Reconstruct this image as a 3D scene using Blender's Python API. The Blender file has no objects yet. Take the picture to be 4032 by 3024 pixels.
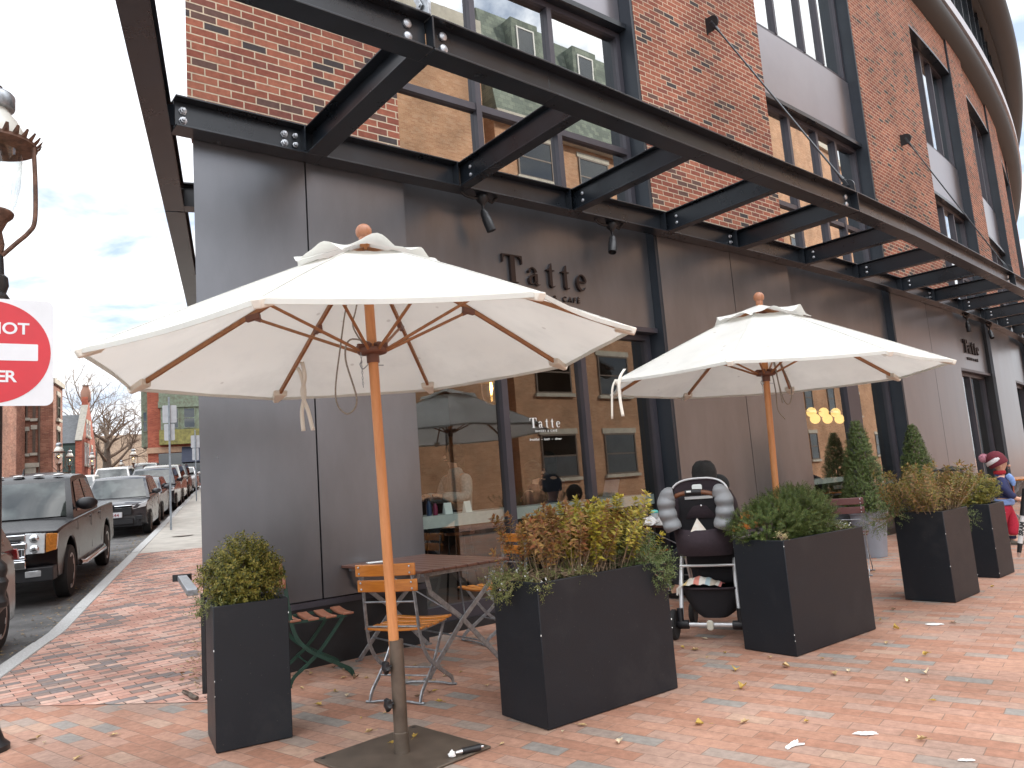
import bpy, bmesh, math, random
from mathutils import Vector, Matrix, Euler
PI = math.pi
def R_(d): return math.radians(d)
SC = bpy.context.scene
COL = SC.collection
V = Vector

# ------------------------------------------------------------------ mesh builder
class MB:
    """collects shapes, then builds ONE mesh object"""
    def __init__(s): s.v = []; s.f = []; s.m = []; s.mi = 0
    def add(s, vs, fs):
        b = len(s.v); s.v += [tuple(p) for p in vs]
        for f in fs: s.f.append([i + b for i in f]); s.m.append(s.mi)
        return s
    def box(s, c, d, rz=0, M=None):
        x, y, z = d[0] / 2, d[1] / 2, d[2] / 2
        vs = [V((i * x, j * y, k * z)) for i in (-1, 1) for j in (-1, 1) for k in (-1, 1)]
        if M is None: M = Matrix.Rotation(rz, 3, 'Z')
        vs = [M @ p + V(c) for p in vs]
        return s.add(vs, [(0, 1, 3, 2), (4, 6, 7, 5), (0, 4, 5, 1), (2, 3, 7, 6), (0, 2, 6, 4), (1, 5, 7, 3)])
    def hexa(s, b, t):
        """bottom 4 pts (ccw from above), top 4 pts"""
        return s.add(list(b) + list(t), [(3, 2, 1, 0), (4, 5, 6, 7), (0, 1, 5, 4), (1, 2, 6, 5), (2, 3, 7, 6), (3, 0, 4, 7)])
    def bar(s, a, b, w, h, up=(0, 0, 1), roll=0):
        """rectangular bar from a to b, w across, h along up"""
        a, b = V(a), V(b); d = (b - a).normalized(); u = V(up)
        if abs(d.dot(u)) > .98: u = V((0, 1, 0))
        r = d.cross(u).normalized(); u = r.cross(d)
        if roll:
            q = Matrix.Rotation(roll, 3, d); r = q @ r; u = q @ u
        o = [(-1, -1), (1, -1), (1, 1), (-1, 1)]
        vs = [p + r * (i * w / 2) + u * (j * h / 2) for p in (a, b) for i, j in o]
        return s.add(vs, [(3, 2, 1, 0), (4, 5, 6, 7), (0, 1, 5, 4), (1, 2, 6, 5), (2, 3, 7, 6), (3, 0, 4, 7)])
    def strip(s, pts, w, h, up=(0, 0, 1)):
        pts = [V(p) for p in pts]; n = len(pts); b0 = len(s.v); u0 = V(up)
        for i, p in enumerate(pts):
            d = (pts[min(i + 1, n - 1)] - pts[max(i - 1, 0)]).normalized(); u = u0 if abs(d.dot(u0.normalized())) < .98 else V((0, 1, 0))
            r = d.cross(u).normalized(); u = r.cross(d)
            for a, c in ((-1, -1), (1, -1), (1, 1), (-1, 1)): s.v.append(tuple(p + r * (a * w / 2) + u * (c * h / 2)))
        for i in range(n - 1):
            for k in range(4):
                l = (k + 1) % 4; s.f.append([b0 + i * 4 + k, b0 + i * 4 + l, b0 + i * 4 + 4 + l, b0 + i * 4 + 4 + k]); s.m.append(s.mi)
        s.f.append([b0 + 3, b0 + 2, b0 + 1, b0]); e = b0 + (n - 1) * 4; s.f.append([e, e + 1, e + 2, e + 3]); s.m += [s.mi, s.mi]
        return s
    def tube(s, pts, r, n=8, closed=False, cap=True):
        pts = [V(p) for p in pts]; N = len(pts)
        rr = r if isinstance(r, (list, tuple)) else [r] * N
        b = len(s.v); u = None; idx = []
        for i, p in enumerate(pts):
            a = pts[i - 1] if (i > 0 or closed) else p
            c = pts[(i + 1) % N] if (i < N - 1 or closed) else p
            d = c - a
            if d.length < 1e-9: d = V((0, 0, 1))
            d.normalize()
            if u is None:
                u = d.orthogonal().normalized()
            else:
                u = (u - d * u.dot(d))
                u = u.normalized() if u.length > 1e-6 else d.orthogonal().normalized()
            w = d.cross(u)
            for k in range(n):
                t = 2 * PI * k / n
                s.v.append(tuple(p + (u * math.cos(t) + w * math.sin(t)) * rr[i]))
        M = N if closed else N - 1
        for i in range(M):
            j = (i + 1) % N
            for k in range(n):
                l = (k + 1) % n
                s.f.append([b + i * n + k, b + i * n + l, b + j * n + l, b + j * n + k]); s.m.append(s.mi)
        if cap and not closed:
            s.f.append([b + k for k in range(n)][::-1]); s.m.append(s.mi)
            s.f.append([b + (N - 1) * n + k for k in range(n)]); s.m.append(s.mi)
        return s
    def lathe(s, prof, n=24, c=(0, 0, 0), M=None, cap=True, wob=None):
        """profile [(r,z)] about the z axis at c"""
        b = len(s.v); c = V(c)
        for i, (r, z) in enumerate(prof):
            for k in range(n):
                t = 2 * PI * k / n
                p = V((r * math.cos(t), r * math.sin(t), z))
                if wob: p = wob(p, i, k)
                if M is not None: p = M @ p
                s.v.append(tuple(p + c))
        for i in range(len(prof) - 1):
            for k in range(n):
                l = (k + 1) % n
                s.f.append([b + i * n + k, b + i * n + l, b + (i + 1) * n + l, b + (i + 1) * n + k]); s.m.append(s.mi)
        if cap:
            s.f.append([b + k for k in range(n)][::-1]); s.m.append(s.mi)
            e = b + (len(prof) - 1) * n
            s.f.append([e + k for k in range(n)]); s.m.append(s.mi)
        return s
    def ball(s, c, r, n=14, m=9):
        rr = r if isinstance(r, (tuple, list)) else (r, r, r)
        prof = [(math.sin(PI * i / m), -math.cos(PI * i / m)) for i in range(m + 1)]
        prof[0] = (1e-4, -1); prof[-1] = (1e-4, 1)
        return s.lathe(prof, n, c, Matrix.Diagonal(rr))
    def prism(s, poly, z0, z1, M=None):
        """poly [(x,y)] ccw extruded z0..z1"""
        n = len(poly); vs = [V((x, y, z0)) for x, y in poly] + [V((x, y, z1)) for x, y in poly]
        if M is not None: vs = [M @ p for p in vs]
        return s.add(vs, [list(range(n))[::-1], list(range(n, 2 * n))] + [(i, (i + 1) % n, n + (i + 1) % n, n + i) for i in range(n)])
    def grid(s, P, closed_u=False):
        """P[i][j] points -> quads"""
        b = len(s.v); n = len(P); m = len(P[0])
        for r in P: s.v += [tuple(p) for p in r]
        for i in range(n if closed_u else n - 1):
            for j in range(m - 1):
                k = (i + 1) % n
                s.f.append([b + i * m + j, b + k * m + j, b + k * m + j + 1, b + i * m + j + 1]); s.m.append(s.mi)
        return s
    def quad(s, a, b, c, d): return s.add([a, b, c, d], [(0, 1, 2, 3)])
    def ribbon(s, pts, w, z0, z1, M=None):
        """2D stroke with varying width -> extruded outline (for lettering)"""
        L = []; Rr = []; n = len(pts)
        for i in range(n):
            a = pts[max(i - 1, 0)]; c = pts[min(i + 1, n - 1)]
            dx, dy = c[0] - a[0], c[1] - a[1]; l = math.hypot(dx, dy) or 1
            ww = (w[i] if isinstance(w, (list, tuple)) else w) / 2
            L.append((pts[i][0] - dy / l * ww, pts[i][1] + dx / l * ww)); Rr.append((pts[i][0] + dy / l * ww, pts[i][1] - dx / l * ww))
        for i in range(n - 1):
            s.prism([Rr[i], Rr[i + 1], L[i + 1], L[i]], z0, z1, M)
        return s
    def xform(s, M, start=0):
        for i in range(start, len(s.v)): s.v[i] = tuple(M @ V(s.v[i]))
        return s
    def build(s, name, mat, parent=None, smooth=None, uv=None, bevel=0, loc=None, seg=2):
        me = bpy.data.meshes.new(name)
        me.from_pydata(s.v, [], s.f)
        mats = mat if isinstance(mat, (list, tuple)) else [mat]
        for m in mats: me.materials.append(m)
        if len(mats) > 1: me.polygons.foreach_set('material_index', s.m)
        me.update()
        if smooth is not None:
            me.shade_smooth()
            if smooth < 179: me.set_sharp_from_angle(angle=R_(smooth))
        if uv:
            lay = me.uv_layers.new(name='UVMap')
            for p in me.polygons:
                for li in p.loop_indices:
                    lay.data[li].uv = uv(me.vertices[me.loops[li].vertex_index].co, p.normal)
        o = bpy.data.objects.new(name, me); COL.objects.link(o)
        if parent: o.parent = parent
        if loc: o.location = loc
        if bevel:
            b = o.modifiers.new('edge', 'BEVEL'); b.width = bevel; b.segments = seg; b.limit_method = 'ANGLE'; b.angle_limit = R_(40)
            if smooth is None: me.shade_smooth(); me.set_sharp_from_angle(angle=R_(40))
        return o

def tag(o, label=None, cat=None, group=None, kind=None):
    if label: o['label'] = label
    if cat: o['category'] = cat
    if group: o['group'] = group
    if kind: o['kind'] = kind
    return o
def thing(name, label, cat, loc=(0, 0, 0), rz=0, group=None):
    o = bpy.data.objects.new(name, None); COL.objects.link(o); o.empty_display_size = .1
    o.location = loc; o.rotation_euler = (0, 0, rz)
    return tag(o, label, cat, group)
def copy_tree(o, parent=None):
    c = o.copy(); COL.objects.link(c)
    if parent is not None: c.parent = parent
    for ch in list(o.children): copy_tree(ch, c)
    return c

# ------------------------------------------------------------------ materials
def newmat(name):
    m = bpy.data.materials.new(name); m.use_nodes = True
    nt = m.node_tree; nt.nodes.clear()
    out = nt.nodes.new('ShaderNodeOutputMaterial')
    return m, nt, out
def N(nt, t, **k):
    n = nt.nodes.new(t)
    for a, b in k.items():
        if a == 'i':
            for q, w in b.items(): n.inputs[q].default_value = w
        else: setattr(n, a, b)
    return n
def ramp(nt, stops, interp='LINEAR'):
    r = nt.nodes.new('ShaderNodeValToRGB'); cr = r.color_ramp; cr.interpolation = interp
    while len(cr.elements) < len(stops): cr.elements.new(.5)
    for e, (p, c) in zip(cr.elements, stops):
        e.position = p; e.color = (c[0], c[1], c[2], 1)
    return r
def c4(c): return (c[0], c[1], c[2], 1)
def pmat(name, col, rough=.5, metal=0, var=.12, scale=6, bump=0, bscale=60, spec=.5, col2=None, coat=0, rvar=.08, trans=0, stretch=None, sub=0):
    """principled with noise mottling, roughness variation and bump, object coordinates"""
    m, nt, out = newmat(name)
    p = N(nt, 'ShaderNodeBsdfPrincipled', i={'Metallic': metal, 'Specular IOR Level': spec, 'Coat Weight': coat, 'Coat Roughness': .08})
    tc = N(nt, 'ShaderNodeTexCoord'); src = tc.outputs['Object']
    if stretch:
        mp = N(nt, 'ShaderNodeMapping'); mp.inputs['Scale'].default_value = stretch
        nt.links.new(src, mp.inputs[0]); src = mp.outputs[0]
    n1 = N(nt, 'ShaderNodeTexNoise', i={'Scale': scale, 'Detail': 6, 'Roughness': .6}); nt.links.new(src, n1.inputs['Vector'])
    c2 = col2 if col2 else tuple(x * (1 - 2 * var) for x in col)
    c1 = col if col2 else tuple(min(1, x * (1 + var)) for x in col)
    r = ramp(nt, [(.3, c2), (.7, c1)]); nt.links.new(n1.outputs[0], r.inputs[0]); nt.links.new(r.outputs[0], p.inputs['Base Color'])
    if rvar:
        mr = N(nt, 'ShaderNodeMapRange', i={'To Min': max(.02, rough - rvar), 'To Max': min(1, rough + rvar)})
        nt.links.new(n1.outputs[0], mr.inputs[0]); nt.links.new(mr.outputs[0], p.inputs['Roughness'])
    else: p.inputs['Roughness'].default_value = rough
    if bump:
        n2 = N(nt, 'ShaderNodeTexNoise', i={'Scale': bscale, 'Detail': 5}); nt.links.new(src, n2.inputs['Vector'])
        b = N(nt, 'ShaderNodeBump', i={'Strength': bump, 'Distance': .01}); nt.links.new(n2.outputs[0], b.inputs['Height']); nt.links.new(b.outputs[0], p.inputs['Normal'])
    if trans:
        t = N(nt, 'ShaderNodeBsdfTranslucent'); nt.links.new(r.outputs[0], t.inputs[0])
        mx = N(nt, 'ShaderNodeMixShader', i={0: trans}); nt.links.new(p.outputs[0], mx.inputs[1]); nt.links.new(t.outputs[0], mx.inputs[2]); nt.links.new(mx.outputs[0], out.inputs[0])
    else: nt.links.new(p.outputs[0], out.inputs[0])
    return m
def stainmat(name, col, stain, rough=.9, trans=0, scale=3, lo=.60, hi=.72, amt=.6, spec=.3, speck=0, speckcol=(.3, .28, .25)):
    """plain colour with irregular stains and small specks that belong to the surface"""
    m = pmat(name, col, rough, var=.05, scale=scale * 2, bump=.12, bscale=260, trans=trans, spec=spec)
    nt = m.node_tree; p = next(n for n in nt.nodes if n.type == 'BSDF_PRINCIPLED'); src = p.inputs['Base Color'].links[0].from_socket
    tc = next(n for n in nt.nodes if n.type == 'TEX_COORD')
    n = N(nt, 'ShaderNodeTexNoise', i={'Scale': scale, 'Detail': 7, 'Roughness': .7}); nt.links.new(tc.outputs['Object'], n.inputs['Vector'])
    r = ramp(nt, [(lo, (0, 0, 0)), (hi, (amt, amt, amt))]); nt.links.new(n.outputs[0], r.inputs[0])
    mx = N(nt, 'ShaderNodeMix', data_type='RGBA'); mx.inputs['B'].default_value = c4(stain); nt.links.new(r.outputs[0], mx.inputs['Factor']); nt.links.new(src, mx.inputs['A']); res = mx.outputs['Result']
    if speck:
        v = N(nt, 'ShaderNodeTexVoronoi', i={'Scale': speck}); nt.links.new(tc.outputs['Object'], v.inputs['Vector'])
        r2 = ramp(nt, [(.05, (.8, .8, .8)), (.09, (0, 0, 0))]); nt.links.new(v.outputs['Distance'], r2.inputs[0])
        m2 = N(nt, 'ShaderNodeMix', data_type='RGBA'); m2.inputs['B'].default_value = c4(speckcol); nt.links.new(r2.outputs[0], m2.inputs['Factor']); nt.links.new(res, m2.inputs['A']); res = m2.outputs['Result']
    for l in list(src.links):
        if l.to_node != mx: nt.links.new(res, l.to_socket)
    return m
def emat(name, col, strength):
    m, nt, out = newmat(name)
    e = N(nt, 'ShaderNodeEmission', i={'Color': c4(col), 'Strength': strength}); nt.links.new(e.outputs[0], out.inputs[0])
    return m
def glassmat(name, refl=.18, tint=(.8, .86, .85), gain=1.0, wave=0):
    """window glass: clear layer seen through, mirror layer rising toward grazing"""
    m, nt, out = newmat(name)
    t = N(nt, 'ShaderNodeBsdfTransparent', i={'Color': c4(tint)})
    g = N(nt, 'ShaderNodeBsdfGlossy', i={'Roughness': .004, 'Color': (.96, .98, .98, 1)})
    lw = N(nt, 'ShaderNodeLayerWeight', i={'Blend': .5})
    mr = N(nt, 'ShaderNodeMapRange', i={'From Min': 0, 'From Max': 1, 'To Min': refl, 'To Max': min(1, refl + gain * .75)})
    pw = N(nt, 'ShaderNodeMath', operation='POWER', i={1: 2.2})
    nt.links.new(lw.outputs['Facing'], pw.inputs[0]); nt.links.new(pw.outputs[0], mr.inputs[0])
    if wave:
        tc = N(nt, 'ShaderNodeTexCoord'); n = N(nt, 'ShaderNodeTexNoise', i={'Scale': .9, 'Detail': 1}); nt.links.new(tc.outputs['Object'], n.inputs['Vector'])
        b = N(nt, 'ShaderNodeBump', i={'Strength': wave, 'Distance': .02}); nt.links.new(n.outputs[0], b.inputs['Height']); nt.links.new(b.outputs[0], g.inputs['Normal'])
    mx = N(nt, 'ShaderNodeMixShader'); nt.links.new(mr.outputs[0], mx.inputs[0]); nt.links.new(t.outputs[0], mx.inputs[1]); nt.links.new(g.outputs[0], mx.inputs[2]); nt.links.new(mx.outputs[0], out.inputs[0])
    return m
def brickmat(name, stops, mortar, bw=.205, bh=.068, mort=.011, rough=.85, bump=.5, coord='UV', rot=0, offs=.5, dirt=.25, seed=0, warp=0):
    """individual bricks, each its own colour from the ramp, with mortar, grime and relief"""
    m, nt, out = newmat(name)
    p = N(nt, 'ShaderNodeBsdfPrincipled', i={'Roughness': rough, 'Specular IOR Level': .3})
    tc = N(nt, 'ShaderNodeTexCoord'); mp = N(nt, 'ShaderNodeMapping'); mp.inputs['Rotation'].default_value = (0, 0, rot); mp.inputs['Location'].default_value = (seed, seed * .7, 0)
    nt.links.new(tc.outputs[coord], mp.inputs[0]); src = mp.outputs[0]
    if warp:
        nw = N(nt, 'ShaderNodeTexNoise', i={'Scale': 7, 'Detail': 2}); nt.links.new(src, nw.inputs['Vector'])
        sb = N(nt, 'ShaderNodeVectorMath', operation='MULTIPLY_ADD'); sb.inputs[1].default_value = (warp, warp, 0); nt.links.new(nw.outputs['Color'], sb.inputs[0]); nt.links.new(src, sb.inputs[2]); src = sb.outputs[0]
    b = N(nt, 'ShaderNodeTexBrick', offset=offs, i={'Color1': (0, 0, 0, 1), 'Color2': (1, 1, 1, 1), 'Mortar': (.5, .5, .5, 1), 'Scale': 1, 'Mortar Size': mort / 2, 'Mortar Smooth': .25, 'Brick Width': bw, 'Row Height': bh})
    nt.links.new(src, b.inputs['Vector'])
    r = ramp(nt, stops, 'CONSTANT'); nt.links.new(b.outputs['Color'], r.inputs[0])
    n1 = N(nt, 'ShaderNodeTexNoise', i={'Scale': 22, 'Detail': 7, 'Roughness': .65}); nt.links.new(src, n1.inputs['Vector'])
    n2 = N(nt, 'ShaderNodeTexNoise', i={'Scale': .9, 'Detail': 5}); nt.links.new(src, n2.inputs['Vector'])
    mm = N(nt, 'ShaderNodeMapRange', i={'From Min': .25, 'From Max': .75, 'To Min': .72, 'To Max': 1.22}); nt.links.new(n1.outputs[0], mm.inputs[0])
    m2 = N(nt, 'ShaderNodeMapRange', i={'From Min': .3, 'From Max': .7, 'To Min': 1 - dirt, 'To Max': 1 + dirt * .6}); nt.links.new(n2.outputs[0], m2.inputs[0])
    mu = N(nt, 'ShaderNodeMath', operation='MULTIPLY'); nt.links.new(mm.outputs[0], mu.inputs[0]); nt.links.new(m2.outputs[0], mu.inputs[1])
    mc = N(nt, 'ShaderNodeMix', data_type='RGBA'); mc.inputs['B'].default_value = c4(mortar)
    nt.links.new(b.outputs['Fac'], mc.inputs['Factor']); nt.links.new(r.outputs[0], mc.inputs['A'])
    vm = N(nt, 'ShaderNodeVectorMath', operation='SCALE'); nt.links.new(mc.outputs['Result'], vm.inputs[0]); nt.links.new(mu.outputs[0], vm.inputs['Scale'])
    nt.links.new(vm.outputs[0], p.inputs['Base Color'])
    h = N(nt, 'ShaderNodeMath', operation='MULTIPLY_ADD', i={1: -1.0}); nt.links.new(b.outputs['Fac'], h.inputs[0])
    hn0 = N(nt, 'ShaderNodeMath', operation='MULTIPLY', i={1: .35}); nt.links.new(n1.outputs[0], hn0.inputs[0]); hn = N(nt, 'ShaderNodeMath', operation='MULTIPLY_ADD', i={1: .45}); nt.links.new(b.outputs['Color'], hn.inputs[0]); nt.links.new(hn0.outputs[0], hn.inputs[2]); nt.links.new(hn.outputs[0], h.inputs[2])
    bp = N(nt, 'ShaderNodeBump', i={'Strength': bump, 'Distance': .008}); nt.links.new(h.outputs[0], bp.inputs['Height']); nt.links.new(bp.outputs[0], p.inputs['Normal'])
    nt.links.new(p.outputs[0], out.inputs[0])
    return m
def leafmat(name, cols, rough=.55, trans=.3):
    """leaf colour picked per leaf (random per island)"""
    m, nt, out = newmat(name)
    g = N(nt, 'ShaderNodeNewGeometry')
    r = ramp(nt, [((i + .0) / len(cols), c) for i, c in enumerate(cols)]); nt.links.new(g.outputs['Random Per Island'], r.inputs[0])
    p = N(nt, 'ShaderNodeBsdfPrincipled', i={'Roughness': rough, 'Specular IOR Level': .4}); nt.links.new(r.outputs[0], p.inputs['Base Color'])
    t = N(nt, 'ShaderNodeBsdfTranslucent'); nt.links.new(r.outputs[0], t.inputs[0])
    mx = N(nt, 'ShaderNodeMixShader', i={0: trans}); nt.links.new(p.outputs[0], mx.inputs[1]); nt.links.new(t.outputs[0], mx.inputs[2]); nt.links.new(mx.outputs[0], out.inputs[0])
    return m
def woodmat(name, a, b, rough=.45, axis='X', scale=14, coat=0):
    m, nt, out = newmat(name)
    p = N(nt, 'ShaderNodeBsdfPrincipled', i={'Roughness': rough, 'Coat Weight': coat, 'Coat Roughness': .15})
    tc = N(nt, 'ShaderNodeTexCoord'); mp = N(nt, 'ShaderNodeMapping')
    mp.inputs['Scale'].default_value = {'X': (.12, 1, 1), 'Y': (1, .12, 1), 'Z': (1, 1, .12)}[axis]
    nt.links.new(tc.outputs['Object'], mp.inputs[0])
    n1 = N(nt, 'ShaderNodeTexNoise', i={'Scale': scale, 'Detail': 5, 'Distortion': 1.2}); nt.links.new(mp.outputs[0], n1.inputs['Vector'])
    n2 = N(nt, 'ShaderNodeTexNoise', i={'Scale': scale * 9, 'Detail': 3}); nt.links.new(mp.outputs[0], n2.inputs['Vector'])
    ad = N(nt, 'ShaderNodeMath', operation='MULTIPLY_ADD', i={1: .35}); nt.links.new(n2.outputs[0], ad.inputs[0]); nt.links.new(n1.outputs[0], ad.inputs[2])
    r = ramp(nt, [(.5, a), (.85, b)]); nt.links.new(ad.outputs[0], r.inputs[0]); nt.links.new(r.outputs[0], p.inputs['Base Color'])
    bp = N(nt, 'ShaderNodeBump', i={'Strength': .15, 'Distance': .004}); nt.links.new(ad.outputs[0], bp.inputs['Height']); nt.links.new(bp.outputs[0], p.inputs['Normal'])
    nt.links.new(p.outputs[0], out.inputs[0])
    return m
EXPO = 0.82; SUN_E = 3.5; CLOUD_LO, CLOUD_FILL_TOP, CLOUD_FILL_BACK = 9.6, 29.0, 1.35
# ------------------------------------------------------------------ camera
FPX, CX, CY, HCAM = 3000.0, 2016.0, 1512.0, 1.3
_Z = V((-1747, 22800, -3000)).normalized(); _f = V((0, 0, -1)); _Y = (_f - _Z * _f.dot(_Z)).normalized(); _X = _Y.cross(_Z)
cam = bpy.data.cameras.new('camera'); camo = bpy.data.objects.new('camera', cam); COL.objects.link(camo)
cam.sensor_width = 36; cam.sensor_fit = 'HORIZONTAL'; cam.lens = FPX / 4032 * 36; cam.clip_start = .05; cam.clip_end = 2000
camo.matrix_world = Matrix((_X, _Y, _Z)).to_4x4(); camo.location = (0, 0, HCAM)
SC.camera = camo
SC.view_settings.view_transform = 'Standard'; SC.view_settings.look = 'None'; SC.view_settings.gamma = 1
SC.view_settings.exposure = EXPO
SC.cycles.max_bounces = 8; SC.cycles.diffuse_bounces = 3; SC.cycles.glossy_bounces = 4; SC.cycles.transparent_max_bounces = 16
SC.cycles.use_denoising = True
SC.cycles.sample_clamp_indirect = 8
# ------------------------------------------------------------------ sky and sun
SUN_EL, SUN_AZ = R_(31), R_(8)          # azimuth measured from +Y toward +X
w = bpy.data.worlds.new('World'); SC.world = w; w.use_nodes = True
nt = w.node_tree; nt.nodes.clear()
out = nt.nodes.new('ShaderNodeOutputWorld'); bg = N(nt, 'ShaderNodeBackground', i={'Strength': .1})
sky = N(nt, 'ShaderNodeTexSky', sky_type='NISHITA', sun_disc=False, sun_elevation=SUN_EL, sun_rotation=SUN_AZ, air_density=1.0, dust_density=.6, ozone_density=1.2)
tc = N(nt, 'ShaderNodeTexCoord'); sx = N(nt, 'ShaderNodeSeparateXYZ'); nt.links.new(tc.outputs['Generated'], sx.inputs[0])
za = N(nt, 'ShaderNodeMath', operation='MAXIMUM', i={1: 0.0}); nt.links.new(sx.outputs['Z'], za.inputs[0])
zb = N(nt, 'ShaderNodeMath', operation='ADD', i={1: .22}); nt.links.new(za.outputs[0], zb.inputs[0])
dv = N(nt, 'ShaderNodeVectorMath', operation='DIVIDE'); cb = N(nt, 'ShaderNodeCombineXYZ')
for k in range(3): nt.links.new(zb.outputs[0], cb.inputs[k])
nt.links.new(tc.outputs['Generated'], dv.inputs[0]); nt.links.new(cb.outputs[0], dv.inputs[1])
mp = N(nt, 'ShaderNodeMapping'); mp.inputs['Scale'].default_value = (1.0, 1.5, .0); mp.inputs['Location'].default_value = (3.1, 1.7, 0); mp.inputs['Rotation'].default_value = (0, 0, R_(-25))
nt.links.new(dv.outputs[0], mp.inputs[0])
n1 = N(nt, 'ShaderNodeTexNoise', i={'Scale': 2.6, 'Detail': 9, 'Roughness': .56, 'Distortion': .25}); nt.links.new(mp.outputs[0], n1.inputs['Vector'])
n2 = N(nt, 'ShaderNodeTexNoise', i={'Scale': 4.2, 'Detail': 8, 'Roughness': .6}); nt.links.new(mp.outputs[0], n2.inputs['Vector'])
mask = ramp(nt, [(.36, (0, 0, 0)), (.52, (1, 1, 1))]); nt.links.new(n1.outputs[0], mask.inputs[0])
shade = ramp(nt, [(.32, (7.6, 8.0, 9.0)), (.6, (13.0, 13.0, 13.2))]); 
shade.color_ramp.elements[0].color = (.76, .80, .87, 1); shade.color_ramp.elements[1].color = (1, 1, 1, 1)
nt.links.new(n2.outputs[0], shade.inputs[0])
# clouds boosted overhead and behind, out of view, as added fill light, thin out to a pale haze at the horizon
gr = N(nt, 'ShaderNodeMapRange', i={'From Min': .45, 'From Max': .85, 'To Min': CLOUD_LO, 'To Max': CLOUD_FILL_TOP}); nt.links.new(sx.outputs['Z'], gr.inputs[0])
bk_ = N(nt, 'ShaderNodeMapRange', i={'From Min': .3, 'From Max': -.7, 'To Min': 1.0, 'To Max': CLOUD_FILL_BACK}); nt.links.new(sx.outputs['Y'], bk_.inputs[0])
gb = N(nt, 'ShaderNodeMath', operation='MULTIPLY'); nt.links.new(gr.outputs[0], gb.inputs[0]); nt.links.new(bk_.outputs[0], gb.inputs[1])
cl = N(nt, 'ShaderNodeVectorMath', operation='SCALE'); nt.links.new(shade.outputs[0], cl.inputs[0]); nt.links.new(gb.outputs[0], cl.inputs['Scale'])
sk2 = N(nt, 'ShaderNodeMix', data_type='RGBA', blend_type='MIX'); sk2.inputs['Factor'].default_value = .75; sk2.inputs['B'].default_value = (3.8, 4.7, 6.3, 1)
nt.links.new(sky.outputs[0], sk2.inputs['A'])
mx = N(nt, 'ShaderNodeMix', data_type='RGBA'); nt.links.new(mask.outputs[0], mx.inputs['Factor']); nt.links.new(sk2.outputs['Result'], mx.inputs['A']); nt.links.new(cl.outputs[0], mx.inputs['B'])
hz = N(nt, 'ShaderNodeMapRange', i={'From Min': .0, 'From Max': .16, 'To Min': .7, 'To Max': 0}); nt.links.new(sx.outputs['Z'], hz.inputs[0])
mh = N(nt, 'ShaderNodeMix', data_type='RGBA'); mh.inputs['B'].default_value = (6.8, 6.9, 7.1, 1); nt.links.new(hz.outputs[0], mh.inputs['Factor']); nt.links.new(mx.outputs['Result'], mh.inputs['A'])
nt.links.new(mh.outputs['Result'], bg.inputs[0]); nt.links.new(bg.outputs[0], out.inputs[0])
sl = bpy.data.lights.new('sun', 'SUN'); sl.energy = SUN_E; sl.angle = R_(1.5); sl.color = (1, .93, .82)
so = bpy.data.objects.new('sun', sl); COL.objects.link(so)
sd = V((math.sin(SUN_AZ) * math.cos(SUN_EL), math.cos(SUN_AZ) * math.cos(SUN_EL), math.sin(SUN_EL)))
so.rotation_euler = sd.to_track_quat('Z', 'Y').to_euler(); so.location = sd * 60

# ------------------------------------------------------------------ the curved facade: s along the wall, off outward, z up
W0 = V((-2.353, 5.659)); TH0 = R_(38.2); KAP = R_(.62); S4 = 4.0
def wth(s): return TH0 + KAP * max(0, s - S4)
def Wp(s, off=0, z=0):
    a = min(s, S4); x = W0.x + math.cos(TH0) * a; y = W0.y + math.sin(TH0) * a
    t = wth(s)
    if s > S4:
        x += (math.sin(t) - math.sin(TH0)) / KAP; y -= (math.cos(t) - math.cos(TH0)) / KAP
    return V((x + off * math.sin(t), y - off * math.cos(t), z))
def Wm(s, off, z):
    """frame on the wall: x along, y up, z outward"""
    t = wth(s); M = Matrix(((math.cos(t), 0, math.sin(t)), (math.sin(t), 0, -math.cos(t)), (0, 1, 0))).to_4x4()
    M.translation = Wp(s, off, z); return M
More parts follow.
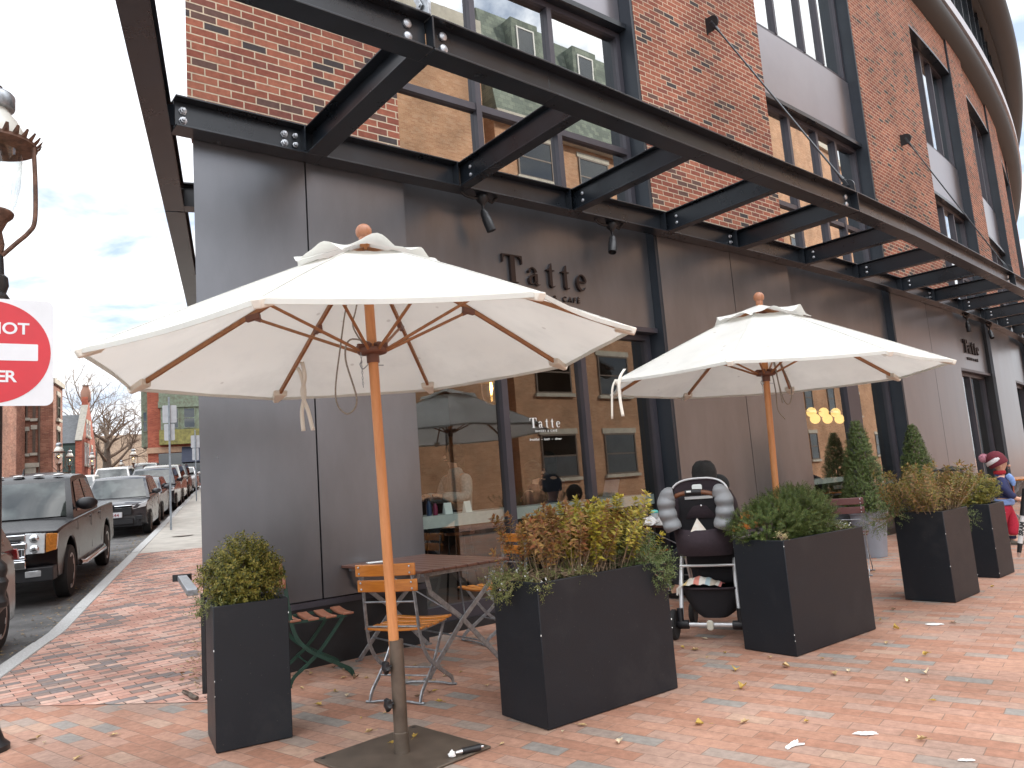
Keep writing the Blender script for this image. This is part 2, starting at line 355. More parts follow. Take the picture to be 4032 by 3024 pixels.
# side street: t along, v outward from the side wall, slope from t = 10.5
U2 = V((-.349, .937)).normalized(); N2 = V((-U2.y, U2.x)); TW0 = W0.dot(U2); SLOPE, T0 = .062, 10.5
def gz(t, tmax=66): return SLOPE * max(0, min(t, tmax) - T0)
def Sp(t, v, z=0):
    p = W0 + U2 * (t - TW0) + N2 * v
    return V((p.x, p.y, gz(t) + z))
class FB:
    """facade builder: every face has its own vertices and a (s,z) UV in metres"""
    def __init__(s): s.v = []; s.f = []; s.uv = []
    def q(s, P, uv):
        b = len(s.v); s.v += [tuple(p) for p in P]; s.uv += uv; s.f.append(tuple(range(b, b + 4)))
    def cuts(s, a, b):
        n = max(1, math.ceil((b - a) / .8)) if b > S4 else 1
        return [a + (b - a) * i / n for i in range(n + 1)]
    def slab(s, s0, s1, z0, z1, o0, o1):
        if s0 <= .01 and o1 <= .3 and o1 - o0 < 1:   # acute corner: mitre the free end along the side wall
            d = .34 * (o1 - o0); e = s0 + d; i0 = s0 - .34 * o1
            F_, Bk = lambda z: Wp(i0, o1, z), lambda z: Wp(i0 + d, o0, z)
            s.q([F_(z0), Wp(e + .1, o1, z0), Wp(e + .1, o1, z1), F_(z1)], [(i0, z0), (e + .1, z0), (e + .1, z1), (i0, z1)])
            s.q([Bk(z0), F_(z0), F_(z1), Bk(z1)], [(0, z0), (d * 3, z0), (d * 3, z1), (0, z1)])
            for z in (z0, z1): s.q([F_(z), Wp(e + .1, o1, z), Wp(e + .1, o0, z), Bk(z)], [(i0, o1), (e, o1), (e, o0), (i0, o0)])
            s0 = e + .1
        C = s.cuts(s0, s1)
        for a, b in zip(C[:-1], C[1:]):
            s.q([Wp(a, o1, z0), Wp(b, o1, z0), Wp(b, o1, z1), Wp(a, o1, z1)], [(a, z0), (b, z0), (b, z1), (a, z1)])
            s.q([Wp(b, o0, z0), Wp(a, o0, z0), Wp(a, o0, z1), Wp(b, o0, z1)], [(b, z0), (a, z0), (a, z1), (b, z1)])
            s.q([Wp(a, o1, z1), Wp(b, o1, z1), Wp(b, o0, z1), Wp(a, o0, z1)], [(a, o1), (b, o1), (b, o0), (a, o0)])
            s.q([Wp(a, o0, z0), Wp(b, o0, z0), Wp(b, o1, z0), Wp(a, o1, z0)], [(a, o0), (b, o0), (b, o1), (a, o1)])
        for a, fl in ((s0, 0), (s1, 1)):
            P = [Wp(a, o0, z0), Wp(a, o1, z0), Wp(a, o1, z1), Wp(a, o0, z1)]; u = [(a + o0, z0), (a + o1, z0), (a + o1, z1), (a + o0, z1)]
            if fl: P = P[::-1]; u = u[::-1]
            s.q(P, u)
        return s
    def build(s, name, mat, parent=None, bevel=0):
        me = bpy.data.meshes.new(name); me.from_pydata(s.v, [], s.f); me.materials.append(mat)
        lay = me.uv_layers.new(name='UVMap')
        for p in me.polygons:
            for li in p.loop_indices: lay.data[li].uv = s.uv[me.loops[li].vertex_index]
        o = bpy.data.objects.new(name, me); COL.objects.link(o)
        if parent: o.parent = parent
        return o
# ------------------------------------------------------------------ shared materials
RED = [(0, (.235, .078, .050)), (.2, (.28, .096, .060)), (.42, (.215, .068, .046)), (.62, (.31, .115, .072)), (.78, (.185, .066, .050)), (.88, (.11, .062, .052)), (.95, (.055, .045, .046))]
M = {}
M['facade_brick'] = brickmat('facade_brick', RED, (.50, .42, .31), bw=.205, bh=.0675, mort=.012, rough=.88, bump=.45)
M['paver'] = brickmat('paver', [(0, (.37, .198, .135)), (.16, (.405, .228, .16)), (.34, (.345, .176, .118)), (.5, (.385, .225, .165)), (.66, (.365, .235, .18)), (.83, (.305, .24, .20)), (.91, (.26, .235, .21)), (.96, (.40, .265, .195))], (.22, .145, .11), bw=.235, bh=.105, mort=.005, rough=.82, bump=.25, coord='Object', rot=R_(39), dirt=.3, warp=.01)
M['paver_walk'] = brickmat('paver_walk', [(0, (.50, .285, .22)), (.2, (.55, .34, .27)), (.4, (.46, .245, .185)), (.6, (.53, .36, .29)), (.78, (.27, .20, .17)), (.9, (.22, .19, .18))], (.10, .07, .055), bw=.21, bh=.1, mort=.009, rough=.85, bump=.7, coord='Object', rot=R_(-40), dirt=.3, warp=.02)
M['concrete'] = pmat('concrete', (.46, .44, .39), .9, var=.12, scale=2.2, bump=.25, bscale=90)
M['granite'] = pmat('granite', (.47, .48, .47), .8, var=.18, scale=60, bump=.3, bscale=40)
M['asphalt'] = pmat('asphalt', (.13, .13, .128), .9, var=.3, scale=1.6, bump=.6, bscale=140)
M['panel'] = pmat('panel_metal', (.205, .212, .228), .31, metal=.78, var=.08, scale=2.2, rvar=.07, stretch=(1, 1, .35))
M['panel_low'] = pmat('plinth_stone', (.020, .021, .024), .5, var=.25, scale=5)
M['spandrel'] = pmat('spandrel_metal', (.30, .29, .315), .30, metal=.8, var=.05, scale=1.4, rvar=.05)
M['steel'] = pmat('painted_steel', (.014, .018, .024), .29, metal=.1, var=.2, scale=3, spec=.6, rvar=.08)
M['reveal'] = pmat('reveal_metal', (.030, .037, .047), .42, metal=.3, var=.1, scale=2)
M['frame'] = pmat('window_frame_metal', (.066, .062, .075), .42, metal=.35, var=.08, scale=3)
M['bolt'] = pmat('galvanised_bolt', (.55, .57, .60), .45, metal=.7, var=.2, scale=40)
M['glass_up'] = glassmat('glass_upper', .42, (.42, .46, .45), 1.0, wave=.02)
M['glass_low'] = glassmat('glass_shop', .135, (.72, .78, .76), .9, wave=.008)
M['glass_clear'] = glassmat('glass_clear', .06, (.93, .95, .94), .8)
M['letter'] = pmat('letter_bronze', (.030, .018, .015), .4, metal=.4, var=.1)
M['white_print'] = pmat('white_print', (.75, .78, .76), .6, var=.03)
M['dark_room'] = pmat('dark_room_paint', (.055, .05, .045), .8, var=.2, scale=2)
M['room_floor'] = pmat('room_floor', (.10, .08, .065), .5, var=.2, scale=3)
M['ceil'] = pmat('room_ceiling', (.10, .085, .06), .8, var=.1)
M['marble'] = pmat('marble', (.62, .66, .64), .25, var=.08, scale=5, col2=(.44, .48, .47))
M['teak_pole'] = woodmat('pole_wood', (.62, .27, .10), (.50, .20, .065), .45, 'Z', 18)
M['teak_rib'] = woodmat('rib_wood', (.34, .15, .06), (.25, .105, .04), .5, 'X', 20)
M['chair_wood'] = woodmat('varnished_slat', (.58, .215, .032), (.42, .135, .018), .3, 'X', 16, coat=.3)
M['brown_slat'] = woodmat('brown_slat', (.33, .135, .075), (.24, .09, .05), .4, 'X', 16)
M['mahogany'] = woodmat('red_brown_slat', (.16, .062, .058), (.11, .045, .042), .4, 'X', 16)
M['table_wood'] = woodmat('table_slat', (.145, .062, .040), (.085, .035, .024), .3, 'X', 12, coat=.15)
M['galv'] = pmat('galvanised_steel', (.36, .38, .40), .4, metal=.75, var=.2, scale=30)
M['green_steel'] = pmat('green_painted_steel', (.012, .050, .034), .4, var=.15, scale=20)
M['canvas'] = stainmat('white_canvas', (.745, .745, .70), (.60, .585, .53), .9, trans=.32, scale=2.3, lo=.50, hi=.78, amt=.55, speck=5.5, speckcol=(.52, .50, .46))
M['bronze'] = pmat('bronze_base', (.125, .098, .075), .45, metal=.4, var=.18, scale=7)
M['blackplastic'] = pmat('black_plastic', (.010, .010, .012), .45, var=.2, scale=30)
M['planter'] = stainmat('planter_fibreglass', (.0085, .0115, .016), (.030, .030, .031), .45, scale=2.6, lo=.52, hi=.75, amt=.55, spec=.36, speck=26, speckcol=(.05, .048, .046))
M['potgrey'] = pmat('grey_pot', (.235, .25, .285), .55, var=.08, scale=4)
M['soil'] = pmat('soil', (.05, .035, .025), .95, var=.4, scale=30, bump=1, bscale=60)
M['rubber'] = pmat('tyre_rubber', (.018, .018, .018), .8, var=.2, scale=20)
M['chrome'] = pmat('chrome', (.72, .73, .75), .1, metal=1, var=.03)
M['alloy'] = pmat('alloy_wheel', (.42, .41, .40), .3, metal=.85, var=.08)
M['dark_trim'] = pmat('dark_trim', (.014, .014, .016), .5, var=.1)
M['lens'] = pmat('lamp_lens', (.50, .52, .53), .12, metal=.3, var=.12, scale=9, coat=.6)
M['amber'] = pmat('amber_lens', (.62, .25, .04), .18, var=.2, scale=30, coat=.5)
M['redlens'] = pmat('red_lens', (.45, .03, .03), .2, var=.1, coat=.5)
M['signback'] = pmat('sign_aluminium', (.52, .54, .56), .45, metal=.5, var=.08)
M['post'] = pmat('galvanised_post', (.30, .34, .37), .5, metal=.5, var=.15, scale=10)
M['bark'] = pmat('bark', (.135, .105, .082), .95, var=.3, scale=14, bump=.8, bscale=30)
M['twig'] = pmat('twig', (.20, .145, .105), .95, var=.25, scale=10)
M['red_leaf'] = leafmat('rust_leaf', [(.30, .10, .05), (.38, .16, .06), (.22, .07, .045), (.42, .22, .08)])
def carpaint(name, c, rough=.16): return pmat(name, c, rough, metal=0, var=.06, scale=2, spec=.32, coat=.22, rvar=.03)
M['glass_car'] = glassmat('glass_car', .22, (.30, .36, .35), .8)
# ------------------------------------------------------------------ ground
NW = V((math.sin(TH0), -math.cos(TH0))); DW = V((math.cos(TH0), math.sin(TH0)))
KV = 1.66
def xy(p, z=0): return V((p[0], p[1], z))
ZR = -.125
# one big road sheet: flat, then climbing the side street, then level again
road = MB()
def rrow(t, z, a=-140, b=140): return [Sp(t, a).xy.to_3d() + V((0, 0, z)), Sp(t, b).xy.to_3d() + V((0, 0, z))]
rows = [rrow(-300, ZR, -500, 500), rrow(T0, ZR, -500, 500)]
road.grid([rows[0], rows[1]])
road.grid([rrow(T0, ZR, -1.0, 160), rrow(66, gz(66) + ZR, -1.0, 160), rrow(900, gz(66) + ZR, -1.0, 700)])
road.grid([rrow(T0, ZR, -500, -1.0), rrow(900, ZR, -900, -1.0)])
tag(road.build('road', M['asphalt']), kind='structure')
pl = MB()
def kl(t, v=KV): return W0 + U2 * (t - TW0) + N2 * v
# plaza polygon: kerb side, then the line 11 m out from the wall, then under the building
d11 = W0 + NW * 11.0
# intersection of the kerb line with that line
a = kl(0); A = Matrix(((U2.x, -DW.x), (U2.y, -DW.y))); r = A.inverted() @ (d11 - a); P2 = a + U2 * r[0]
pts = [kl(T0), P2, d11 + DW * 120, W0 + DW * 120 - NW * 40, kl(T0, -.9) - NW * 30, kl(T0, -.9)]
pl.add([xy(p, 0) for p in pts], [list(range(len(pts)))])
tag(pl.build('plaza_paving', M['paver']), kind='structure')
wk = MB()
wk.add([xy((-2.19, 5.35), .004), xy((-4.05, 5.72), .004), xy(kl(7.3), .004), xy(kl(T0), .004), xy(kl(T0, -.3), .004), xy(kl(6.5, -.3), .004)][::-1], [list(range(6))])
wk.grid([[Sp(T0, -.3, .004), Sp(T0, KV, .004)], [Sp(17.9, -.3, .004), Sp(17.9, KV, .004)]])
tag(wk.build('brick_pavement', M['paver_walk']), kind='structure')
# dark soldier-course joints that run along the kerb
cw = MB()
tt = 17.9
while tt < 56:
    t2 = min(tt + 2.9, 56.5)
    cw.hexa([Sp(tt, -.4, -.1), Sp(tt, KV, -.1), Sp(t2 - .014, KV, -.1), Sp(t2 - .014, -.4, -.1)][::-1], [Sp(tt, -.4, 0), Sp(tt, KV, 0), Sp(t2 - .014, KV, 0), Sp(t2 - .014, -.4, 0)][::-1]); tt += 2.9
tag(cw.build('concrete_pavement', M['concrete']), kind='structure')
kb = MB(); random.seed(4)
tt = -8.0
while tt < 57:
    t2 = tt + random.uniform(1.7, 2.3)
    e = random.uniform(-.006, .006)
    def seg(a, b):
        kb.hexa([Sp(a, KV + .001, -.2), Sp(a, KV + .20, -.2), Sp(b, KV + .20, -.2), Sp(b, KV + .001, -.2)][::-1], [Sp(a, KV + .001, .012 + e), Sp(a, KV + .185, .006 + e), Sp(b, KV + .185, .006 + e), Sp(b, KV + .001, .012 + e)][::-1])
    if tt < T0 < t2: seg(tt, T0); seg(T0, t2 - .012)
    else: seg(tt, t2 - .012)
    tt = t2
tag(kb.build('kerb', M['granite'], bevel=.012), kind='structure')
# manhole patch, gutter litter
mh = MB(); mh.lathe([(.001, .0), (.26, .0)], 18, Sp(20.98, 1.0, .006), cap=False)
tag(mh.build('manhole_cover', pmat('rusty_iron', (.16, .12, .10), .8, var=.35, scale=14)), 'rusty round cover set in the concrete pavement', 'manhole cover')
gl = MB(); random.seed(8)
for i in range(1500):
    t = random.triangular(7, 30, 16); v = KV + .22 + abs(random.gauss(0, .28))
    p = Sp(t, v, ZR + random.uniform(.004, .02)); r = random.uniform(.008, .03); a = random.uniform(0, 6.3)
    gl.add([p + V((math.cos(a + k * 1.57) * r * (1, .55)[k % 2], math.sin(a + k * 1.57) * r * (1, .55)[k % 2], random.uniform(0, .012))) for k in range(4)], [(0, 1, 2, 3)])
tag(gl.build('gutter_litter', leafmat('litter', [(.16, .10, .05), (.26, .17, .08), (.10, .07, .05), (.34, .24, .10)], trans=.1)), kind='stuff')
lt = MB()
for i in range(230):
    t = random.triangular(6.0, 10.5, 6.8); v = max(.0, random.gauss(.06, .10))
    p = Sp(t, v, .006 + random.uniform(0, .03)); r = random.uniform(.008, .03); a = random.uniform(0, 6.3)
    lt.add([p + V((math.cos(a + k * 1.57) * r * (1, .5)[k % 2], math.sin(a + k * 1.57) * r * (1, .5)[k % 2], random.uniform(0, .02))) for k in range(4)], [(0, 1, 2, 3)])
tag(lt.build('leaf_litter', leafmat('litter_pale', [(.34, .24, .12), (.45, .34, .2), (.22, .14, .07)], trans=.1)), kind='stuff')
# ------------------------------------------------------------------ cafe building
B = thing('cafe_building', 'long curved brick building with dark metal ground floor panels and Tatte café sign', 'building')
PIERS = [(0.0, 1.87), (5.42, 8.38), (12.0, 15.5), (18.9, 20.4), (24.0, 26.4), (30.0, 33.0)]
LOWP = [(0.0, 1.88, [.92]), (5.42, 8.37, [6.91]), (12.0, 15.46, [13.75]), (18.4, 20.9, []), (24.0, 26.4, []), (30.0, 33.0, [])]
BAYS = [(1.88, 5.42), (8.38, 12.0), (15.48, 18.4), (20.9, 24.0), (26.4, 30.0)]
UBAYS = [(1.87, 5.42), (8.38, 12.0), (15.5, 18.9), (20.4, 24.0), (26.4, 30.0)]
for a, b, seams in LOWP:
    ed = [a] + seams + [b]
    for i in range(len(ed) - 1):
        FB().slab(ed[i] + (.007 if i else 0), ed[i + 1] - (.007 if i < len(ed) - 2 else 0), .515, 4.42, -.06, 0).build('wall_panel', M['panel'], B)
    FB().slab(a + .002, b - .002, .0, 4.3, -.4, -.061).build('wall_backing', M['dark_trim'], B)
    FB().slab(a, b, -.05, .455, -.06, -.012).build('plinth', M['panel_low'], B)
    FB().slab(a, b, .458, .505, -.06, .004).build('plinth_ledge', M['frame'], B)
for i, (a, b) in enumerate(PIERS):
    FB().slab(a - (.035 if i == 0 else 0), b, 4.35, 11.75, -.45, .0 if i else .006).build('brick_pier', M['facade_brick'], B)
    if i: FB().slab(a - .05, a - .002, 4.35, 11.74, -.45, -.006).build('reveal_lining', M['reveal'], B)
    if i: FB().slab(a - .05, a - .002, -.02, 4.34, -.45, -.006).build('reveal_lining', M['reveal'], B)
def window(s0, s1, z0, z1, off, mulls, trans, glass, fr=.06, dep=.1, name='window', botfr=None, mullw=.07):
    """one mesh of frame bars as part, each pane a sub-part"""
    f = FB(); bf = botfr or fr
    f.slab(s0, s1, z0, z0 + bf, off - dep, off); f.slab(s0, s1, z1 - fr, z1, off - dep, off)
    f.slab(s0, s0 + fr, z0 + bf, z1 - fr, off - dep, off); f.slab(s1 - fr, s1, z0 + bf, z1 - fr, off - dep, off)
    xs = [s0 + fr]
    for m in mulls:
        mm, mw = (m if isinstance(m, tuple) else (m, mullw))
        f.slab(mm - mw / 2, mm + mw / 2, z0 + bf, z1 - fr, off - dep, off + .012); xs += [mm - mw / 2, mm + mw / 2]
    xs.append(s1 - fr)
    zs = [z0 + bf]
    for t in trans:
        zs += [t - fr / 2, t + fr / 2]
        for i in range(0, len(xs), 2): f.slab(xs[i], xs[i + 1], t - fr / 2, t + fr / 2, off - dep, off)
    zs.append(z1 - fr)
    w = f.build(name, M['frame'], B)
    for i in range(0, len(xs), 2):
        for k in range(0, len(zs), 2):
            P = [Wp(xs[i], off - .05, zs[k]), Wp(xs[i + 1], off - .05, zs[k]), Wp(xs[i + 1], off - .05, zs[k + 1]), Wp(xs[i], off - .05, zs[k + 1])]
            # a hair of tilt per pane, like real glazing
            e = random.uniform(-.0012, .0012); n = (P[1] - P[0]).cross(P[3] - P[0]).normalized()
            P[2] = P[2] + n * e * 2; P[3] = P[3] + n * e
            MB().quad(*P).build('pane', glass, w)
    return w
random.seed(3)
REC = .22
for i, (a, b) in enumerate(BAYS):
    # sign band above the shop window
    FB().slab(a + .006, b - .055, 3.03, 4.42, -.3, -.12).build('sign_panel', M['panel'], B)
    FB().slab(a + .006, b - .055, 2.97, 3.026, -.3, -.085).build('drip_ledge', M['frame'], B)
    FB().slab(a, b - .05, -.05, .10, -.35, -.2).build('window_plinth', M['panel_low'], B)
    if i == 1: mulls, tr = [(10.42, .42)], []
    elif i == 0: mulls, tr = [3.06, 4.195], []
    else: mulls, tr = [a + (b - a) * .5], []
    window(a + .01, b - .055, .102, 2.968, -.22, mulls, tr, M['glass_low'], fr=.07, name='shop_window', botfr=.14, mullw=.075)
for i, (a, b) in enumerate(UBAYS):
    off = -REC
    mull = {0: [3.0, 4.14], 1: [9.4, 10.35, 11.05], 2: [16.9, 17.75], 3: [21.9, 22.8], 4: [28.0]}[i]
    window(a + .01, b - .055, 4.30, 6.93, off, mull, [5.31], M['glass_up'], fr=.075, mullw=.07)
    FB().slab(a + .006, b - .055, 7.0, 8.23, off - .2, off + .03).build('spandrel_panel', M['spandrel'], B)
    FB().slab(a + .006, b - .055, 6.932, 6.997, off - .2, off + .12).build('window_hood', M['steel'], B)
    window(a + .01, b - .055, 8.25, 10.74, off, mull, [], M['glass_up'], fr=.06, mullw=.06)
    FB().slab(a + .006, b - .055, 10.80, 11.75, off - .2, -.05).build('brick_lintel', M['facade_brick'], B)
    FB().slab(a + .006, b - .055, 10.742, 10.796, off - .2, -.03).build('window_hood', M['steel'], B)
# cornice: a long rounded gutter that follows the curve
def sweep(name, prof, mat, s0, s1, parent, step=1.0, smooth=45, grow=0):
    n = int((s1 - s0) / step); P = []
    for i in range(n + 1):
        s = s0 + (s1 - s0) * i / n; g = grow * max(0, s - 18)
        P.append([Wp(s, o + g, z) for o, z in prof])
    m = MB(); m.grid(P); m.add(P[0], [list(range(len(prof)))[::-1]]); m.add(P[-1], [list(range(len(prof)))])
    return m.build(name, mat, parent, smooth=smooth)
cor = pmat('cornice_metal', (.040, .039, .038), .65, metal=0, var=.1, scale=1, spec=.35)
arc = [(-.30 + .55 * math.cos(R_(t)), 12.05 + .45 * math.sin(R_(t))) for t in range(-100, 101, 20)]
sweep('cornice', [(-.5, 11.6)] + arc + [(-.5, 12.5)], cor, -.04, 60, B, grow=.012)
sweep('gutter_lip', [(-.6, 12.46), (.19, 12.46), (.19, 12.74), (-.6, 12.76)], pmat('gutter_lip', (.55, .56, .60), .4, metal=.5, var=.05), -.04, 60, B, grow=.02)
FB().slab(0, 60, 12.5, 15.0, .02, .04).build('attic_glass', M['glass_up'], B)
s = .6
while s < 50:
    FB().slab(s, s + .06, 12.8, 15.0, .04, .12).build('attic_mullion', M['steel'], B); s += 1.15
arc = [(.33 + .45 * math.cos(R_(t)), 15.5 + .45 * math.sin(R_(t))) for t in range(-90, 91, 30)]
sweep('roof_overhang', [(-9, 15.02), (.0, 15.0), (.16, 15.0), (.18, 15.08)] + arc + [(-9, 16.1)], cor, -.5, 60, B, grow=.012)
# side wall on the street, floors and rear so that rooms are closed
sw = MB()
def swb(t0, t1, z0, z1, v0, v1):
    P = lambda t, v, z: (W0 + U2 * (t - TW0) + N2 * v).to_3d() + V((0, 0, z))
    sw.hexa([P(t0, v0, z0), P(t1, v0, z0), P(t1, v1, z0), P(t0, v1, z0)], [P(t0, v0, z1), P(t1, v0, z1), P(t1, v1, z1), P(t0, v1, z1)])
swb(TW0 + .10, 52, -.2, 15.1, -.06, -.03)
sw.build('side_wall', M['facade_brick'], B, uv=lambda co, n: (co.x * U2.x + co.y * U2.y, co.z))
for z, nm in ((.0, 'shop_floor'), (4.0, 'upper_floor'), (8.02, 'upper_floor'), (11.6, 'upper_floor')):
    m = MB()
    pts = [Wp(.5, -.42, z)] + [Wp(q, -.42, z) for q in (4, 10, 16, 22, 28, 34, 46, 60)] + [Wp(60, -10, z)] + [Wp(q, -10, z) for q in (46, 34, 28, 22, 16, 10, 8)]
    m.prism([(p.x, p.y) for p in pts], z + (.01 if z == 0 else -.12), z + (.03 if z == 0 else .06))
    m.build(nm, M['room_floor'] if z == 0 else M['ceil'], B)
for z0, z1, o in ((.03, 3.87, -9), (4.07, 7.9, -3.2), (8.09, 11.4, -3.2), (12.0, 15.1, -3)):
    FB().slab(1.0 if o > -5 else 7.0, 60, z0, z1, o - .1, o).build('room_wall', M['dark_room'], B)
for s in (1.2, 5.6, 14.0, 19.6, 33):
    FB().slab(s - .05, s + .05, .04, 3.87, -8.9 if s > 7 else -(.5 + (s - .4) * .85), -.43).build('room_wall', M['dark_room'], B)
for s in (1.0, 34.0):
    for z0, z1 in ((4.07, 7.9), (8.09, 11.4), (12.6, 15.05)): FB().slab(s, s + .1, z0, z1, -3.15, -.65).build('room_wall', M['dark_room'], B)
# low ceiling with timber slats over the shop
# ---------------- lettering
def arcp(cx, cy, rx, ry, a0, a1, n=14): return [(cx + rx * math.cos(R_(a0 + (a1 - a0) * i / n)), cy + ry * math.sin(R_(a0 + (a1 - a0) * i / n))) for i in range(n + 1)]
def wid(ws, n): # interpolate a list of key widths over n points
    o = []
    for i in range(n):
        t = i / (n - 1) * (len(ws) - 1); k = min(int(t), len(ws) - 2); o.append(ws[k] + (ws[k + 1] - ws[k]) * (t - k))
    return o
def glyph(mb, ch, x, d, M4):
    st = len(mb.v)
    def poly(p, e=0): mb.prism(p, 0, d + e)
    def rib(p, ws, e=0): mb.ribbon(p, wid(ws, len(p)), 0, d + e)
    if ch == 'T':
        poly([(.36, 0), (.56, 0), (.56, 1), (.36, 1)], .001)
        poly([(0.02, .955), (.90, .955), (.90, 1), (.02, 1)]); poly([(.24, 0), (.68, 0), (.68, .03), (.24, .03)])
        poly([(.02, .70), (.05, .70), (.075, .86), (.17, .955), (.02, .955)], .0005); poly([(.87, .70), (.90, .70), (.90, .955), (.75, .955), (.845, .86)], .0005)
    elif ch == 't':
        poly([(.12, .10), (.25, .10), (.25, .90), (.22, .90), (.12, .70)], .001); poly([(0, .615), (.37, .615), (.37, .655), (0, .655)])
        rib(arcp(.275, .12, .095, .105, 185, 330, 10), [.13, .05, .02], .0005)
    elif ch == 'a':
        rib([(.42, .42)] + [(.42, .12)], [.14, .14], .001); rib(arcp(.265, .45, .155, .185, 5, 165, 12), [.14, .05, .04, .07])
        poly(arcp(.125, .50, .06, .06, 0, 345, 12), .0015)
        rib([(.40, .385), (.30, .35), (.19, .30), (.135, .22), (.13, .14), (.17, .05), (.25, .025), (.33, .06), (.40, .14)], [.02, .05, .10, .13, .12, .08, .03, .03, .03], .0005)
        rib(arcp(.515, .10, .09, .085, 185, 320, 8), [.13, .05, .02], .0005)
    elif ch == 'e':
        rib(arcp(.27, .325, .205, .30, 10, 180, 14), [.10, .035, .12], .001); rib(arcp(.27, .325, .205, .30, 180, 325, 14), [.12, .10, .035, .018], .0005)
        poly([(.10, .33), (.50, .33), (.50, .37), (.10, .37)])
    for i in range(st, len(mb.v)): mb.v[i] = tuple(M4 @ (V(mb.v[i]) + V((x, 0, 0))))
def tatte(name, mat, parent, s, z, off, cap, depth, track=1.0, each=True):
    fr = Wm(s, off, z) @ Matrix.Diagonal((cap, cap, 1, 1)); xs = [('T', 0), ('a', 1.08), ('t', 2.02), ('t', 2.74), ('e', 3.46)]
    if each:
        for ch, x in xs:
            m = MB(); glyph(m, ch, x * track, depth, fr); m.build(name, mat, parent)
    else:
        m = MB()
        for ch, x in xs: glyph(m, ch, x * track, depth, fr)
        return m.build(name, mat, parent)
def words(name, parts, mat, size, depth, fr, parent, sp=1.0, bold=0, shear=0):
    for w_, x in parts: text(name, w_, mat, size, depth, fr @ Matrix.Translation((x, 0, 0)), parent, sp=sp, bold=bold, shear=shear)
def text(name, body, mat, size, depth, M4, parent=None, sp=1.0, bold=0, align='CENTER', shear=0):
    cu = bpy.data.curves.new('text', 'FONT'); cu.body = body; cu.size = size; cu.extrude = depth / 2; cu.align_x = align; cu.space_character = sp; cu.offset = bold; cu.shear = shear
    ob = bpy.data.objects.new('text_tmp', cu); COL.objects.link(ob); bpy.context.view_layer.update()
    me = bpy.data.meshes.new_from_object(ob.evaluated_get(bpy.context.evaluated_depsgraph_get())); bpy.data.objects.remove(ob)
    for v in me.vertices: v.co = M4 @ v.co
    me.materials.clear(); me.materials.append(mat); me.name = name
    o = bpy.data.objects.new(name, me); COL.objects.link(o)
    if parent: o.parent = parent
    return o
tatte('sign_letter', M['letter'], B, 3.055, 3.37, -.12, .297, .035)
words('sign_lettering', (('BAKERY', -.22), ('&', .10), ('CAFÉ', .34)), M['letter'], .083, .02, Wm(3.66, -.112, 3.232), B, sp=1.5, bold=.0006)
tatte('sign_letter', M['letter'], B, 16.35, 3.40, -.12, .297, .035)
words('sign_lettering', (('BAKERY', -.22), ('&', .10), ('CAFÉ', .34)), M['letter'], .083, .02, Wm(16.98, -.112, 3.25), B, sp=1.5, bold=.0006)
tatte('window_letter', M['white_print'], B, 3.398, 1.868, -.266, .106, .003)
words('window_lettering', (('BAKERY', -.075), ('&', .028), ('CAFÉ', .107)), M['white_print'], .034, .002, Wm(3.615, -.264, 1.822), B, sp=1.3)
words('window_lettering', (('breakfast', -.17), ('–', -.07), ('lunch', .0), ('–', .075), ('dinner', .16)), M['white_print'], .036, .002, Wm(3.615, -.264, 1.735), B, sp=1.0, shear=.25)
# ------------------------------------------------------------------ steel canopy
CN = thing('steel_canopy', 'dark steel canopy of bolted beams and rafters running along the brick facade', 'canopy')
ZB, BH = 4.163, .25
def ibeam(m, pts, wd=.18, h=BH, tf=.014, tw=.012, z=ZB):
    for a, b in zip(pts[:-1], pts[1:]):
        a, b = xy(a), xy(b)
        m.bar(a + V((0, 0, z + tf / 2)), b + V((0, 0, z + tf / 2)), wd, tf); m.bar(a + V((0, 0, z + h - tf / 2)), b + V((0, 0, z + h - tf / 2)), wd, tf)
        m.bar(a + V((0, 0, z + h / 2)), b + V((0, 0, z + h / 2)), tw, h - 2 * tf)
    return m
inn = [Wp(s, .102) for s in (-.17, 1.0, 2.5, 4.0, 5.5, 7.0, 8.6, 10.4, 12.1, 13.85, 15.6, 17.5, 19.5, 22, 25, 28, 31)]
ibeam(MB(), inn).build('inner_beam', M['steel'], CN, bevel=.003)
of = [V(p) for p in ((-1.60, 3.653), (-.345, 4.665), (.512, 5.39), (2.64, 7.273), (4.23, 8.66), (5.473, 9.821), (6.779, 11.113), (9.264, 13.575), (12.0, 16.35), (14.6, 19.1), (17.5, 22.5))]
oc = []
for i, p in enumerate(of):
    d = (of[min(i + 1, len(of) - 1)] - of[max(i - 1, 0)]).normalized(); oc.append(p + V((-d.y, d.x)) * .092)
J = [1, 4, 7]
for a, b in ((0, 1), (1, 4), (4, 7), (7, 10)):
    P = [oc[i].copy() for i in range(a, b + 1)]
    if a: P[0] = P[0] + (P[1] - P[0]).normalized() * .012
    ibeam(MB(), P).build('outer_beam', M['steel'], CN, bevel=.003)
def outer_at(s):
    """distance out from the wall to the outer beam centre at s"""
    o = Wp(s, 0).xy; d = (Wp(s, 1).xy - o)
    for a, b in zip(oc[:-1], oc[1:]):
        e = b - a; den = d.x * e.y - d.y * e.x
        if abs(den) < 1e-9: continue
        k = ((a.x - o.x) * e.y - (a.y - o.y) * e.x) / den; q = ((a.x - o.x) * d.y - (a.y - o.y) * d.x) / den
        if -.02 <= q <= 1.02 and k > 0: return k
    return 1.4
RS = [.95, 2.46, 3.92, 5.46, 6.94, 8.62, 10.36, 12.13, 13.83, 15.57, 17.4, 19.1, 20.9, 22.7, 24.6]
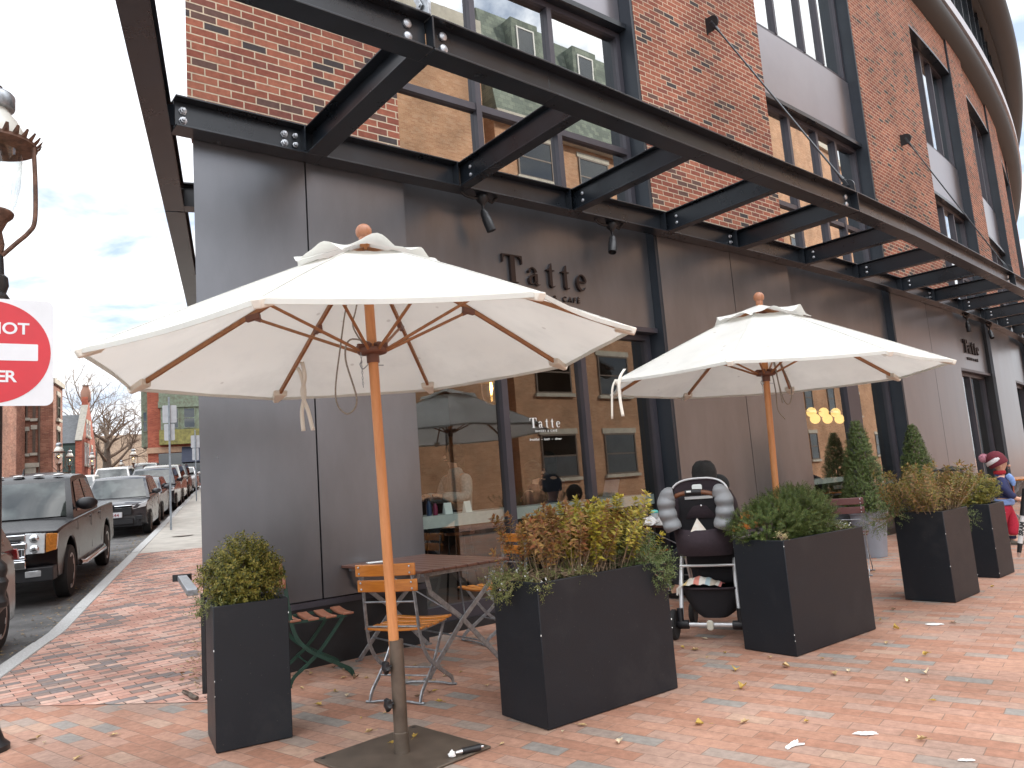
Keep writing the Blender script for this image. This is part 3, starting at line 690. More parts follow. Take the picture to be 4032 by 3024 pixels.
for i, s in enumerate(RS):
    oo = outer_at(s); big = i in (0, 4, 8, 12)
    ibeam(MB(), [Wp(s, .12).xy, Wp(s, oo - (.02 if big else .06)).xy], wd=.17 if big else .115, z=ZB + .003, h=BH - .006).build('rafter', M['steel'], CN, bevel=.003)
    if i < 12:
        pl_ = MB(); pl_.bar(Wp(s - .075 if not big else s - .1, .11, ZB + .13), Wp(s - .075 if not big else s - .1, .192, ZB + .13), .01, .215); pl_.build('stiffener', M['steel'], CN)
        for z in (.085, .165):
            b = MB(); st = 0
            t = wth(s); Mx = Matrix.Rotation(t, 3, 'Z') @ Matrix.Rotation(-PI / 2, 3, 'Y')
            if big:
                b.lathe([(.024, 0), (.024, .006), (.017, .008), (.016, .028), (.006, .03)], 6, Wp(s - .16, .118, ZB + z), Matrix.Rotation(t, 3, 'Z') @ Matrix.Rotation(PI / 2, 3, 'X'))
            else:
                b.lathe([(.019, 0), (.018, .009), (.010, .014), (.001, .015)], 12, Wp(s - .006, .30, ZB + z), Mx)
            b.build('bolt', M['bolt'], CN, smooth=30)
# the end joint on the corner, nuts on the inner beam
for s, z in ((-.10, .085), (-.10, .165), (.70, .085), (.70, .165)):
    b = MB(); t = wth(s)
    b.lathe([(.032, 0), (.032, .004), (.026, .005), (.025, .024), (.013, .026), (.012, .04), (.001, .041)], 6, Wp(s, .109, ZB + z), Matrix.Rotation(t, 3, 'Z') @ Matrix.Rotation(PI / 2, 3, 'X')); b.build('bolt', M['bolt'], CN)
for k in J:
    a = oc[k]; d = (oc[k + 1] - oc[k - 1]).normalized(); nrm = V((d.y, -d.x)); t = math.atan2(d.y, d.x)
    for e in (-.14, .14):
        for z in (.085, .175):
            b = MB(); b.lathe([(.032, 0), (.030, .012), (.016, .02), (.001, .022)], 14, xy(a + d * e + nrm * .007, ZB + z), Matrix.Rotation(t, 3, 'Z') @ Matrix.Rotation(PI / 2, 3, 'X')); b.build('bolt', M['bolt'], CN, smooth=30)
    p = MB(); p.box(xy(a + d * .01 + nrm * .05, ZB + .125), (.012, .085, BH - .035), t); p.build('stiffener', M['steel'], CN)
# side street beam with its stub rafters
def sb(t, v): return (W0 + U2 * (t - TW0) + N2 * v)
ibeam(MB(), [sb(3.2, .235), sb(7.72, .235)]).build('side_beam', M['steel'], CN, bevel=.003)
ibeam(MB(), [sb(7.74, .235), sb(16.5, .235)]).build('side_beam', M['steel'], CN, bevel=.003)
for t in (7.66, 11.0, 14.2): ibeam(MB(), [sb(t, .15), sb(t, .0)], wd=.16, z=ZB + .004, h=BH - .008).build('side_rafter', M['steel'], CN)
pl_ = MB(); pl_.bar(sb(6.02, .24).to_3d() + V((0, 0, ZB + .12)), Wp(-.16, .112, ZB + .12), .012, .17); pl_.build('splice_plate', M['steel'], CN)
# tie rods from the wall down to the outer beam
for k, (s, z) in zip(J, ((.93, 7.5), (7.0, 7.47), (13.75, 7.5))):
    a = xy(oc[k], ZB + BH + .10); ar = Wp(s, .10, z); d = (ar - a).normalized()
    t = wth(s)
    lug = MB(); lug.prism([(-.0, -.11), (.09, -.11)] + arcp(.09, 0, .11, .11, -90, 90, 12) + [(0, .11)], -.012, .012, Matrix.Translation(Wp(s, .0, z)) @ Matrix.Rotation(t - PI / 2, 4, 'Z') @ Matrix.Rotation(PI / 2, 4, 'X'))
    lug.box(Wp(s, .008, z), (.02, .016, .26), t); lug.build('anchor_plate', M['blackplastic'], CN, bevel=.003)
    lo = MB(); tt_ = t - PI / 2
    lo.prism([(-.08, 0), (.08, 0), (.08, .1)] + arcp(0, .1, .08, .08, 0, 180, 12) + [(-.08, .1)], -.012, .012, Matrix.Translation(xy(oc[k], ZB + BH - .01)) @ Matrix.Rotation(tt_, 4, 'Z') @ Matrix.Rotation(PI / 2, 4, 'X'))
    lo.build('lug', M['galv'] if k == 1 else M['steel'], CN, bevel=.003)
    rd = MB(); rd.tube([a + d * .2, ar - d * .14], .012, 8); rd.build('tie_rod', M['steel'], CN, smooth=60)
    for q, sg in ((a, 1), (ar, -1)):
        f = MB()
        for e in (-.022, .022):
            sd_ = d.cross(V((0, 0, 1))).normalized() * e
            f.bar(q + sd_ - d * .025 * sg, q + sd_ + d * .10 * sg, .01, .042)
        f.tube([q + d * .10 * sg, q + d * .2 * sg], [.026, .016], 10); f.tube([q - d.cross(V((0, 0, 1))).normalized() * .035, q + d.cross(V((0, 0, 1))).normalized() * .035], .013, 8)
        f.build('clevis', M['galv'] if k == 1 and sg == 1 else M['steel'], CN, bevel=.002)
# spotlights under the inner beam
def spot(s, aim, label):
    r = thing('spotlight', label, 'spotlight', Wp(s, .10, ZB), wth(s), 'spotlights under the canopy beam'); r.scale = (1.3, 1.3, 1.3)
    m = MB(); m.lathe([(.045, 0), (.05, -.012), (.05, -.03), (.042, -.05), (.02, -.07), (.012, -.085)], 16); m.build('junction_box', M['blackplastic'], r, smooth=40)
    c = MB(); c.tube([(-.20, 0, -.003), (-.16, 0, -.03), (-.10, -.01, -.045), (-.04, 0, -.03)], .011, 8); c.tube([(.04, 0, -.03), (.09, .0, -.045), (.12, 0, -.012), (.14, 0, -.002)], .011, 8); c.build('cable', M['blackplastic'], r, smooth=60)
    k = MB(); k.tube([(0, 0, -.075), (0, 0, -.12)], .012, 8); k.ball((0, 0, -.125), .018, 10, 7); k.build('swivel', M['blackplastic'], r, smooth=60)
    d = V(aim).normalized(); q = d.to_track_quat('Z', 'Y').to_matrix()
    h = MB(); h.lathe([(.016, -.01), (.028, .012), (.032, .03), (.033, .06), (.037, .065), (.037, .165), (.034, .168), (.031, .15), (.001, .14)], 18, V((0, 0, -.125)), q); h.build('lamp_head', M['blackplastic'], r, smooth=40)
spot(2.72, (.35, -.1, -1), 'black spotlight aimed down under the canopy left of the large Tatte sign')
spot(4.53, (-.3, -.15, -1), 'black spotlight tilted left under the canopy right of the large Tatte sign')
spot(16.06, (.05, -.05, -1), 'small far spotlight hanging straight down above the distant Tatte sign')
spot(18.03, (-.4, -.2, -1), 'small far spotlight tilted sideways right of the distant Tatte sign')
# ------------------------------------------------------------------ umbrellas
RU, ZR_, ZT = 1.39, 2.02, 2.655
def ribz(a): return ZT - (ZT - ZR_) * a ** 1.06
def canopy_pt(k, a, b, lift=0):
    """panel k of 8, radial a 0..1, across b 0..1 (hem cut straight, cloth sagging a little)"""
    t0, t1 = 2 * PI * k / 8, 2 * PI * (k + 1) / 8
    p0 = V((math.cos(t0), math.sin(t0), 0)) * RU * a; p1 = V((math.cos(t1), math.sin(t1), 0)) * RU * a
    p = p0.lerp(p1, b); sag = math.sin(PI * b)
    q = p * (1 - .018 * sag * a * a)
    return V((q.x, q.y, ribz(a) - .030 * sag * a * (1.25 - a) + lift))
def make_umbrella(name, label, seed, strap_k, cords, strap_len=.46):
    random.seed(seed)
    r = thing(name, label, 'umbrella')
    p = MB(); p.tube([(0, 0, .03), (0, 0, ZT + .02)], .0265, 24); p.build('pole', M['teak_pole'], r, smooth=40)
    f = MB(); f.ball((0, 0, ZT + .075), .045, 20, 12); f.lathe([(.03, ZT + .01), (.03, ZT + .045)], 16); f.build('finial', woodmat('finial_wood', (.40, .175, .09), (.30, .12, .06), .4, 'Z', 20), r, smooth=60)
    c = MB()
    for k in range(8):
        P = []
        for i in range(15):
            a = .19 + .81 * i / 14
            P.append([canopy_pt(k, a, j / 12) + V((0, 0, (.0025 * math.sin(i * 1.9 + j * 1.1 + k * 2 + seed) * math.sin(PI * j / 12)))) for j in range(13)])
        c.grid(P)
    for k in range(8): c.tube([canopy_pt(k, .2 + .8 * q / 8, 0) + V((0, 0, .0022)) for q in range(9)], .0032, 5)
    o = c.build('canopy', M['canvas'], r, smooth=70); weld(o)
    for e in ('canopy',): pass
    h = MB()
    for k in range(8):
        pts = [canopy_pt(k, 1.0, j / 10) for j in range(11)]
        for a, b in zip(pts[:-1], pts[1:]): h.bar(a + V((0, 0, -.006)), b + V((0, 0, -.006)), .004, .022)
    h.build('hem', M['canvas'], r)
    v = MB()
    for k in range(8):
        P = []
        ph = random.uniform(.6, 1.5)
        for i in range(8):
            a = .012 + .275 * i / 7; row = []
            for j in range(13):
                b = j / 12; e = (i / 7) ** 2.2
                q = canopy_pt(k, a, b); q.z += .012 + .020 * i / 7 + e * (.052 * ph * math.sin(PI * b) ** 1.3 - .012 * math.sin(2 * PI * b * 1.5 + k))
                q.x *= 1 + .03 * e * math.sin(PI * b * 2 + k); q.y *= 1 + .03 * e * math.sin(PI * b * 2 + k)
                row.append(q)
            P.append(row)
        v.grid(P)
    o = v.build('vent_cap', M['canvas'], r, smooth=80); weld(o)
    for k in range(8):
        t = 2 * PI * k / 8; d = V((math.cos(t), math.sin(t), 0))
        P = [d * RU * a + V((0, 0, ribz(a) - .020)) for a in (.03, .25, .5, .75, .975)]
        b = MB(); b.strip(P, .016, .024); b.build('rib', M['teak_rib'], r)
        m = d * RU * .47 + V((0, 0, ribz(.47) - .045)); n = d * .065 + V((0, 0, 2.06))
        s = MB(); s.tube([n, m], .0085, 8); s.build('strut', M['teak_rib'], r, smooth=60)
        g = MB(); g.bar(m - d * .035 + V((0, 0, .012)), m + d * .045 + V((0, 0, -.002)), .026, .034); g.bar(m + (n - m) * .07, m, .018, .022); g.build('hinge', M['hub'], r, bevel=.003)
        pk = MB(); e = d * RU; s_ = V((-d.y, d.x, 0))
        z = ribz(1.0)
        tip = [e * .93 + s_ * .045 + V((0, 0, ribz(.93) - .046)), e * .93 - s_ * .045 + V((0, 0, ribz(.93) - .046)), e * 1.0 - s_ * .016 + V((0, 0, z - .036)), e * 1.0 + s_ * .016 + V((0, 0, z - .036))]
        top = [e * .93 + s_ * .05 + V((0, 0, ribz(.93) - .008)), e * .93 - s_ * .05 + V((0, 0, ribz(.93) - .008)), e * 1.012 - s_ * .02 + V((0, 0, z - .002)), e * 1.012 + s_ * .02 + V((0, 0, z - .002))]
        pk.hexa(tip, top); pk.build('rib_pocket', M['canvas_pocket'], r, bevel=.006)
    hb = MB(); hb.lathe([(.03, 2.0), (.034, 2.0), (.034, 2.045), (.075, 2.05), (.08, 2.058), (.078, 2.075), (.05, 2.08), (.035, 2.085)], 24)
    for k in range(8):
        t = 2 * PI * k / 8; hb.box((.06 * math.cos(t), .06 * math.sin(t), 2.085), (.05, .018, .03), t)
    hb.build('runner_hub', M['hub'], r, smooth=35)
    th = MB(); th.lathe([(.0275, 2.56), (.055, 2.57), (.06, 2.60), (.03, 2.62)], 20); th.build('top_hub', M['hub'], r, smooth=35)
    for pts in cords:
        q = MB(); q.tube(smooth_path(pts, 6), .0048, 6); q.build('pull_cord', M['cord'], r, smooth=60)
    ch = MB()
    for i in range(13):
        ch.tube([V((-.052, -.055, 2.045 - i * .0145)) + V((math.cos(a) * .004, 0, math.sin(a) * .009)) if i % 2 else V((-.052, -.055, 2.045 - i * .0145)) + V((0, math.cos(a) * .004, math.sin(a) * .009)) for a in (0, 1.05, 2.1, 3.14, 4.19, 5.24)], .0016, 5, closed=True)
    ch.build('chain', M['galv'], r)
    hk = MB(); hk.tube(smooth_path([(-.025, -.02, 1.99), (-.05, -.04, 1.965), (-.062, -.05, 1.99), (-.05, -.045, 2.005)], 5), .003, 6); hk.tube([(.02, .0, 1.985), (.055, -.01, 1.98)], .003, 6); hk.build('pin_hook', M['galv'], r, smooth=60)
    t = 2 * PI * strap_k / 8; d = V((math.cos(t), math.sin(t), 0)); s_ = V((-d.y, d.x, 0))
    return r, d, s_
def smooth_path(P, n=5):
    P = [V(p) for p in P]; o = []
    for i in range(len(P) - 1):
        p0, p1, p2, p3 = P[max(i - 1, 0)], P[i], P[i + 1], P[min(i + 2, len(P) - 1)]
        for k in range(n):
            t = k / n
            o.append(.5 * ((2 * p1) + (p2 - p0) * t + (2 * p0 - 5 * p1 + 4 * p2 - p3) * t * t + (3 * p1 - p0 - 3 * p2 + p3) * t ** 3))
    o.append(P[-1]); return o
def weld(o, d=.0005):
    bm = bmesh.new(); bm.from_mesh(o.data); bmesh.ops.remove_doubles(bm, verts=bm.verts, dist=d); bm.to_mesh(o.data); bm.free()
M['hub'] = pmat('hub_plastic', (.155, .062, .038), .5, var=.1)
M['cord'] = pmat('grey_cord', (.26, .23, .19), .85, var=.15, scale=60)
M['canvas_pocket'] = pmat('pocket_canvas', (.74, .71, .63), .9, var=.06)
M['chain_'] = M['galv']
U1, d1, s1 = make_umbrella('patio_umbrella', 'large cream umbrella nearest the camera, its wooden pole in a bronze base', 5, 2,
    [[(-.02, -.03, 2.60), (-.10, -.06, 2.35), (-.15, -.08, 2.1), (-.20, -.06, 1.83), (-.15, -.05, 1.735), (-.09, -.06, 1.80), (-.13, -.08, 2.02), (-.10, -.08, 2.12), (.0, -.06, 2.10)],
     [(.0, -.03, 2.58), (-.06, -.05, 2.3), (-.085, -.05, 2.2), (-.04, -.04, 2.1)]])
U1.location = (-.69, 4.02, 0); U1.rotation_euler = (R_(-.87), R_(-.85), R_(38.8))
# rotate the cords with world orientation in mind: they hang on the camera side
U2_, d2, s2 = make_umbrella('patio_umbrella', 'cream canvas umbrella on a wooden pole farther back, rising behind the black stroller', 9, 5,
    [[(.03, -.03, 2.55), (.05, -.06, 2.2), (.10, -.08, 1.85), (.16, -.06, 1.80), (.19, -.04, 1.93), (.12, -.04, 2.15), (.05, -.03, 2.4)],
     [(.03, -.03, 2.5), (.06, -.08, 2.1), (.085, -.10, 1.80), (.06, -.06, 2.2)], [(.04, -.03, 2.1), (.055, -.05, 1.9), (.06, -.05, 1.75), (.11, -.06, 1.67)]])
U2_.location = (2.10, 6.45, 0); U2_.rotation_euler = (R_(1.0), R_(1.3), R_(17.2))
for r in (U1, U2_):
    for ch in r.children:
        if ch.name.split('.')[0] in ('pull_cord', 'chain', 'pin_hook'): ch.rotation_euler = (0, 0, -r.rotation_euler.z)
def strap(parent, pts, w, name='tie_strap'):
    inv = (Matrix.Translation(parent.location) @ parent.rotation_euler.to_matrix().to_4x4()).inverted()
    P = smooth_path(pts, 5); row = []
    m = MB()
    for i, p in enumerate(P):
        a = P[max(i - 1, 0)]; b = P[min(i + 1, len(P) - 1)]
        row.append(p)
    wv = V((.97, .2, 0)) * w / 2
    m.grid([[inv @ (p - wv), inv @ (p + wv)] for p in row]); o = m.build(name, M['canvas_pocket'], parent, smooth=80)
    so_ = o.modifiers.new('thick', 'SOLIDIFY'); so_.thickness = .003
strap(U1, [(-1.37, 4.83, 2.15), (-1.345, 4.82, 2.1), (-1.33, 4.835, 1.98), (-1.35, 4.83, 1.86), (-1.345, 4.83, 1.735)], .026)
strap(U1, [(-1.34, 4.83, 2.20), (-1.32, 4.82, 2.08), (-1.345, 4.835, 1.98), (-1.31, 4.83, 1.86), (-1.285, 4.83, 1.735)], .026)
strap(U2_, [(.86, 5.72, 2.10), (.81, 5.69, 2.02), (.80, 5.69, 1.88), (.81, 5.69, 1.74)], .024)
strap(U2_, [(.79, 5.75, 2.03), (.755, 5.74, 1.95), (.735, 5.75, 1.73)], .016)
ub = thing('umbrella_base', 'square brown steel plate with a bronze tube and two black knobs on the brick paving', 'umbrella base', (-.69, 4.02, 0), R_(44.6))
m = MB(); m.box((.0, 0, .0075), (.635, .635, .013)); m.build('base_plate', M['bronze'], ub, bevel=.006)
m = MB(); m.lathe([(.0285, .56), (.036, .56), (.036, .115), (.039, .112), (.039, .014), (.03, .014)], 28); m.build('tube', M['bronze'], ub, smooth=35)
for z in (.255, .435):
    k = MB(); Mx = Matrix.Rotation(R_(215 - 44.6), 3, 'Z') @ Matrix.Rotation(PI / 2, 3, 'Y')
    def wob(p, i, kk): return p * (1 + (.20 * math.cos(kk * PI / 3) if 2 <= i <= 4 else 0)) if i not in (0, 1) else p
    k.lathe([(.009, .03), (.009, .05), (.026, .052), (.03, .062), (.027, .074), (.015, .078), (.001, .079)], 24, (0, 0, z), Mx, wob=lambda p, i, kk: V((p.x * (1 + (.2 * math.cos(kk * 2 * PI / 24 * 5) if 2 <= i <= 4 else 0)), p.y * (1 + (.2 * math.cos(kk * 2 * PI / 24 * 5) if 2 <= i <= 4 else 0)), p.z)))
    k.build('knob', M['blackplastic'], ub, smooth=40)
for x, y in ((.28, .28), (-.28, .28), (.28, -.28), (-.28, -.28)):
    k = MB(); k.lathe([(.012, .0142), (.001, .0146)], 12, (x, y, 0)); k.build('bolt_hole', M['blackplastic'], ub)
# bicycle light / pump-like black handle lying on the plate, with a crumpled foil
pt = thing('torch', 'small black torch with a silver end lying on the umbrella base plate', 'torch', (-.335, 3.945, .0275), R_(25))
m = MB(); Mx = Matrix.Rotation(PI / 2, 3, 'Y'); m.lathe([(.001, -.05), (.015, -.05), (.016, .045), (.012, .048), (.001, .048)], 16, M=Mx); m.build('grip', M['blackplastic'], pt, smooth=40)
m = MB(); m.lathe([(.001, -.085), (.008, -.085), (.011, -.07), (.012, -.0505)], 14, M=Mx); m.lathe([(.009, .0485), (.007, .062), (.001, .063)], 14, M=Mx); m.build('metal_end', M['chrome'], pt, smooth=40)
pf = MB(); random.seed(2)
pf.lathe([(.001, 0), (.016, .004), (.02, .014), (.012, .024), (.001, .028)], 10, (-.425, 3.895, .0145), wob=lambda p, i, k: p * random.uniform(.7, 1.25)); tag(pf.build('foil_scrap', pmat('white_paper', (.78, .78, .76), .7, var=.05)), 'crumpled scrap of white paper beside the black torch', 'paper scrap')

# ------------------------------------------------------------------ folding bistro chairs and tables
def make_chair(label, wood, metal, seats=5, slat_h=.075, group='folding slatted bistro chairs'):
    r = thing('bistro_chair', label, 'chair', group=group)
    y0 = -.205
    for i in range(seats):
        y = -.185 + .385 * i / (seats - 1)
        m = MB(); wd = .385 / seats * .80; P = []
        for j in range(9):
            x = -.205 + .41 * j / 8; z = .452 - .010 * math.sin(PI * j / 8) - .008 * math.sin(PI * i / (seats - 1))
            P.append((x, y, z))
        m.strip(P, wd, .016); m.build('seat_slat', wood, r, bevel=.004)
    for z, y in ((.825, -.272), (.725, -.253)):
        m = MB(); P = []
        for j in range(11):
            x = -.215 + .43 * j / 10; P.append((x, y - .022 * math.sin(PI * j / 10), z))
        m.strip(P, .016, slat_h); m.build('back_slat', wood, r, bevel=.005)
    for s in (-1, 1):
        P = [(s * .182, -.262, .845), (s * .182, -.246, .70), (s * .186, -.228, .55), (s * .188, -.212, .44), (s * .19, -.178, .33), (s * .192, -.10, .235), (s * .192, .0, .17), (s * .192, .12, .10), (s * .192, .195, .055), (s * .192, .215, .012)]
        m = MB(); m.strip(smooth_path(P, 3), .009, .026, up=(0, 1, .3)); m.build('back_post', metal, r)
        P = [(s * .175, .165, .435), (s * .177, .06, .30), (s * .178, -.03, .20), (s * .178, -.13, .12), (s * .178, -.205, .065), (s * .178, -.235, .012)]
        m = MB(); m.strip(smooth_path(P, 3), .009, .024, up=(0, 1, .3)); m.build('leg', metal, r)
        m = MB(); m.bar((s * .184, -.215, .438), (s * .18, .19, .436), .012, .018); m.build('seat_rail', metal, r)
        for z, y in ((.845, -.286), (.805, -.282), (.745, -.27), (.705, -.262)):
            b = MB(); b.ball((s * .182, y - .006, z), (.007, .005, .007), 8, 6); b.build('rivet', M['galv'] if metal is not M['galv'] else M['bolt'], r, smooth=60)
    for y, z, x in ((-.237, .62, .186), (.0, .165, .185), (-.10, .138, .176), (-.205, .462, .19)):
        m = MB(); m.tube([(-x, y, z), (x, y, z)], .006, 8); m.build('crossbar', metal, r, smooth=60)
    for y, x in ((.215, .205), (-.235, .195)):
        m = MB(); m.tube(smooth_path([(-x - .012, y, .008), (-x * .8, y, .008), (-x * .5, y, .015), (0, y, .017), (x * .5, y, .015), (x * .8, y, .008), (x + .012, y, .008)], 3), .008, 8); m.build('foot_bar', metal, r, smooth=60)
    return r
def place(o, x, y, deg, label=None):
    """facing deg (from +X) with the chair's own front on +Y"""
    o.location = (x, y, 0); o.rotation_euler = (0, 0, R_(deg - 90))
    if label: o['label'] = label
    return o
c1 = place(make_chair('varnished orange slat folding chair with its back to the camera beside the umbrella pole', M['chair_wood'], M['galv']), -.80, 5.19, 70)
c2 = place(copy_tree(c1), -.30, 6.74, 214, 'varnished orange slat folding chair on the far side of the table by the shop window')
cg = place(make_chair('green framed folding chair with brown slats half hidden behind the square planter', M['brown_slat'], M['green_steel'], 4), -1.60, 5.86, 28)
cm = place(make_chair('folding chair with red brown slats in front of the grey round pot', M['mahogany'], M['galv'], 4), 3.72, 8.93, 63)
c5 = place(copy_tree(c1), 1.30, 8.75, -60, 'orange slat folding chair behind the stroller, mostly hidden')
c6 = place(copy_tree(cm), 5.85, 11.5, 120, 'red brown slat folding chair far back by the distant orange table')
bpy.data.objects.remove(c6) if False else None
def make_table(label, L=1.2, Wd=.8, n=8, wood=None):
    r = thing('bistro_table', label, 'table', group='folding slatted bistro tables')
    wood = wood or M['table_wood']
    for i in range(n):
        m = MB(); m.box((-L / 2 + 0, 0, 0), (0.001, .001, .001)) if False else None
        m.box((0, -Wd / 2 + Wd * (i + .5) / n, .742), (L, Wd / n - .006, .022)); m.build('tabletop_slat', wood, r, bevel=.004)
    for x in (-L / 2 + .06, L / 2 - .06):
        m = MB(); m.box((x, 0, .717), (.04, Wd - .1, .026)); m.build('batten', M['galv'], r)
    for x in (-L / 2 + .10, L / 2 - .10):
        for s in (-1, 1):
            m = MB(); q = .008 * s
            m.strip([(x + q, s * .30, .70), (x + q, s * .27, .60), (x + q, -s * .22, .13), (x + q, -s * .325, .014)], .036, .007, up=(1, 0, 0)) if False else m.strip([(x + q, s * .29, .703), (x + q, s * .26, .58), (x + q, s * .0, .36), (x + q, -s * .325, .012)], .010, .036, up=(0, 0, 1)); m.build('leg', M['galv'], r, bevel=.002)
            f = MB(); f.box((x + q, -s * .335, .007), (.03, .05, .012)); f.build('foot', M['galv'], r)
    for s in (-1, 1):
        m = MB(); m.tube([(-L / 2 + .1, s * .20, .16), (L / 2 - .1, s * .20, .16)], .007, 8); m.build('stretcher', M['galv'], r, smooth=60)
        m = MB(); m.tube([(-L / 2 + .1, s * .02, .37), (s * .05, s * .30, .70)], .006, 8); m.build('brace', M['galv'], r, smooth=60)
    return r
t1 = make_table('dark brown slatted folding table by the shop window with a white card on it'); t1.location = (-.81, 6.12, 0); t1.rotation_euler = (0, 0, R_(130))
t2 = copy_tree(t1); t2.location = (1.62, 8.55, 0); t2.rotation_euler = (0, 0, R_(128)); t2['label'] = 'brown table behind the black stroller littered with cups, plates and napkins'
pc = MB(); pc.box((0, 0, 0), (.15, .105, .002)); o = pc.build('paper_card', M['white_print']); o.location = (-1.22, 6.36, .755); o.rotation_euler = (0, 0, R_(20)); tag(o, 'white paper card lying on the dark slatted table', 'card')

# ------------------------------------------------------------------ planters
def planter(label, c, dx, dy, h, rz, name='planter', mat=None):
    r = thing(name, label, 'planter', (c[0], c[1], 0), rz, 'dark grey box planters')
    m = MB(); t = .022; x, y = dx / 2, dy / 2
    o = [(-x, -y), (x, -y), (x, y), (-x, y)]; i_ = [(-x + t, -y + t), (x - t, -y + t), (x - t, y - t), (-x + t, y - t)]
    vs = [(a, b, 0.004) for a, b in o] + [(a, b, h) for a, b in o] + [(a, b, h) for a, b in i_] + [(a, b, h - .12) for a, b in i_]
    fs = [(3, 2, 1, 0)]
    for k in range(4):
        l = (k + 1) % 4; fs += [(k, l, 4 + l, 4 + k), (4 + k, 4 + l, 8 + l, 8 + k), (8 + k, 8 + l, 12 + l, 12 + k)]
    fs.append((12, 13, 14, 15)); m.add(vs, fs); m.build('planter_box', mat or M['planter'], r, bevel=.004)
    n = 14; s = MB(); random.seed(int(dx * 100))
    s.grid([[(-x + t + (dx - 2 * t) * i / n, -y + t + (dy - 2 * t) * j / n, h - .045 + random.uniform(-.012, .015)) for j in range(n + 1)] for i in range(n + 1)]); s.build('soil', M['soil'], r)
    ch = MB(); random.seed(int(c[0] * 100))
    for k in range(4):
        q = random.choice([(-x, -y), (x, -y)]); z = random.uniform(.05, h - .02)
        ch.ball((q[0], q[1], z), (random.uniform(.002, .004), random.uniform(.002, .004), random.uniform(.002, .007)), 6, 4)
    ch.build('paint_chip', M['white_print'], r)
    return r
def pc_(c, a, dx, dy):  # centre from the near corner, dx along a, dy along a+90
    return (c[0] + dx / 2 * math.cos(a) - dy / 2 * math.sin(a), c[1] + dx / 2 * math.sin(a) + dy / 2 * math.cos(a))
planter('square dark planter with a round boxwood at the left end by the pavement', pc_((-1.716, 4.251), R_(28), .40, .40), .40, .40, .762, R_(28))
planter('long black planter with reddish and yellow shrubs in the middle foreground', pc_((.052, 4.213), R_(37.2), 1.02, .42), 1.02, .42, .762, R_(37.2))
planter('long black planter with a green yew, right of the stroller', pc_((1.777, 5.353), R_(37.8), 1.06, .42), 1.06, .42, .775, R_(37.8))
planter('black planter with a spreading golden brown shrub, right of the yew planter', pc_((3.661, 6.776), R_(41.5), .60, .42), .60, .42, .78, R_(41.5))
planter('black planter with a low green boxwood, farthest right beside the child', pc_((4.717, 7.85), R_(41.5), .46, .42), .46, .42, .735, R_(41.5))
for (s, off, lab) in ((8.24, .76, 'round grey plastic pot with a tall cone of boxwood beside the shop door'), (11.0, .40, 'round grey pot hidden behind the golden shrub under the second cone of boxwood')):
    p = Wp(s, off); r = thing('round_pot', lab, 'pot', p, 0, 'round grey pots by the shop door')
    m = MB(); m.lathe([(.001, .004), (.17, .004), (.225, .56), (.24, .565), (.24, .605), (.222, .605), (.215, .52), (.001, .52)], 40); m.build('pot_body', M['potgrey'], r, smooth=35)
    m = MB(); m.lathe([(.001, .525), (.214, .525)], 24, cap=False); m.build('soil', M['soil'], r)
# ------------------------------------------------------------------ planting
def leaf(mb, p, d, n, L, Wd, fold=.25):
    d = d.normalized(); s = d.cross(n)
    if s.length < 1e-4: s = d.orthogonal()
    s.normalize(); n = s.cross(d)
    a = p; b = p + d * L * .45 + s * Wd / 2 + n * fold * Wd * .5; c = p + d * L; e = p + d * L * .45 - s * Wd / 2 + n * fold * Wd * .5
    k = len(mb.v); mb.v += [tuple(a), tuple(b), tuple(c), tuple(e)]; mb.f.append([k, k + 1, k + 2, k + 3]); mb.m.append(mb.mi)
def rdir():
    z = random.uniform(-1, 1); t = random.uniform(0, 2 * PI); r = math.sqrt(1 - z * z); return V((r * math.cos(t), r * math.sin(t), z))
def sprig(mb, p, d, L, nl, ll, lw, spread=.9, st=None, droop=0):
    d = d.normalized(); a = d.orthogonal().normalized(); b = d.cross(a); ph = random.uniform(0, 6)
    if st: st.tube([p, p + d * L], [.0022, .0008], 4, cap=False)
    for i in range(nl):
        t = (i + .5) / nl; q = p + d * L * t - V((0, 0, droop * t * t * L)); g = ph + i * 2.4
        o = (a * math.cos(g) + b * math.sin(g)); w = d * (1 - spread * (1 - .5 * t)) + o * spread
        leaf(mb, q, w, d, ll * random.uniform(.7, 1.2), lw * random.uniform(.8, 1.2))
def blob(mb, c, rad, n, L, nl, ll, lw, up=.4, shell=.55, f=None, spread=.9, st=None, lump=.12, zmin=-1):
    lum = [(rdir(), random.uniform(-lump, lump)) for _ in range(14)]
    k = 0
    while k < n:
        u = rdir()
        if u.z < zmin: continue
        g = 1 + sum(w * max(0, u.dot(q)) ** 4 for q, w in lum)
        r = (shell + (1 - shell) * random.random() ** .5) * g
        if f: r *= f(u)
        p = V((c[0] + u.x * rad[0] * r, c[1] + u.y * rad[1] * r, c[2] + u.z * rad[2] * r))
        d = V((u.x / rad[0], u.y / rad[1], u.z / rad[2])).normalized() + V((0, 0, up)) + rdir() * .45
        sprig(mb, p, d, L * random.uniform(.6, 1.25), nl, ll, lw, spread, st); k += 1
def plant(name, label, base, cat='shrub', group=None): return thing(name, label, cat, base, 0, group)
def local(mb, base):
    b = V(base)
    mb.v = [tuple(V(v) - b) for v in mb.v]; return mb
BOX = leafmat('boxwood_leaf', [(.22, .20, .028), (.11, .13, .022), (.29, .255, .05), (.165, .165, .026), (.36, .29, .07), (.06, .075, .016)])
YEW = leafmat('yew_needle', [(.065, .11, .024), (.09, .14, .032), (.12, .165, .042), (.07, .11, .026), (.17, .20, .055), (.04, .07, .018)], rough=.45)
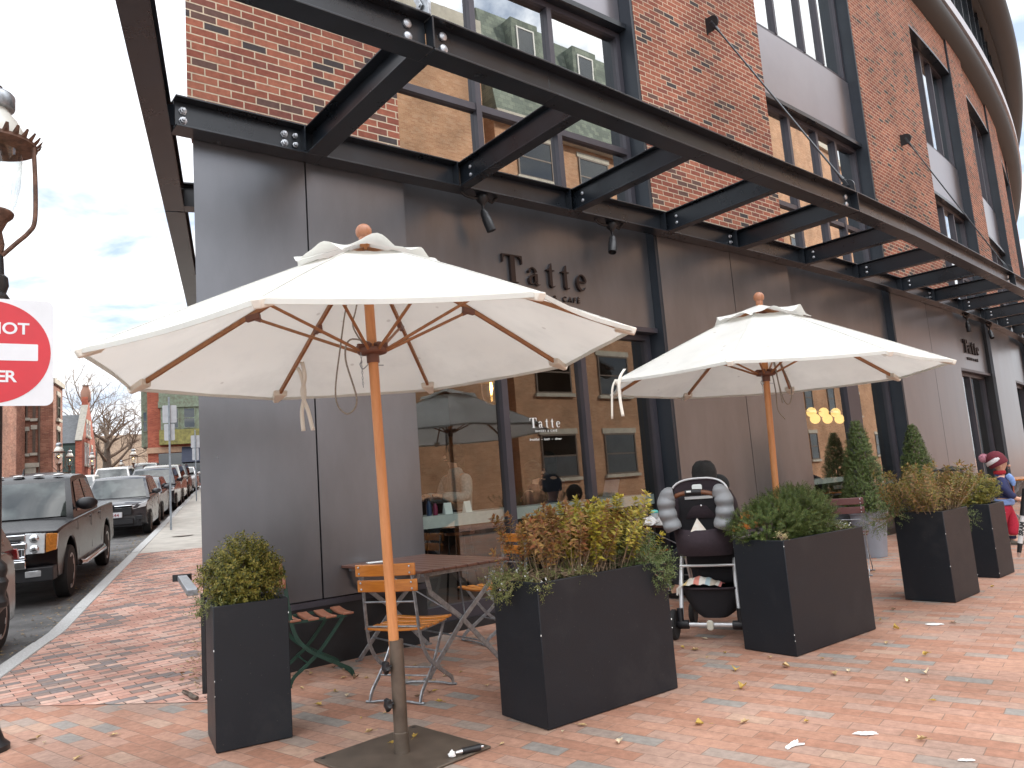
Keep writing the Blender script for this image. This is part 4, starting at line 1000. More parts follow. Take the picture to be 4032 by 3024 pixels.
CONE = leafmat('cone_boxwood_leaf', [(.078, .125, .028), (.055, .095, .022), (.12, .165, .045), (.035, .065, .017), (.17, .21, .065)], rough=.35)
GOLD = leafmat('golden_leaf', [(.50, .41, .05), (.36, .32, .045), (.60, .50, .09), (.25, .24, .04), (.48, .34, .06), (.18, .19, .03)])
RUST = leafmat('reddish_leaf', [(.32, .12, .06), (.40, .19, .07), (.27, .17, .055), (.36, .27, .07), (.23, .08, .05), (.44, .28, .10)])
JUN = leafmat('juniper_sprig', [(.11, .155, .05), (.14, .19, .065), (.075, .115, .04), (.18, .22, .09)])
HEA = leafmat('heather_sprig', [(.17, .19, .06), (.22, .24, .085), (.12, .15, .045), (.27, .28, .11)])
STEM = pmat('pale_stem', (.30, .215, .135), .85, var=.25, scale=30)
# round boxwood
random.seed(11)
base = (-1.63, 4.53, .70); r = plant('boxwood_shrub', 'round yellow green boxwood ball in the square planter at the left', base)
m = MB(); blob(m, (-1.64, 4.515, .905), (.20, .19, .175), 1250, .05, 10, .021, .010, up=.5, shell=.45, lump=.22)
local(m, base).build('foliage', BOX, r)
m = MB(); blob(m, (-1.845, 4.44, .745), (.06, .05, .06), 60, .06, 9, .016, .006, up=.1, shell=.2); blob(m, (-1.70, 4.36, .765), (.10, .05, .03), 40, .05, 8, .014, .006, up=.3, shell=.2)
local(m, base).build('pale_groundcover', HEA, r)
m = MB()
for i in range(26): m.tube([(random.uniform(-.05, .05), random.uniform(-.05, .05), 0), (random.uniform(-.14, .14), random.uniform(-.14, .14), random.uniform(.16, .3))], [.006, .002], 5)
m.build('stem', M['bark'], r)
# middle planter: rust shrub, golden shrub, trailing juniper, flowering heather
a37 = R_(37.2); ax, ay = V((math.cos(a37), math.sin(a37), 0)), V((-math.sin(a37), math.cos(a37), 0))
O1 = V((.052, 4.213, 0)) 
def P1(u, v, z): return O1 + ax * u + ay * v + V((0, 0, z))
def bushy(name, label, lm, u0, u1, top, n, seed, leafL=.042, curve=.25, low=.28, leafW=.014, O=P1, vr=(.06, .36), lean=.0, bare=.30):
    random.seed(seed); base = O((u0 + u1) / 2, .21, .72); r = plant(name, label, base)
    lv = MB(); st = MB()
    for i in range(n):
        u = random.uniform(u0, u1); v = random.uniform(*vr); p = O(u, v, .72)
        uc = (u - (u0 + u1) / 2) / ((u1 - u0) / 2)
        H_ = top * random.uniform(.42, 1.0) ** .8 * (1 - .22 * uc * uc)
        out = ax * (uc * curve + lean + random.uniform(-.42, .42)) + ay * ((v - .21) * 1.6 + random.uniform(-.42, .42))
        P = [p, p + out * H_ * .35 + V((0, 0, H_ * .4)), p + out * H_ * .8 + V((0, 0, H_ * .78)), p + out * H_ * 1.0 + V((0, 0, H_))]
        P = smooth_path(P, 4)
        st.tube(P, [.0032 - .0022 * k / (len(P) - 1) for k in range(len(P))], 4, cap=False)
        nl = int(30 * H_ / .45)
        for k in range(nl):
            t = bare + (1 - bare) * (k + random.random()) / nl; q = t * (len(P) - 1); j = min(int(q), len(P) - 2); pt_ = P[j].lerp(P[j + 1], q - j); d = (P[j + 1] - P[j]).normalized()
            for sg in (0, 1):
                g = k * 1.57 + sg * PI + random.uniform(-.4, .4); a = d.orthogonal().normalized(); o_ = a * math.cos(g) + d.cross(a) * math.sin(g)
                leaf(lv, pt_ + rdir() * .012, o_ * 1.0 + d * (.15 + .35 * t) + V((0, 0, random.uniform(-.55, .15))), d, leafL * random.uniform(.6, 1.15), leafW * random.uniform(.8, 1.25))
        for k in range(5):
            leaf(lv, P[-1], (P[-1] - P[-2]).normalized() + rdir() * .8, V((0, 0, 1)), leafL * random.uniform(.6, .9), leafW)
        for k in range(2):   # bare twiglets low down
            q = P[random.randint(1, 6)]; st.tube([q, q + rdir() * .07 + V((0, 0, .05))], [.0016, .0008], 3, cap=False)
    local(lv, base).build('foliage', lm, r); local(st, base).build('stem', STEM, r)
    return r
bushy('reddish_shrub', 'rust red leafy shrub with bare twigs on the left of the middle planter', RUST, .12, .52, .45, 72, 21, curve=.45, bare=.42, leafL=.044, leafW=.019)
bushy('yellow_shrub', 'bright yellow leaved shrub on the right of the middle planter', GOLD, .44, .90, .46, 92, 22, curve=.34, bare=.30, leafL=.048, leafW=.021)
def trailing(name, label, lm, pts, n, seed, L=.06, nl=9, ll=.016, lw=.006, flowers=0, base=None):
    random.seed(seed); base = base or pts[0][0]; r = plant(name, label, base)
    m = MB(); st = MB(); fl = MB()
    for c, rad, k in pts:
        for i in range(k):
            u = rdir(); p = V(c) + V((u.x * rad[0], u.y * rad[1], u.z * rad[2])) * random.random() ** .4
            sprig(m, p, u + V((0, 0, random.uniform(-.5, .8))) + rdir() * .5, L * random.uniform(.6, 1.3), nl, ll, lw, .75)
            if i % 6 == 0: st.tube(smooth_path([V(pts[0][0]) + rdir() * .03, (V(pts[0][0]) + p) / 2 + rdir() * .03, p], 3), [.003] * 6 + [.001], 4, cap=False)
            if flowers and random.random() < flowers:
                for q in range(5): leaf(fl, p + V((0, 0, .02)), rdir() + V((0, 0, .6)), V((0, 0, 1)), .013, .008)
    local(m, base).build('foliage', lm, r); local(st, base).build('stem', STEM, r)
    if fl.v: local(fl, base).build('flowers', M['white_print'], r)
    return r
trailing('heather_plant', 'pale green plant with tiny white flowers spilling over the left end of the middle planter', HEA,
    [(P1(.10, .22, .77), (.10, .16, .06), 120), (P1(-.03, .26, .72), (.06, .09, .08), 110), (P1(.02, .40, .74), (.08, .07, .08), 90), (P1(.28, .08, .78), (.14, .05, .04), 70), (P1(.03, -.01, .735), (.035, .02, .04), 26)], 0, 23, flowers=.10, L=.05)
trailing('juniper_plant', 'feathery grey green juniper hanging over the right end of the middle planter', JUN,
    [(P1(.90, .18, .80), (.16, .18, .12), 330), (P1(1.04, .22, .74), (.12, .17, .14), 330), (P1(.98, .05, .73), (.10, .10, .11), 210), (P1(.92, -.03, .68), (.06, .03, .05), 36)], 0, 24, L=.075, nl=11, ll=.018, lw=.006)
# yew
random.seed(31); a38 = R_(37.8); bx, by = V((math.cos(a38), math.sin(a38), 0)), V((-math.sin(a38), math.cos(a38), 0)); O2 = V((1.777, 5.353, 0))
def P2_(u, v, z): return O2 + bx * u + by * v + V((0, 0, z))
base = P2_(.45, .21, .72); r = plant('yew_shrub', 'dense dark green yew filling the planter right of the stroller', base)
m = MB()
for c, rad, k in ((P2_(.16, .24, .88), (.24, .20, .16), 620), (P2_(.46, .22, .92), (.26, .20, .20), 850), (P2_(.70, .24, .90), (.22, .20, .20), 650)):
    blob(m, c, rad, k, .075, 22, .018, .0052, up=.55, shell=.5, spread=.8, lump=.2)
local(m, base).build('foliage', YEW, r)
m = MB()
for i in range(30):
    u = random.uniform(.05, .8); m.tube([P2_(u, .21, .70) - base, P2_(u + random.uniform(-.1, .1), .21 + random.uniform(-.14, .14), random.uniform(.85, 1.02)) - base], [.007, .002], 5)
m.build('stem', M['bark'], r)
trailing('heather_plant', 'low white flowering plant at the right end of the yew planter', HEA, [(P2_(.90, .12, .775), (.12, .09, .03), 60), (P2_(.99, .2, .78), (.05, .1, .03), 24)], 0, 33, flowers=.3, L=.04)
trailing('dry_flower', 'dry pale flower stalk at the front corner of the yew planter', leafmat('dry_petal', [(.52, .44, .22), (.42, .33, .16), (.6, .52, .3)]), [(P2_(.06, .05, .80), (.03, .02, .035), 18)], 0, 35, L=.03, nl=5)
# cones of boxwood
for (s, off, top, lab, sd_) in ((8.24, .76, 1.80, 'tall pointed cone of green boxwood in the grey round pot', 41), (11.0, .40, 1.76, 'second cone of boxwood rising behind the golden brown shrub', 42)):
    random.seed(sd_); c = Wp(s, off, .58); r = plant('cone_boxwood', lab, c, 'topiary', 'cone boxwoods by the shop door')
    m = MB(); k = 0
    while k < 3000:
        t = random.random(); 
        if random.random() > (1 - t) ** .6 + .12: continue
        R0 = .27 if t < .14 else .27 * ((1 - t) / .86) ** .78 + .012
        a = random.uniform(0, 6.283); q = R0 * (.6 + .42 * random.random() ** .5) * (1 + .13 * math.sin(3 * a + 9 * t) + .07 * math.sin(5 * a - 13 * t))
        p = V((q * math.cos(a), q * math.sin(a), t * (top - .60))); d = V((math.cos(a), math.sin(a), .8)) + rdir() * .5
        sprig(m, p, d, .05 * random.uniform(.6, 1.2), 9, .020, .011, .9); k += 1
    m.build('foliage', CONE, r)
    m = MB(); m.tube([(0, 0, -.06), (0, 0, .95)], [.022, .006], 8); m.build('trunk', M['bark'], r)
# golden brown shrub and low boxwood farther right
a41 = R_(41.5); cx_, cy_ = V((math.cos(a41), math.sin(a41), 0)), V((-math.sin(a41), math.cos(a41), 0)); O3 = V((3.661, 6.776, 0))
ax_s, ay_s = ax, ay; ax, ay = cx_, cy_
def P3(u, v, z): return O3 + cx_ * u + cy_ * v + V((0, 0, z))
bushy('spreading_shrub', 'spreading golden brown shrub with fine twigs, right of the yew planter', leafmat('olive_gold_leaf', [(.22, .19, .035), (.15, .15, .03), (.30, .22, .06), (.11, .11, .025), (.36, .20, .08)]), .02, .54, .50, 130, 51, curve=.75, bare=.22, O=P3, vr=(.04, .40), leafL=.040, leafW=.014)
trailing('juniper_plant', 'green juniper trailing over the left side of the golden shrub planter', JUN, [(P3(-.02, .42, .76), (.13, .13, .09), 110), (P3(-.16, .52, .69), (.09, .10, .08), 90)], 0, 52, L=.075, nl=10, ll=.018)
trailing('juniper_plant', 'wisp of juniper trailing at the right side of the golden shrub planter', JUN, [(P3(.62, .05, .72), (.07, .06, .06), 46), (P3(.72, .02, .64), (.06, .05, .05), 30)], 0, 53, L=.06, nl=9, ll=.015)
O4 = V((4.717, 7.85, 0))
def P4(u, v, z): return O4 + cx_ * u + cy_ * v + V((0, 0, z))
random.seed(55); base = P4(.2, .22, .68); r = plant('boxwood_shrub', 'low olive green boxwood in the farthest right planter beside the child', base)
m = MB(); blob(m, P4(.20, .22, .86), (.28, .26, .16), 900, .05, 9, .022, .011, up=.5, shell=.4, lump=.2); local(m, base).build('foliage', BOX, r)
m = MB()
for i in range(16): m.tube([(0, 0, 0), (random.uniform(-.16, .16), random.uniform(-.16, .16), random.uniform(.12, .25))], [.006, .002], 5)
m.build('stem', M['bark'], r)
ax, ay = ax_s, ay_s
# fallen leaves
random.seed(61)
def fleaf(kind):
    m = MB(); L = .05
    if kind == 0:      # fan shaped
        pts = [(0, 0)] + [(L * math.cos(t) * (1 - .12 * (abs(t) < .12)), L * math.sin(t)) for t in [x * .2 for x in range(-4, 5)]]
    elif kind == 1:    # pointed oval
        pts = [(-.035, 0), (-.015, -.013), (.01, -.015), (.035, -.002), (.012, .014), (-.015, .012)]
    else:              # toothed
        pts = [(-.03, 0), (-.01, -.02), (0, -.01), (.018, -.022), (.02, -.006), (.042, 0), (.02, .008), (.014, .022), (0, .011), (-.014, .02)]
    n = len(pts); c = V((.008, 0, .0)); vs = [c] + [V((x, y, .006 + .010 * abs(y) / .02 * (1 + .3 * math.sin(x * 200)))) for x, y in pts]
    m.add(vs, [(0, 1 + i, 1 + (i + 1) % n) for i in range(n)])
    m.tube([(-.028, 0, .003), (-.055, .006, .004)], .0011, 4)
    return m
LM = [pmat('yellow_fallen_leaf', (.56, .38, .09), .7, var=.25, scale=40, trans=.2), pmat('tan_fallen_leaf', (.50, .35, .17), .8, var=.25, scale=40), pmat('brown_fallen_leaf', (.20, .12, .07), .85, var=.3, scale=40), pmat('pale_fallen_leaf', (.62, .50, .34), .8, var=.2, scale=40)]
protos = {}
LAB = ['yellow fallen leaf lying on the brick paving', 'tan fallen leaf lying on the brick paving', 'brown curled fallen leaf lying on the brick paving', 'pale dried fallen leaf lying on the brick paving']
spots = []
import itertools
areas = [((-1.2, 5.5), .55, 12), ((-.35, 5.3), .45, 14), ((-.2, 4.6), .3, 8), ((.2, 4.25), .25, 7), ((1.35, 5.6), .35, 12), ((-.9, 4.4), .5, 9), ((2.2, 5.0), .7, 9), ((2.9, 6.2), .8, 8), ((-.2, 3.75), .4, 6), ((1.2, 4.2), .9, 8), ((4.2, 7.6), .8, 7), ((3.9, 8.9), .5, 5), ((-2.7, 4.9), .7, 8), ((-1.5, 6.0), .3, 6), ((5.6, 8.4), .8, 6), ((-3.6, 7.2), .9, 6)]
for c, rad, k in areas:
    for i in range(max(2, int(k * .95))):
        x, y = random.gauss(c[0], rad * .6), random.gauss(c[1], rad * .6)
        kind = random.choice((0, 1, 1, 2)); col = random.choice((0, 0, 1, 1, 2, 3)); key = (kind, col)
        # stay off the planters
        loc = V((x, y, .006))
        bad = False
        for O, A_, dx, dy in ((V((-1.716, 4.251)), R_(28), .4, .4), (V((.052, 4.213)), a37, 1.02, .42), (V((1.777, 5.353)), a38, 1.06, .42), (V((3.661, 6.776)), a41, .6, .42), (V((4.717, 7.85)), a41, .46, .42)):
            d = loc.xy - O; u = d.x * math.cos(A_) + d.y * math.sin(A_); v = -d.x * math.sin(A_) + d.y * math.cos(A_)
            if -.05 < u < dx + .05 and -.05 < v < dy + .05: bad = True
        if (loc.xy - W0).dot(NW) < .06: bad = True
        if bad: continue
        if abs(x + .69) + abs(y - 3.99) < .48: loc.z = .0155
        if key not in protos:
            o = fleaf(kind).build('fallen_leaf', LM[col]); protos[key] = o; tag(o, LAB[col], 'leaf', 'fallen leaves on the brick paving')
        else:
            o = protos[key].copy(); COL.objects.link(o)
        o.location = loc; sc = random.uniform(.5, .95); o.scale = (sc, sc, sc * random.uniform(.6, 1.8)); o.rotation_euler = (random.uniform(-.12, .12), random.uniform(-.12, .12), random.uniform(0, 6.28))
# white paint splashes
SP = pmat('white_splash', (.82, .82, .80), .8, var=.05, scale=30)
for (x, y, a, L, Wd, lab, sd_) in ((1.545, 3.813, -.1, .055, .028, 'oval white splash of bird dropping on the brick paving, largest of the four', 1), (1.167, 3.738, .9, .075, .016, 'forked white splash on the brick paving, left of the oval one', 2), (3.064, 6.01, -.3, .065, .035, 'white splash on the dark bricks far right of the yew planter', 3), (1.791, 3.409, -.2, .035, .011, 'small white splash at the bottom edge of the paving', 4)):
    random.seed(sd_); m = MB(); n = 22
    pts = [(L * math.cos(t) * random.uniform(.65, 1.15), Wd * math.sin(t) * random.uniform(.65, 1.15)) for t in [2 * PI * i / n for i in range(n)]]
    m.prism(pts, .0, .003)
    if sd_ == 2: m.prism([(-.02, 0), (.03, -.05), (.045, -.045), (.02, .01)], .0, .0025)
    o = m.build('white_splash', SP); o.location = (x, y, .0045); o.rotation_euler = (0, 0, a); tag(o, lab, 'splash', 'white splashes on the paving')
# stick and fallen rail on the left
st = MB(); random.seed(7)
st.tube([(0, 0, .018), (.08, .03, .022), (.16, .035, .02), (.25, .07, .024)], [.014, .017, .016, .011], 8); st.tube([(.12, .03, .03), (.135, .06, .05), (.13, .08, .06)], [.009, .007, .004], 6)
o = st.build('stick', M['bark'], smooth=60); o.location = (-2.31, 5.42, .0); o.rotation_euler = (0, 0, R_(118)); tag(o, 'short broken stick on the brick pavement behind the square planter', 'stick')
# ------------------------------------------------------------------ opposite side, street trees, houses
def housebox(m, x0, x1, y0, y1, z0, z1): m.box(((x0 + x1) / 2, (y0 + y1) / 2, (z0 + z1) / 2), (x1 - x0, y1 - y0, z1 - z0)); return m
def uvbox(co, n):
    if abs(n.z) > .7: return (co.x, co.y)
    return (co.y, co.z) if abs(n.x) > abs(n.y) else (co.x, co.z)
M['brick_tan'] = brickmat('tan_orange_brick', [(0, (.44, .245, .142)), (.3, (.48, .275, .165)), (.6, (.41, .22, .128)), (.85, (.49, .30, .19))], (.48, .33, .2), bw=.21, bh=.07, mort=.009, bump=.3)
M['brick_old'] = brickmat('old_red_brick', [(0, (.27, .115, .075)), (.3, (.31, .14, .095)), (.6, (.23, .095, .065)), (.85, (.34, .17, .115))], (.32, .22, .17), bw=.21, bh=.07, mort=.008, bump=.3, dirt=.35)
M['brick_gable'] = brickmat('gable_red_brick', [(0, (.34, .085, .05)), (.4, (.40, .11, .065)), (.75, (.29, .07, .045))], (.32, .18, .13), bw=.21, bh=.07, mort=.008, bump=.2)
M['slate'] = brickmat('slate_shingles', [(0, (.17, .20, .165)), (.4, (.21, .24, .195)), (.7, (.14, .165, .14))], (.09, .10, .085), bw=.3, bh=.2, mort=.012, bump=.4)
M['stone'] = pmat('limestone', (.47, .44, .37), .85, var=.12, scale=3)
M['win_dark'] = glassmat('window_dark', .10, (.12, .14, .15), .8)
M['blind'] = pmat('white_blind', (.62, .66, .62), .8, var=.04)
M['sash'] = pmat('brown_sash', (.115, .08, .06), .6)
M['white_paint'] = pmat('white_trim', (.6, .6, .57), .6, var=.05)
def win(parent, x, y, z, wd, h, nrm=-1, axis='y', frame=None, sill=True, lintel=True, blind=0, trim=None, bars=1, off=.0):
    """sash window on a wall plane: frame part with pane, sill sub-parts. wall plane y (or x) const, outward sign nrm"""
    frame = frame or M['sash']; trim = trim or M['stone']
    def P(u, o, zz): return (u, y + o * nrm, zz) if axis == 'y' else (x + o * nrm, u, zz)
    u0 = x if axis == 'y' else y
    def bx(m, ua, ub, oa, ob, za, zb):
        a = P(ua, oa, za); b = P(ub, ob, zb); m.box(((a[0] + b[0]) / 2, (a[1] + b[1]) / 2, (a[2] + b[2]) / 2), (abs(a[0] - b[0]), abs(a[1] - b[1]), abs(a[2] - b[2])))
    f = MB(); t = .07
    bx(f, u0 - wd / 2, u0 - wd / 2 + t, .0, .05, z, z + h); bx(f, u0 + wd / 2 - t, u0 + wd / 2, .0, .05, z, z + h)
    bx(f, u0 - wd / 2 + t, u0 + wd / 2 - t, .0, .05, z, z + t); bx(f, u0 - wd / 2 + t, u0 + wd / 2 - t, .0, .05, z + h - t, z + h)
    if bars: bx(f, u0 - wd / 2 + t, u0 + wd / 2 - t, .0, .04, z + h * .5 - .03, z + h * .5 + .03)
    w = f.build('window', frame, parent)
    g = MB(); bx(g, u0 - wd / 2 + t, u0 + wd / 2 - t, .022, .026, z + t, z + h - t); g.build('pane', M['win_dark'], w)
    b = MB(); bx(b, u0 - wd / 2 + t, u0 + wd / 2 - t, .003, .01, z + t, z + h - t); b.build('window_recess', M['dark_trim'], w)
    if blind:
        b = MB(); bx(b, u0 - wd / 2 + t, u0 + wd / 2 - t, .012, .017, z + h * (1 - blind), z + h - t); b.build('blind', M['blind'], w)
    if sill: s = MB(); bx(s, u0 - wd / 2 - .1, u0 + wd / 2 + .1, .0, .12, z - .14, z - .002); s.build('sill', trim, w)
    if lintel: s = MB(); bx(s, u0 - wd / 2 - .08, u0 + wd / 2 + .08, .0, .05, z + h + .002, z + h + .22); s.build('lintel', trim, w)
    return w
def onstreet(name, label, cat, t, v, group=None):
    """local x = to the left (v), local -y = toward the camera down the street"""
    r = thing(name, label, cat, Sp(t, v), 0, group)
    ang = math.atan2(U2.y, U2.x) - PI / 2
    r.rotation_euler = (0, 0, ang); return r
# in this frame +x points right (v decreasing), +y up the street.
# --- opposite buildings (seen in the glass)
def opp(name, label, s0, s1, ztop, mat, rows, roof=None, D=16.0, setback=0, wnd=(1.15, 1.7), gap=2.6):
    c = W0 + DW * s0 + NW * (D + setback); r = thing(name, label, 'building', (c.x, c.y, 0), TH0)
    L = s1 - s0
    m = MB(); housebox(m, 0, L, -9, 0, -.2, ztop); m.build('wall', mat, r, uv=uvbox)
    k = int(L / gap)
    for zz in rows:
        for i in range(k):
            x = (i + .5) * L / k
            if random.random() < .93: win(r, x, 0, zz, wnd[0], wnd[1], 1, 'y', M['sash'], blind=random.choice((.35, .5, .5, .62, .2)))
    if roof:
        m = MB(); h = roof
        m.hexa([(0, -9, ztop + .002), (L, -9, ztop + .002), (L, .25, ztop + .002), (0, .25, ztop + .002)], [(0, -8, ztop + h), (L, -8, ztop + h), (L, -.7, ztop + h), (0, -.7, ztop + h)]); m.build('mansard_roof', M['slate'], r, uv=uvbox)
        m = MB(); housebox(m, -.05, L + .05, -.1, .35, ztop - .35, ztop); m.build('cornice', M['stone'], r)
        for i in range(k):
            x = (i + .5) * L / k
            if i % 3 != 2:
                d = MB(); housebox(d, x - .75, x + .75, -2, -.02, ztop + .5, ztop + h - .35); dm = d.build('dormer', M['slate'], r, uv=uvbox)
                win(r, x, -.02, ztop + .7, 1.0, h - 1.4, 1, 'y', M['white_paint'], sill=False, lintel=False, blind=.6)
    else:
        m = MB(); housebox(m, -.05, L + .05, -.3, .2, ztop - .5, ztop + .1); m.build('cornice', M['stone'], r)
    return r
random.seed(71)
opp('opposite_building', 'tan brick house across the road behind the camera, seen mirrored in the upper windows', 11.2, 15.6, 19.5, M['brick_tan'], [1.5, 4.8, 8.2], gap=4.5)
opp('opposite_building', 'long brick building with a green mansard roof, seen mirrored in the glass', 16.6, 37, 16.4, M['brick_tan'], [1.4, 4.8, 8.1, 11.3, 13.9], roof=5.0, setback=.6, wnd=(1.9, 1.75), gap=3.6)
opp('opposite_building', 'tall orange brick block across the road, seen mirrored in the middle upper windows', 37.6, 66, 27.0, M['brick_tan'], [1.4, 4.6, 7.9, 11.2, 14.5], setback=.3, gap=3.4)
opp('opposite_building', 'brick and pale stone building across the road, seen mirrored at the far end', 66.8, 104, 20.5, M['brick_old'], [1.4, 4.6, 7.9], setback=0, gap=3.2)
op = MB(); p0 = W0 + NW * 13.2 - DW * 30
op.prism([((W0 + NW * a + DW * b).x, (W0 + NW * a + DW * b).y) for a, b in ((13.2, -40), (17.5, -40), (17.5, 120), (13.2, 120))][::-1], -.12, .0)
tag(op.build('opposite_pavement', M['paver_walk']), kind='structure')
# --- bare trees
def bare_tree(label, base, h, spread, seed, trunk_r=.45, levels=5, first=.22, name='bare_tree', wide=1.0, n0=7):
    random.seed(seed); r = thing(name, label, 'tree', base, 0, 'bare winter trees up the street'); tr = MB(); cr = MB()
    tr.tube([(0, 0, -.2), (.02, 0, h * .05), (.03, .02, h * first), (.0, 0, h * (first + .16)), (.05, 0, h * .55)], [trunk_r * 1.35, trunk_r, trunk_r * .85, trunk_r * .6, trunk_r * .3], 12)
    def br(p, d, L, rad, lv):
        n = 4; pts = [p]; q = p.copy(); dd = d.copy()
        for i in range(n):
            dd = (dd + rdir() * .20 + V((0, 0, .10 if lv < 3 else .02))).normalized(); q = q + dd * L / n; pts.append(q.copy())
        cr.tube(pts, [rad * (1 - .65 * i / n) for i in range(n + 1)], 6 if lv < 2 else 4 if lv < 4 else 3, cap=False)
        if lv >= levels: return
        k = random.randint(3, 4) if lv < 3 else random.randint(3, 4)
        for i in range(k):
            t = random.uniform(.35, 1.0); j = min(int(t * n), n - 1); s = pts[j].lerp(pts[j + 1], t * n - j)
            o = dd.orthogonal().normalized(); o.rotate(Matrix.Rotation(random.uniform(0, 6.28), 3, dd))
            br(s, (dd * .75 + o * random.uniform(.45, .95)).normalized(), L * random.uniform(.52, .74), max(rad * .48, .006), lv + 1)
    for i in range(n0):
        a = i * 2.4 + random.uniform(-.4, .4); z = h * (first + .03 + .40 * i / n0)
        br(V((0, 0, z)), V((math.cos(a) * wide, math.sin(a) * wide, random.uniform(.45, .9))).normalized(), h * .36 * (1 - .25 * i / n0), trunk_r * .32, 1)
    for i in range(4): br(V((.03, 0, h * .54)), (V((0, 0, 1)) + rdir() * .5).normalized(), h * .28, trunk_r * .25, 2)
    tr.build('trunk', M['bark'], r, smooth=60); cr.build('crown', M['twig'], r, smooth=60)
    return r
bare_tree('broad bare tree with a thick trunk in the middle of the view up the street', Sp(72, 9.7), 7.6, 1, 81, .50, levels=5, wide=1.25, first=.18, n0=9)
bare_tree('slim bare tree beside the green bay house', Sp(84, 6.6), 10.0, 1, 82, .22, levels=5, first=.35, n0=7)
bare_tree('tall bare tree rising behind the gabled brick house', Sp(95, 15.0), 13.0, 1, 83, .30, levels=5, first=.4, n0=8)
# --- far left brick house
r = onstreet('brick_house', 'old red brick corner house with stone window sills behind the pickup truck', 'house', 45, 8.45)
zb = 0
m = MB(); housebox(m, -9, 0, 0, 2.3, -1, 6.2); m.build('wall', M['brick_old'], r, uv=uvbox)
m = MB(); housebox(m, -9.1, .1, -.1, 2.4, 6.2, 6.45); m.build('cornice', M['stone'], r)
g0 = gz(45)
for x in (-1.45, -5.2):
    win(r, x, 0, 4.71 - g0, .62, 1.16, -1, 'y', blind=.0); win(r, x, 0, 6.55 - g0 , .62, 1.3, -1, 'y')
for x in (-.85, -2.9): win(r, x, 0, 4.74 - g0, .13, 1.2, -1, 'y'); win(r, x, 0, 6.5 - g0, .13, 1.2, -1, 'y')
for y in (1.2,): win(r, 0, y, 4.7 - g0, .7, 1.25, 1, 'x'); win(r, 0, y, 6.55 - g0, .7, 1.25, 1, 'x')
m = MB(); housebox(m, -2.2, -.6, -.14, -.001, 4.0 - g0, 4.22 - g0); housebox(m, -2.05, -.75, -.10, -.001, 3.2 - g0, 4.0 - g0); m.build('stone_porch', M['stone'], r)
m = MB(); m.tube([(-.62, -.06, -1), (-.62, -.06, 5.9)], .05, 8); m.build('downpipe', M['sash'], r)
r = onstreet('brick_house', 'taller dark brick house at the left edge behind the do not enter sign', 'house', 38, 9.6)
m = MB(); housebox(m, -9, 0, 0, 6.5, -1, 8.0); m.build('wall', M['brick_old'], r, uv=uvbox)
m = MB(); housebox(m, -.95, -.05, 1.0, 2.2, 8.0, 10.6); m.build('chimney', M['brick_gable'], r, uv=uvbox)
m = MB(); housebox(m, -9.05, .05, -.15, 0, 2.6, 2.85); m.build('string_course', M['stone'], r)
for x in (-2, -4): win(r, x, 0, 3.6, .8, 1.5, -1, 'y'); win(r, x, 0, 6.0, .8, 1.5, -1, 'y')
# --- gabled house
r = onstreet('gabled_house', 'dark green clapboard house with a slate roof and a red brick gable', 'house', 60, 9.6); g0 = gz(60)
P = [(.0, -1), (0, 5.0), (-.55, 6.15), (-.55, 6.55), (-1.0, 6.55), (-1.0, 6.0), (-1.15, 5.65)]
m = MB(); housebox(m, -3.8, -.41, .02, 9, -1, 3.35); m.build('clapboard_wall', brickmat('green_clapboard', [(0, (.05, .075, .068)), (.5, (.06, .085, .078))], (.03, .045, .04), bw=8, bh=.16, mort=.02), r, uv=uvbox)
m = MB()
m.prism([(-3.9, 3.36), (-.72, 3.36), (-.72, 5.0), (-3.9, 5.0)], -9, -.0, Matrix.Rotation(PI / 2, 4, 'X'))
m = MB(); m.hexa([(-3.9, -.1, 3.36), (-.41, -.1, 3.36), (-.41, 4.5, 3.36), (-3.9, 4.5, 3.36)], [(-3.9, 2.4, 5.6), (-.41, 2.4, 5.6), (-.41, 2.5, 5.6), (-3.9, 2.5, 5.6)]); m.build('roof', pmat('slate_roof', (.075, .08, .085), .7, var=.2, scale=6), r)
m = MB()
gp = [(0, -1), (0, 3.5), (2.4, 6.2), (2.4, 6.9), (3.2, 6.9), (3.2, 6.2), (5.6, 3.5), (5.6, -1)]
m.prism([(a, b) for a, b in gp][::-1], -.40, 0, Matrix(((0, 0, 1, 0), (1, 0, 0, 0), (0, 1, 0, 0), (0, 0, 0, 1)))); m.build('gable_wall', M['brick_gable'], r, uv=uvbox)
m = MB(); m.bar((-.2, -.08, 3.52), (-.2, 2.36, 6.28), .44, .08); m.build('gable_coping', pmat('weathered_stone', (.30, .28, .24), .9), r)
m = MB(); m.lathe([(.30, 6.6), (.34, 6.7), (.34, 7.3), (.22, 7.6), (.2, 7.75), (.3, 7.78)], 14, (-.2, 2.75, 0)); m.build('chimney', M['brick_gable'], r, smooth=40)
for y, z in ((1.3, 1.9), (2.3, 1.9), (3.9, 1.9), (1.9, 4.0), (2.9, 4.0), (4.2, 1.2)): win(r, 0, y, z, .5, 1.35 if z < 3 else .95, 1, 'x', M['white_paint'])
win(r, -1.55, -.1, 4.0, .25, .5, -1, 'y', M['white_paint'], sill=False, lintel=False, bars=0)
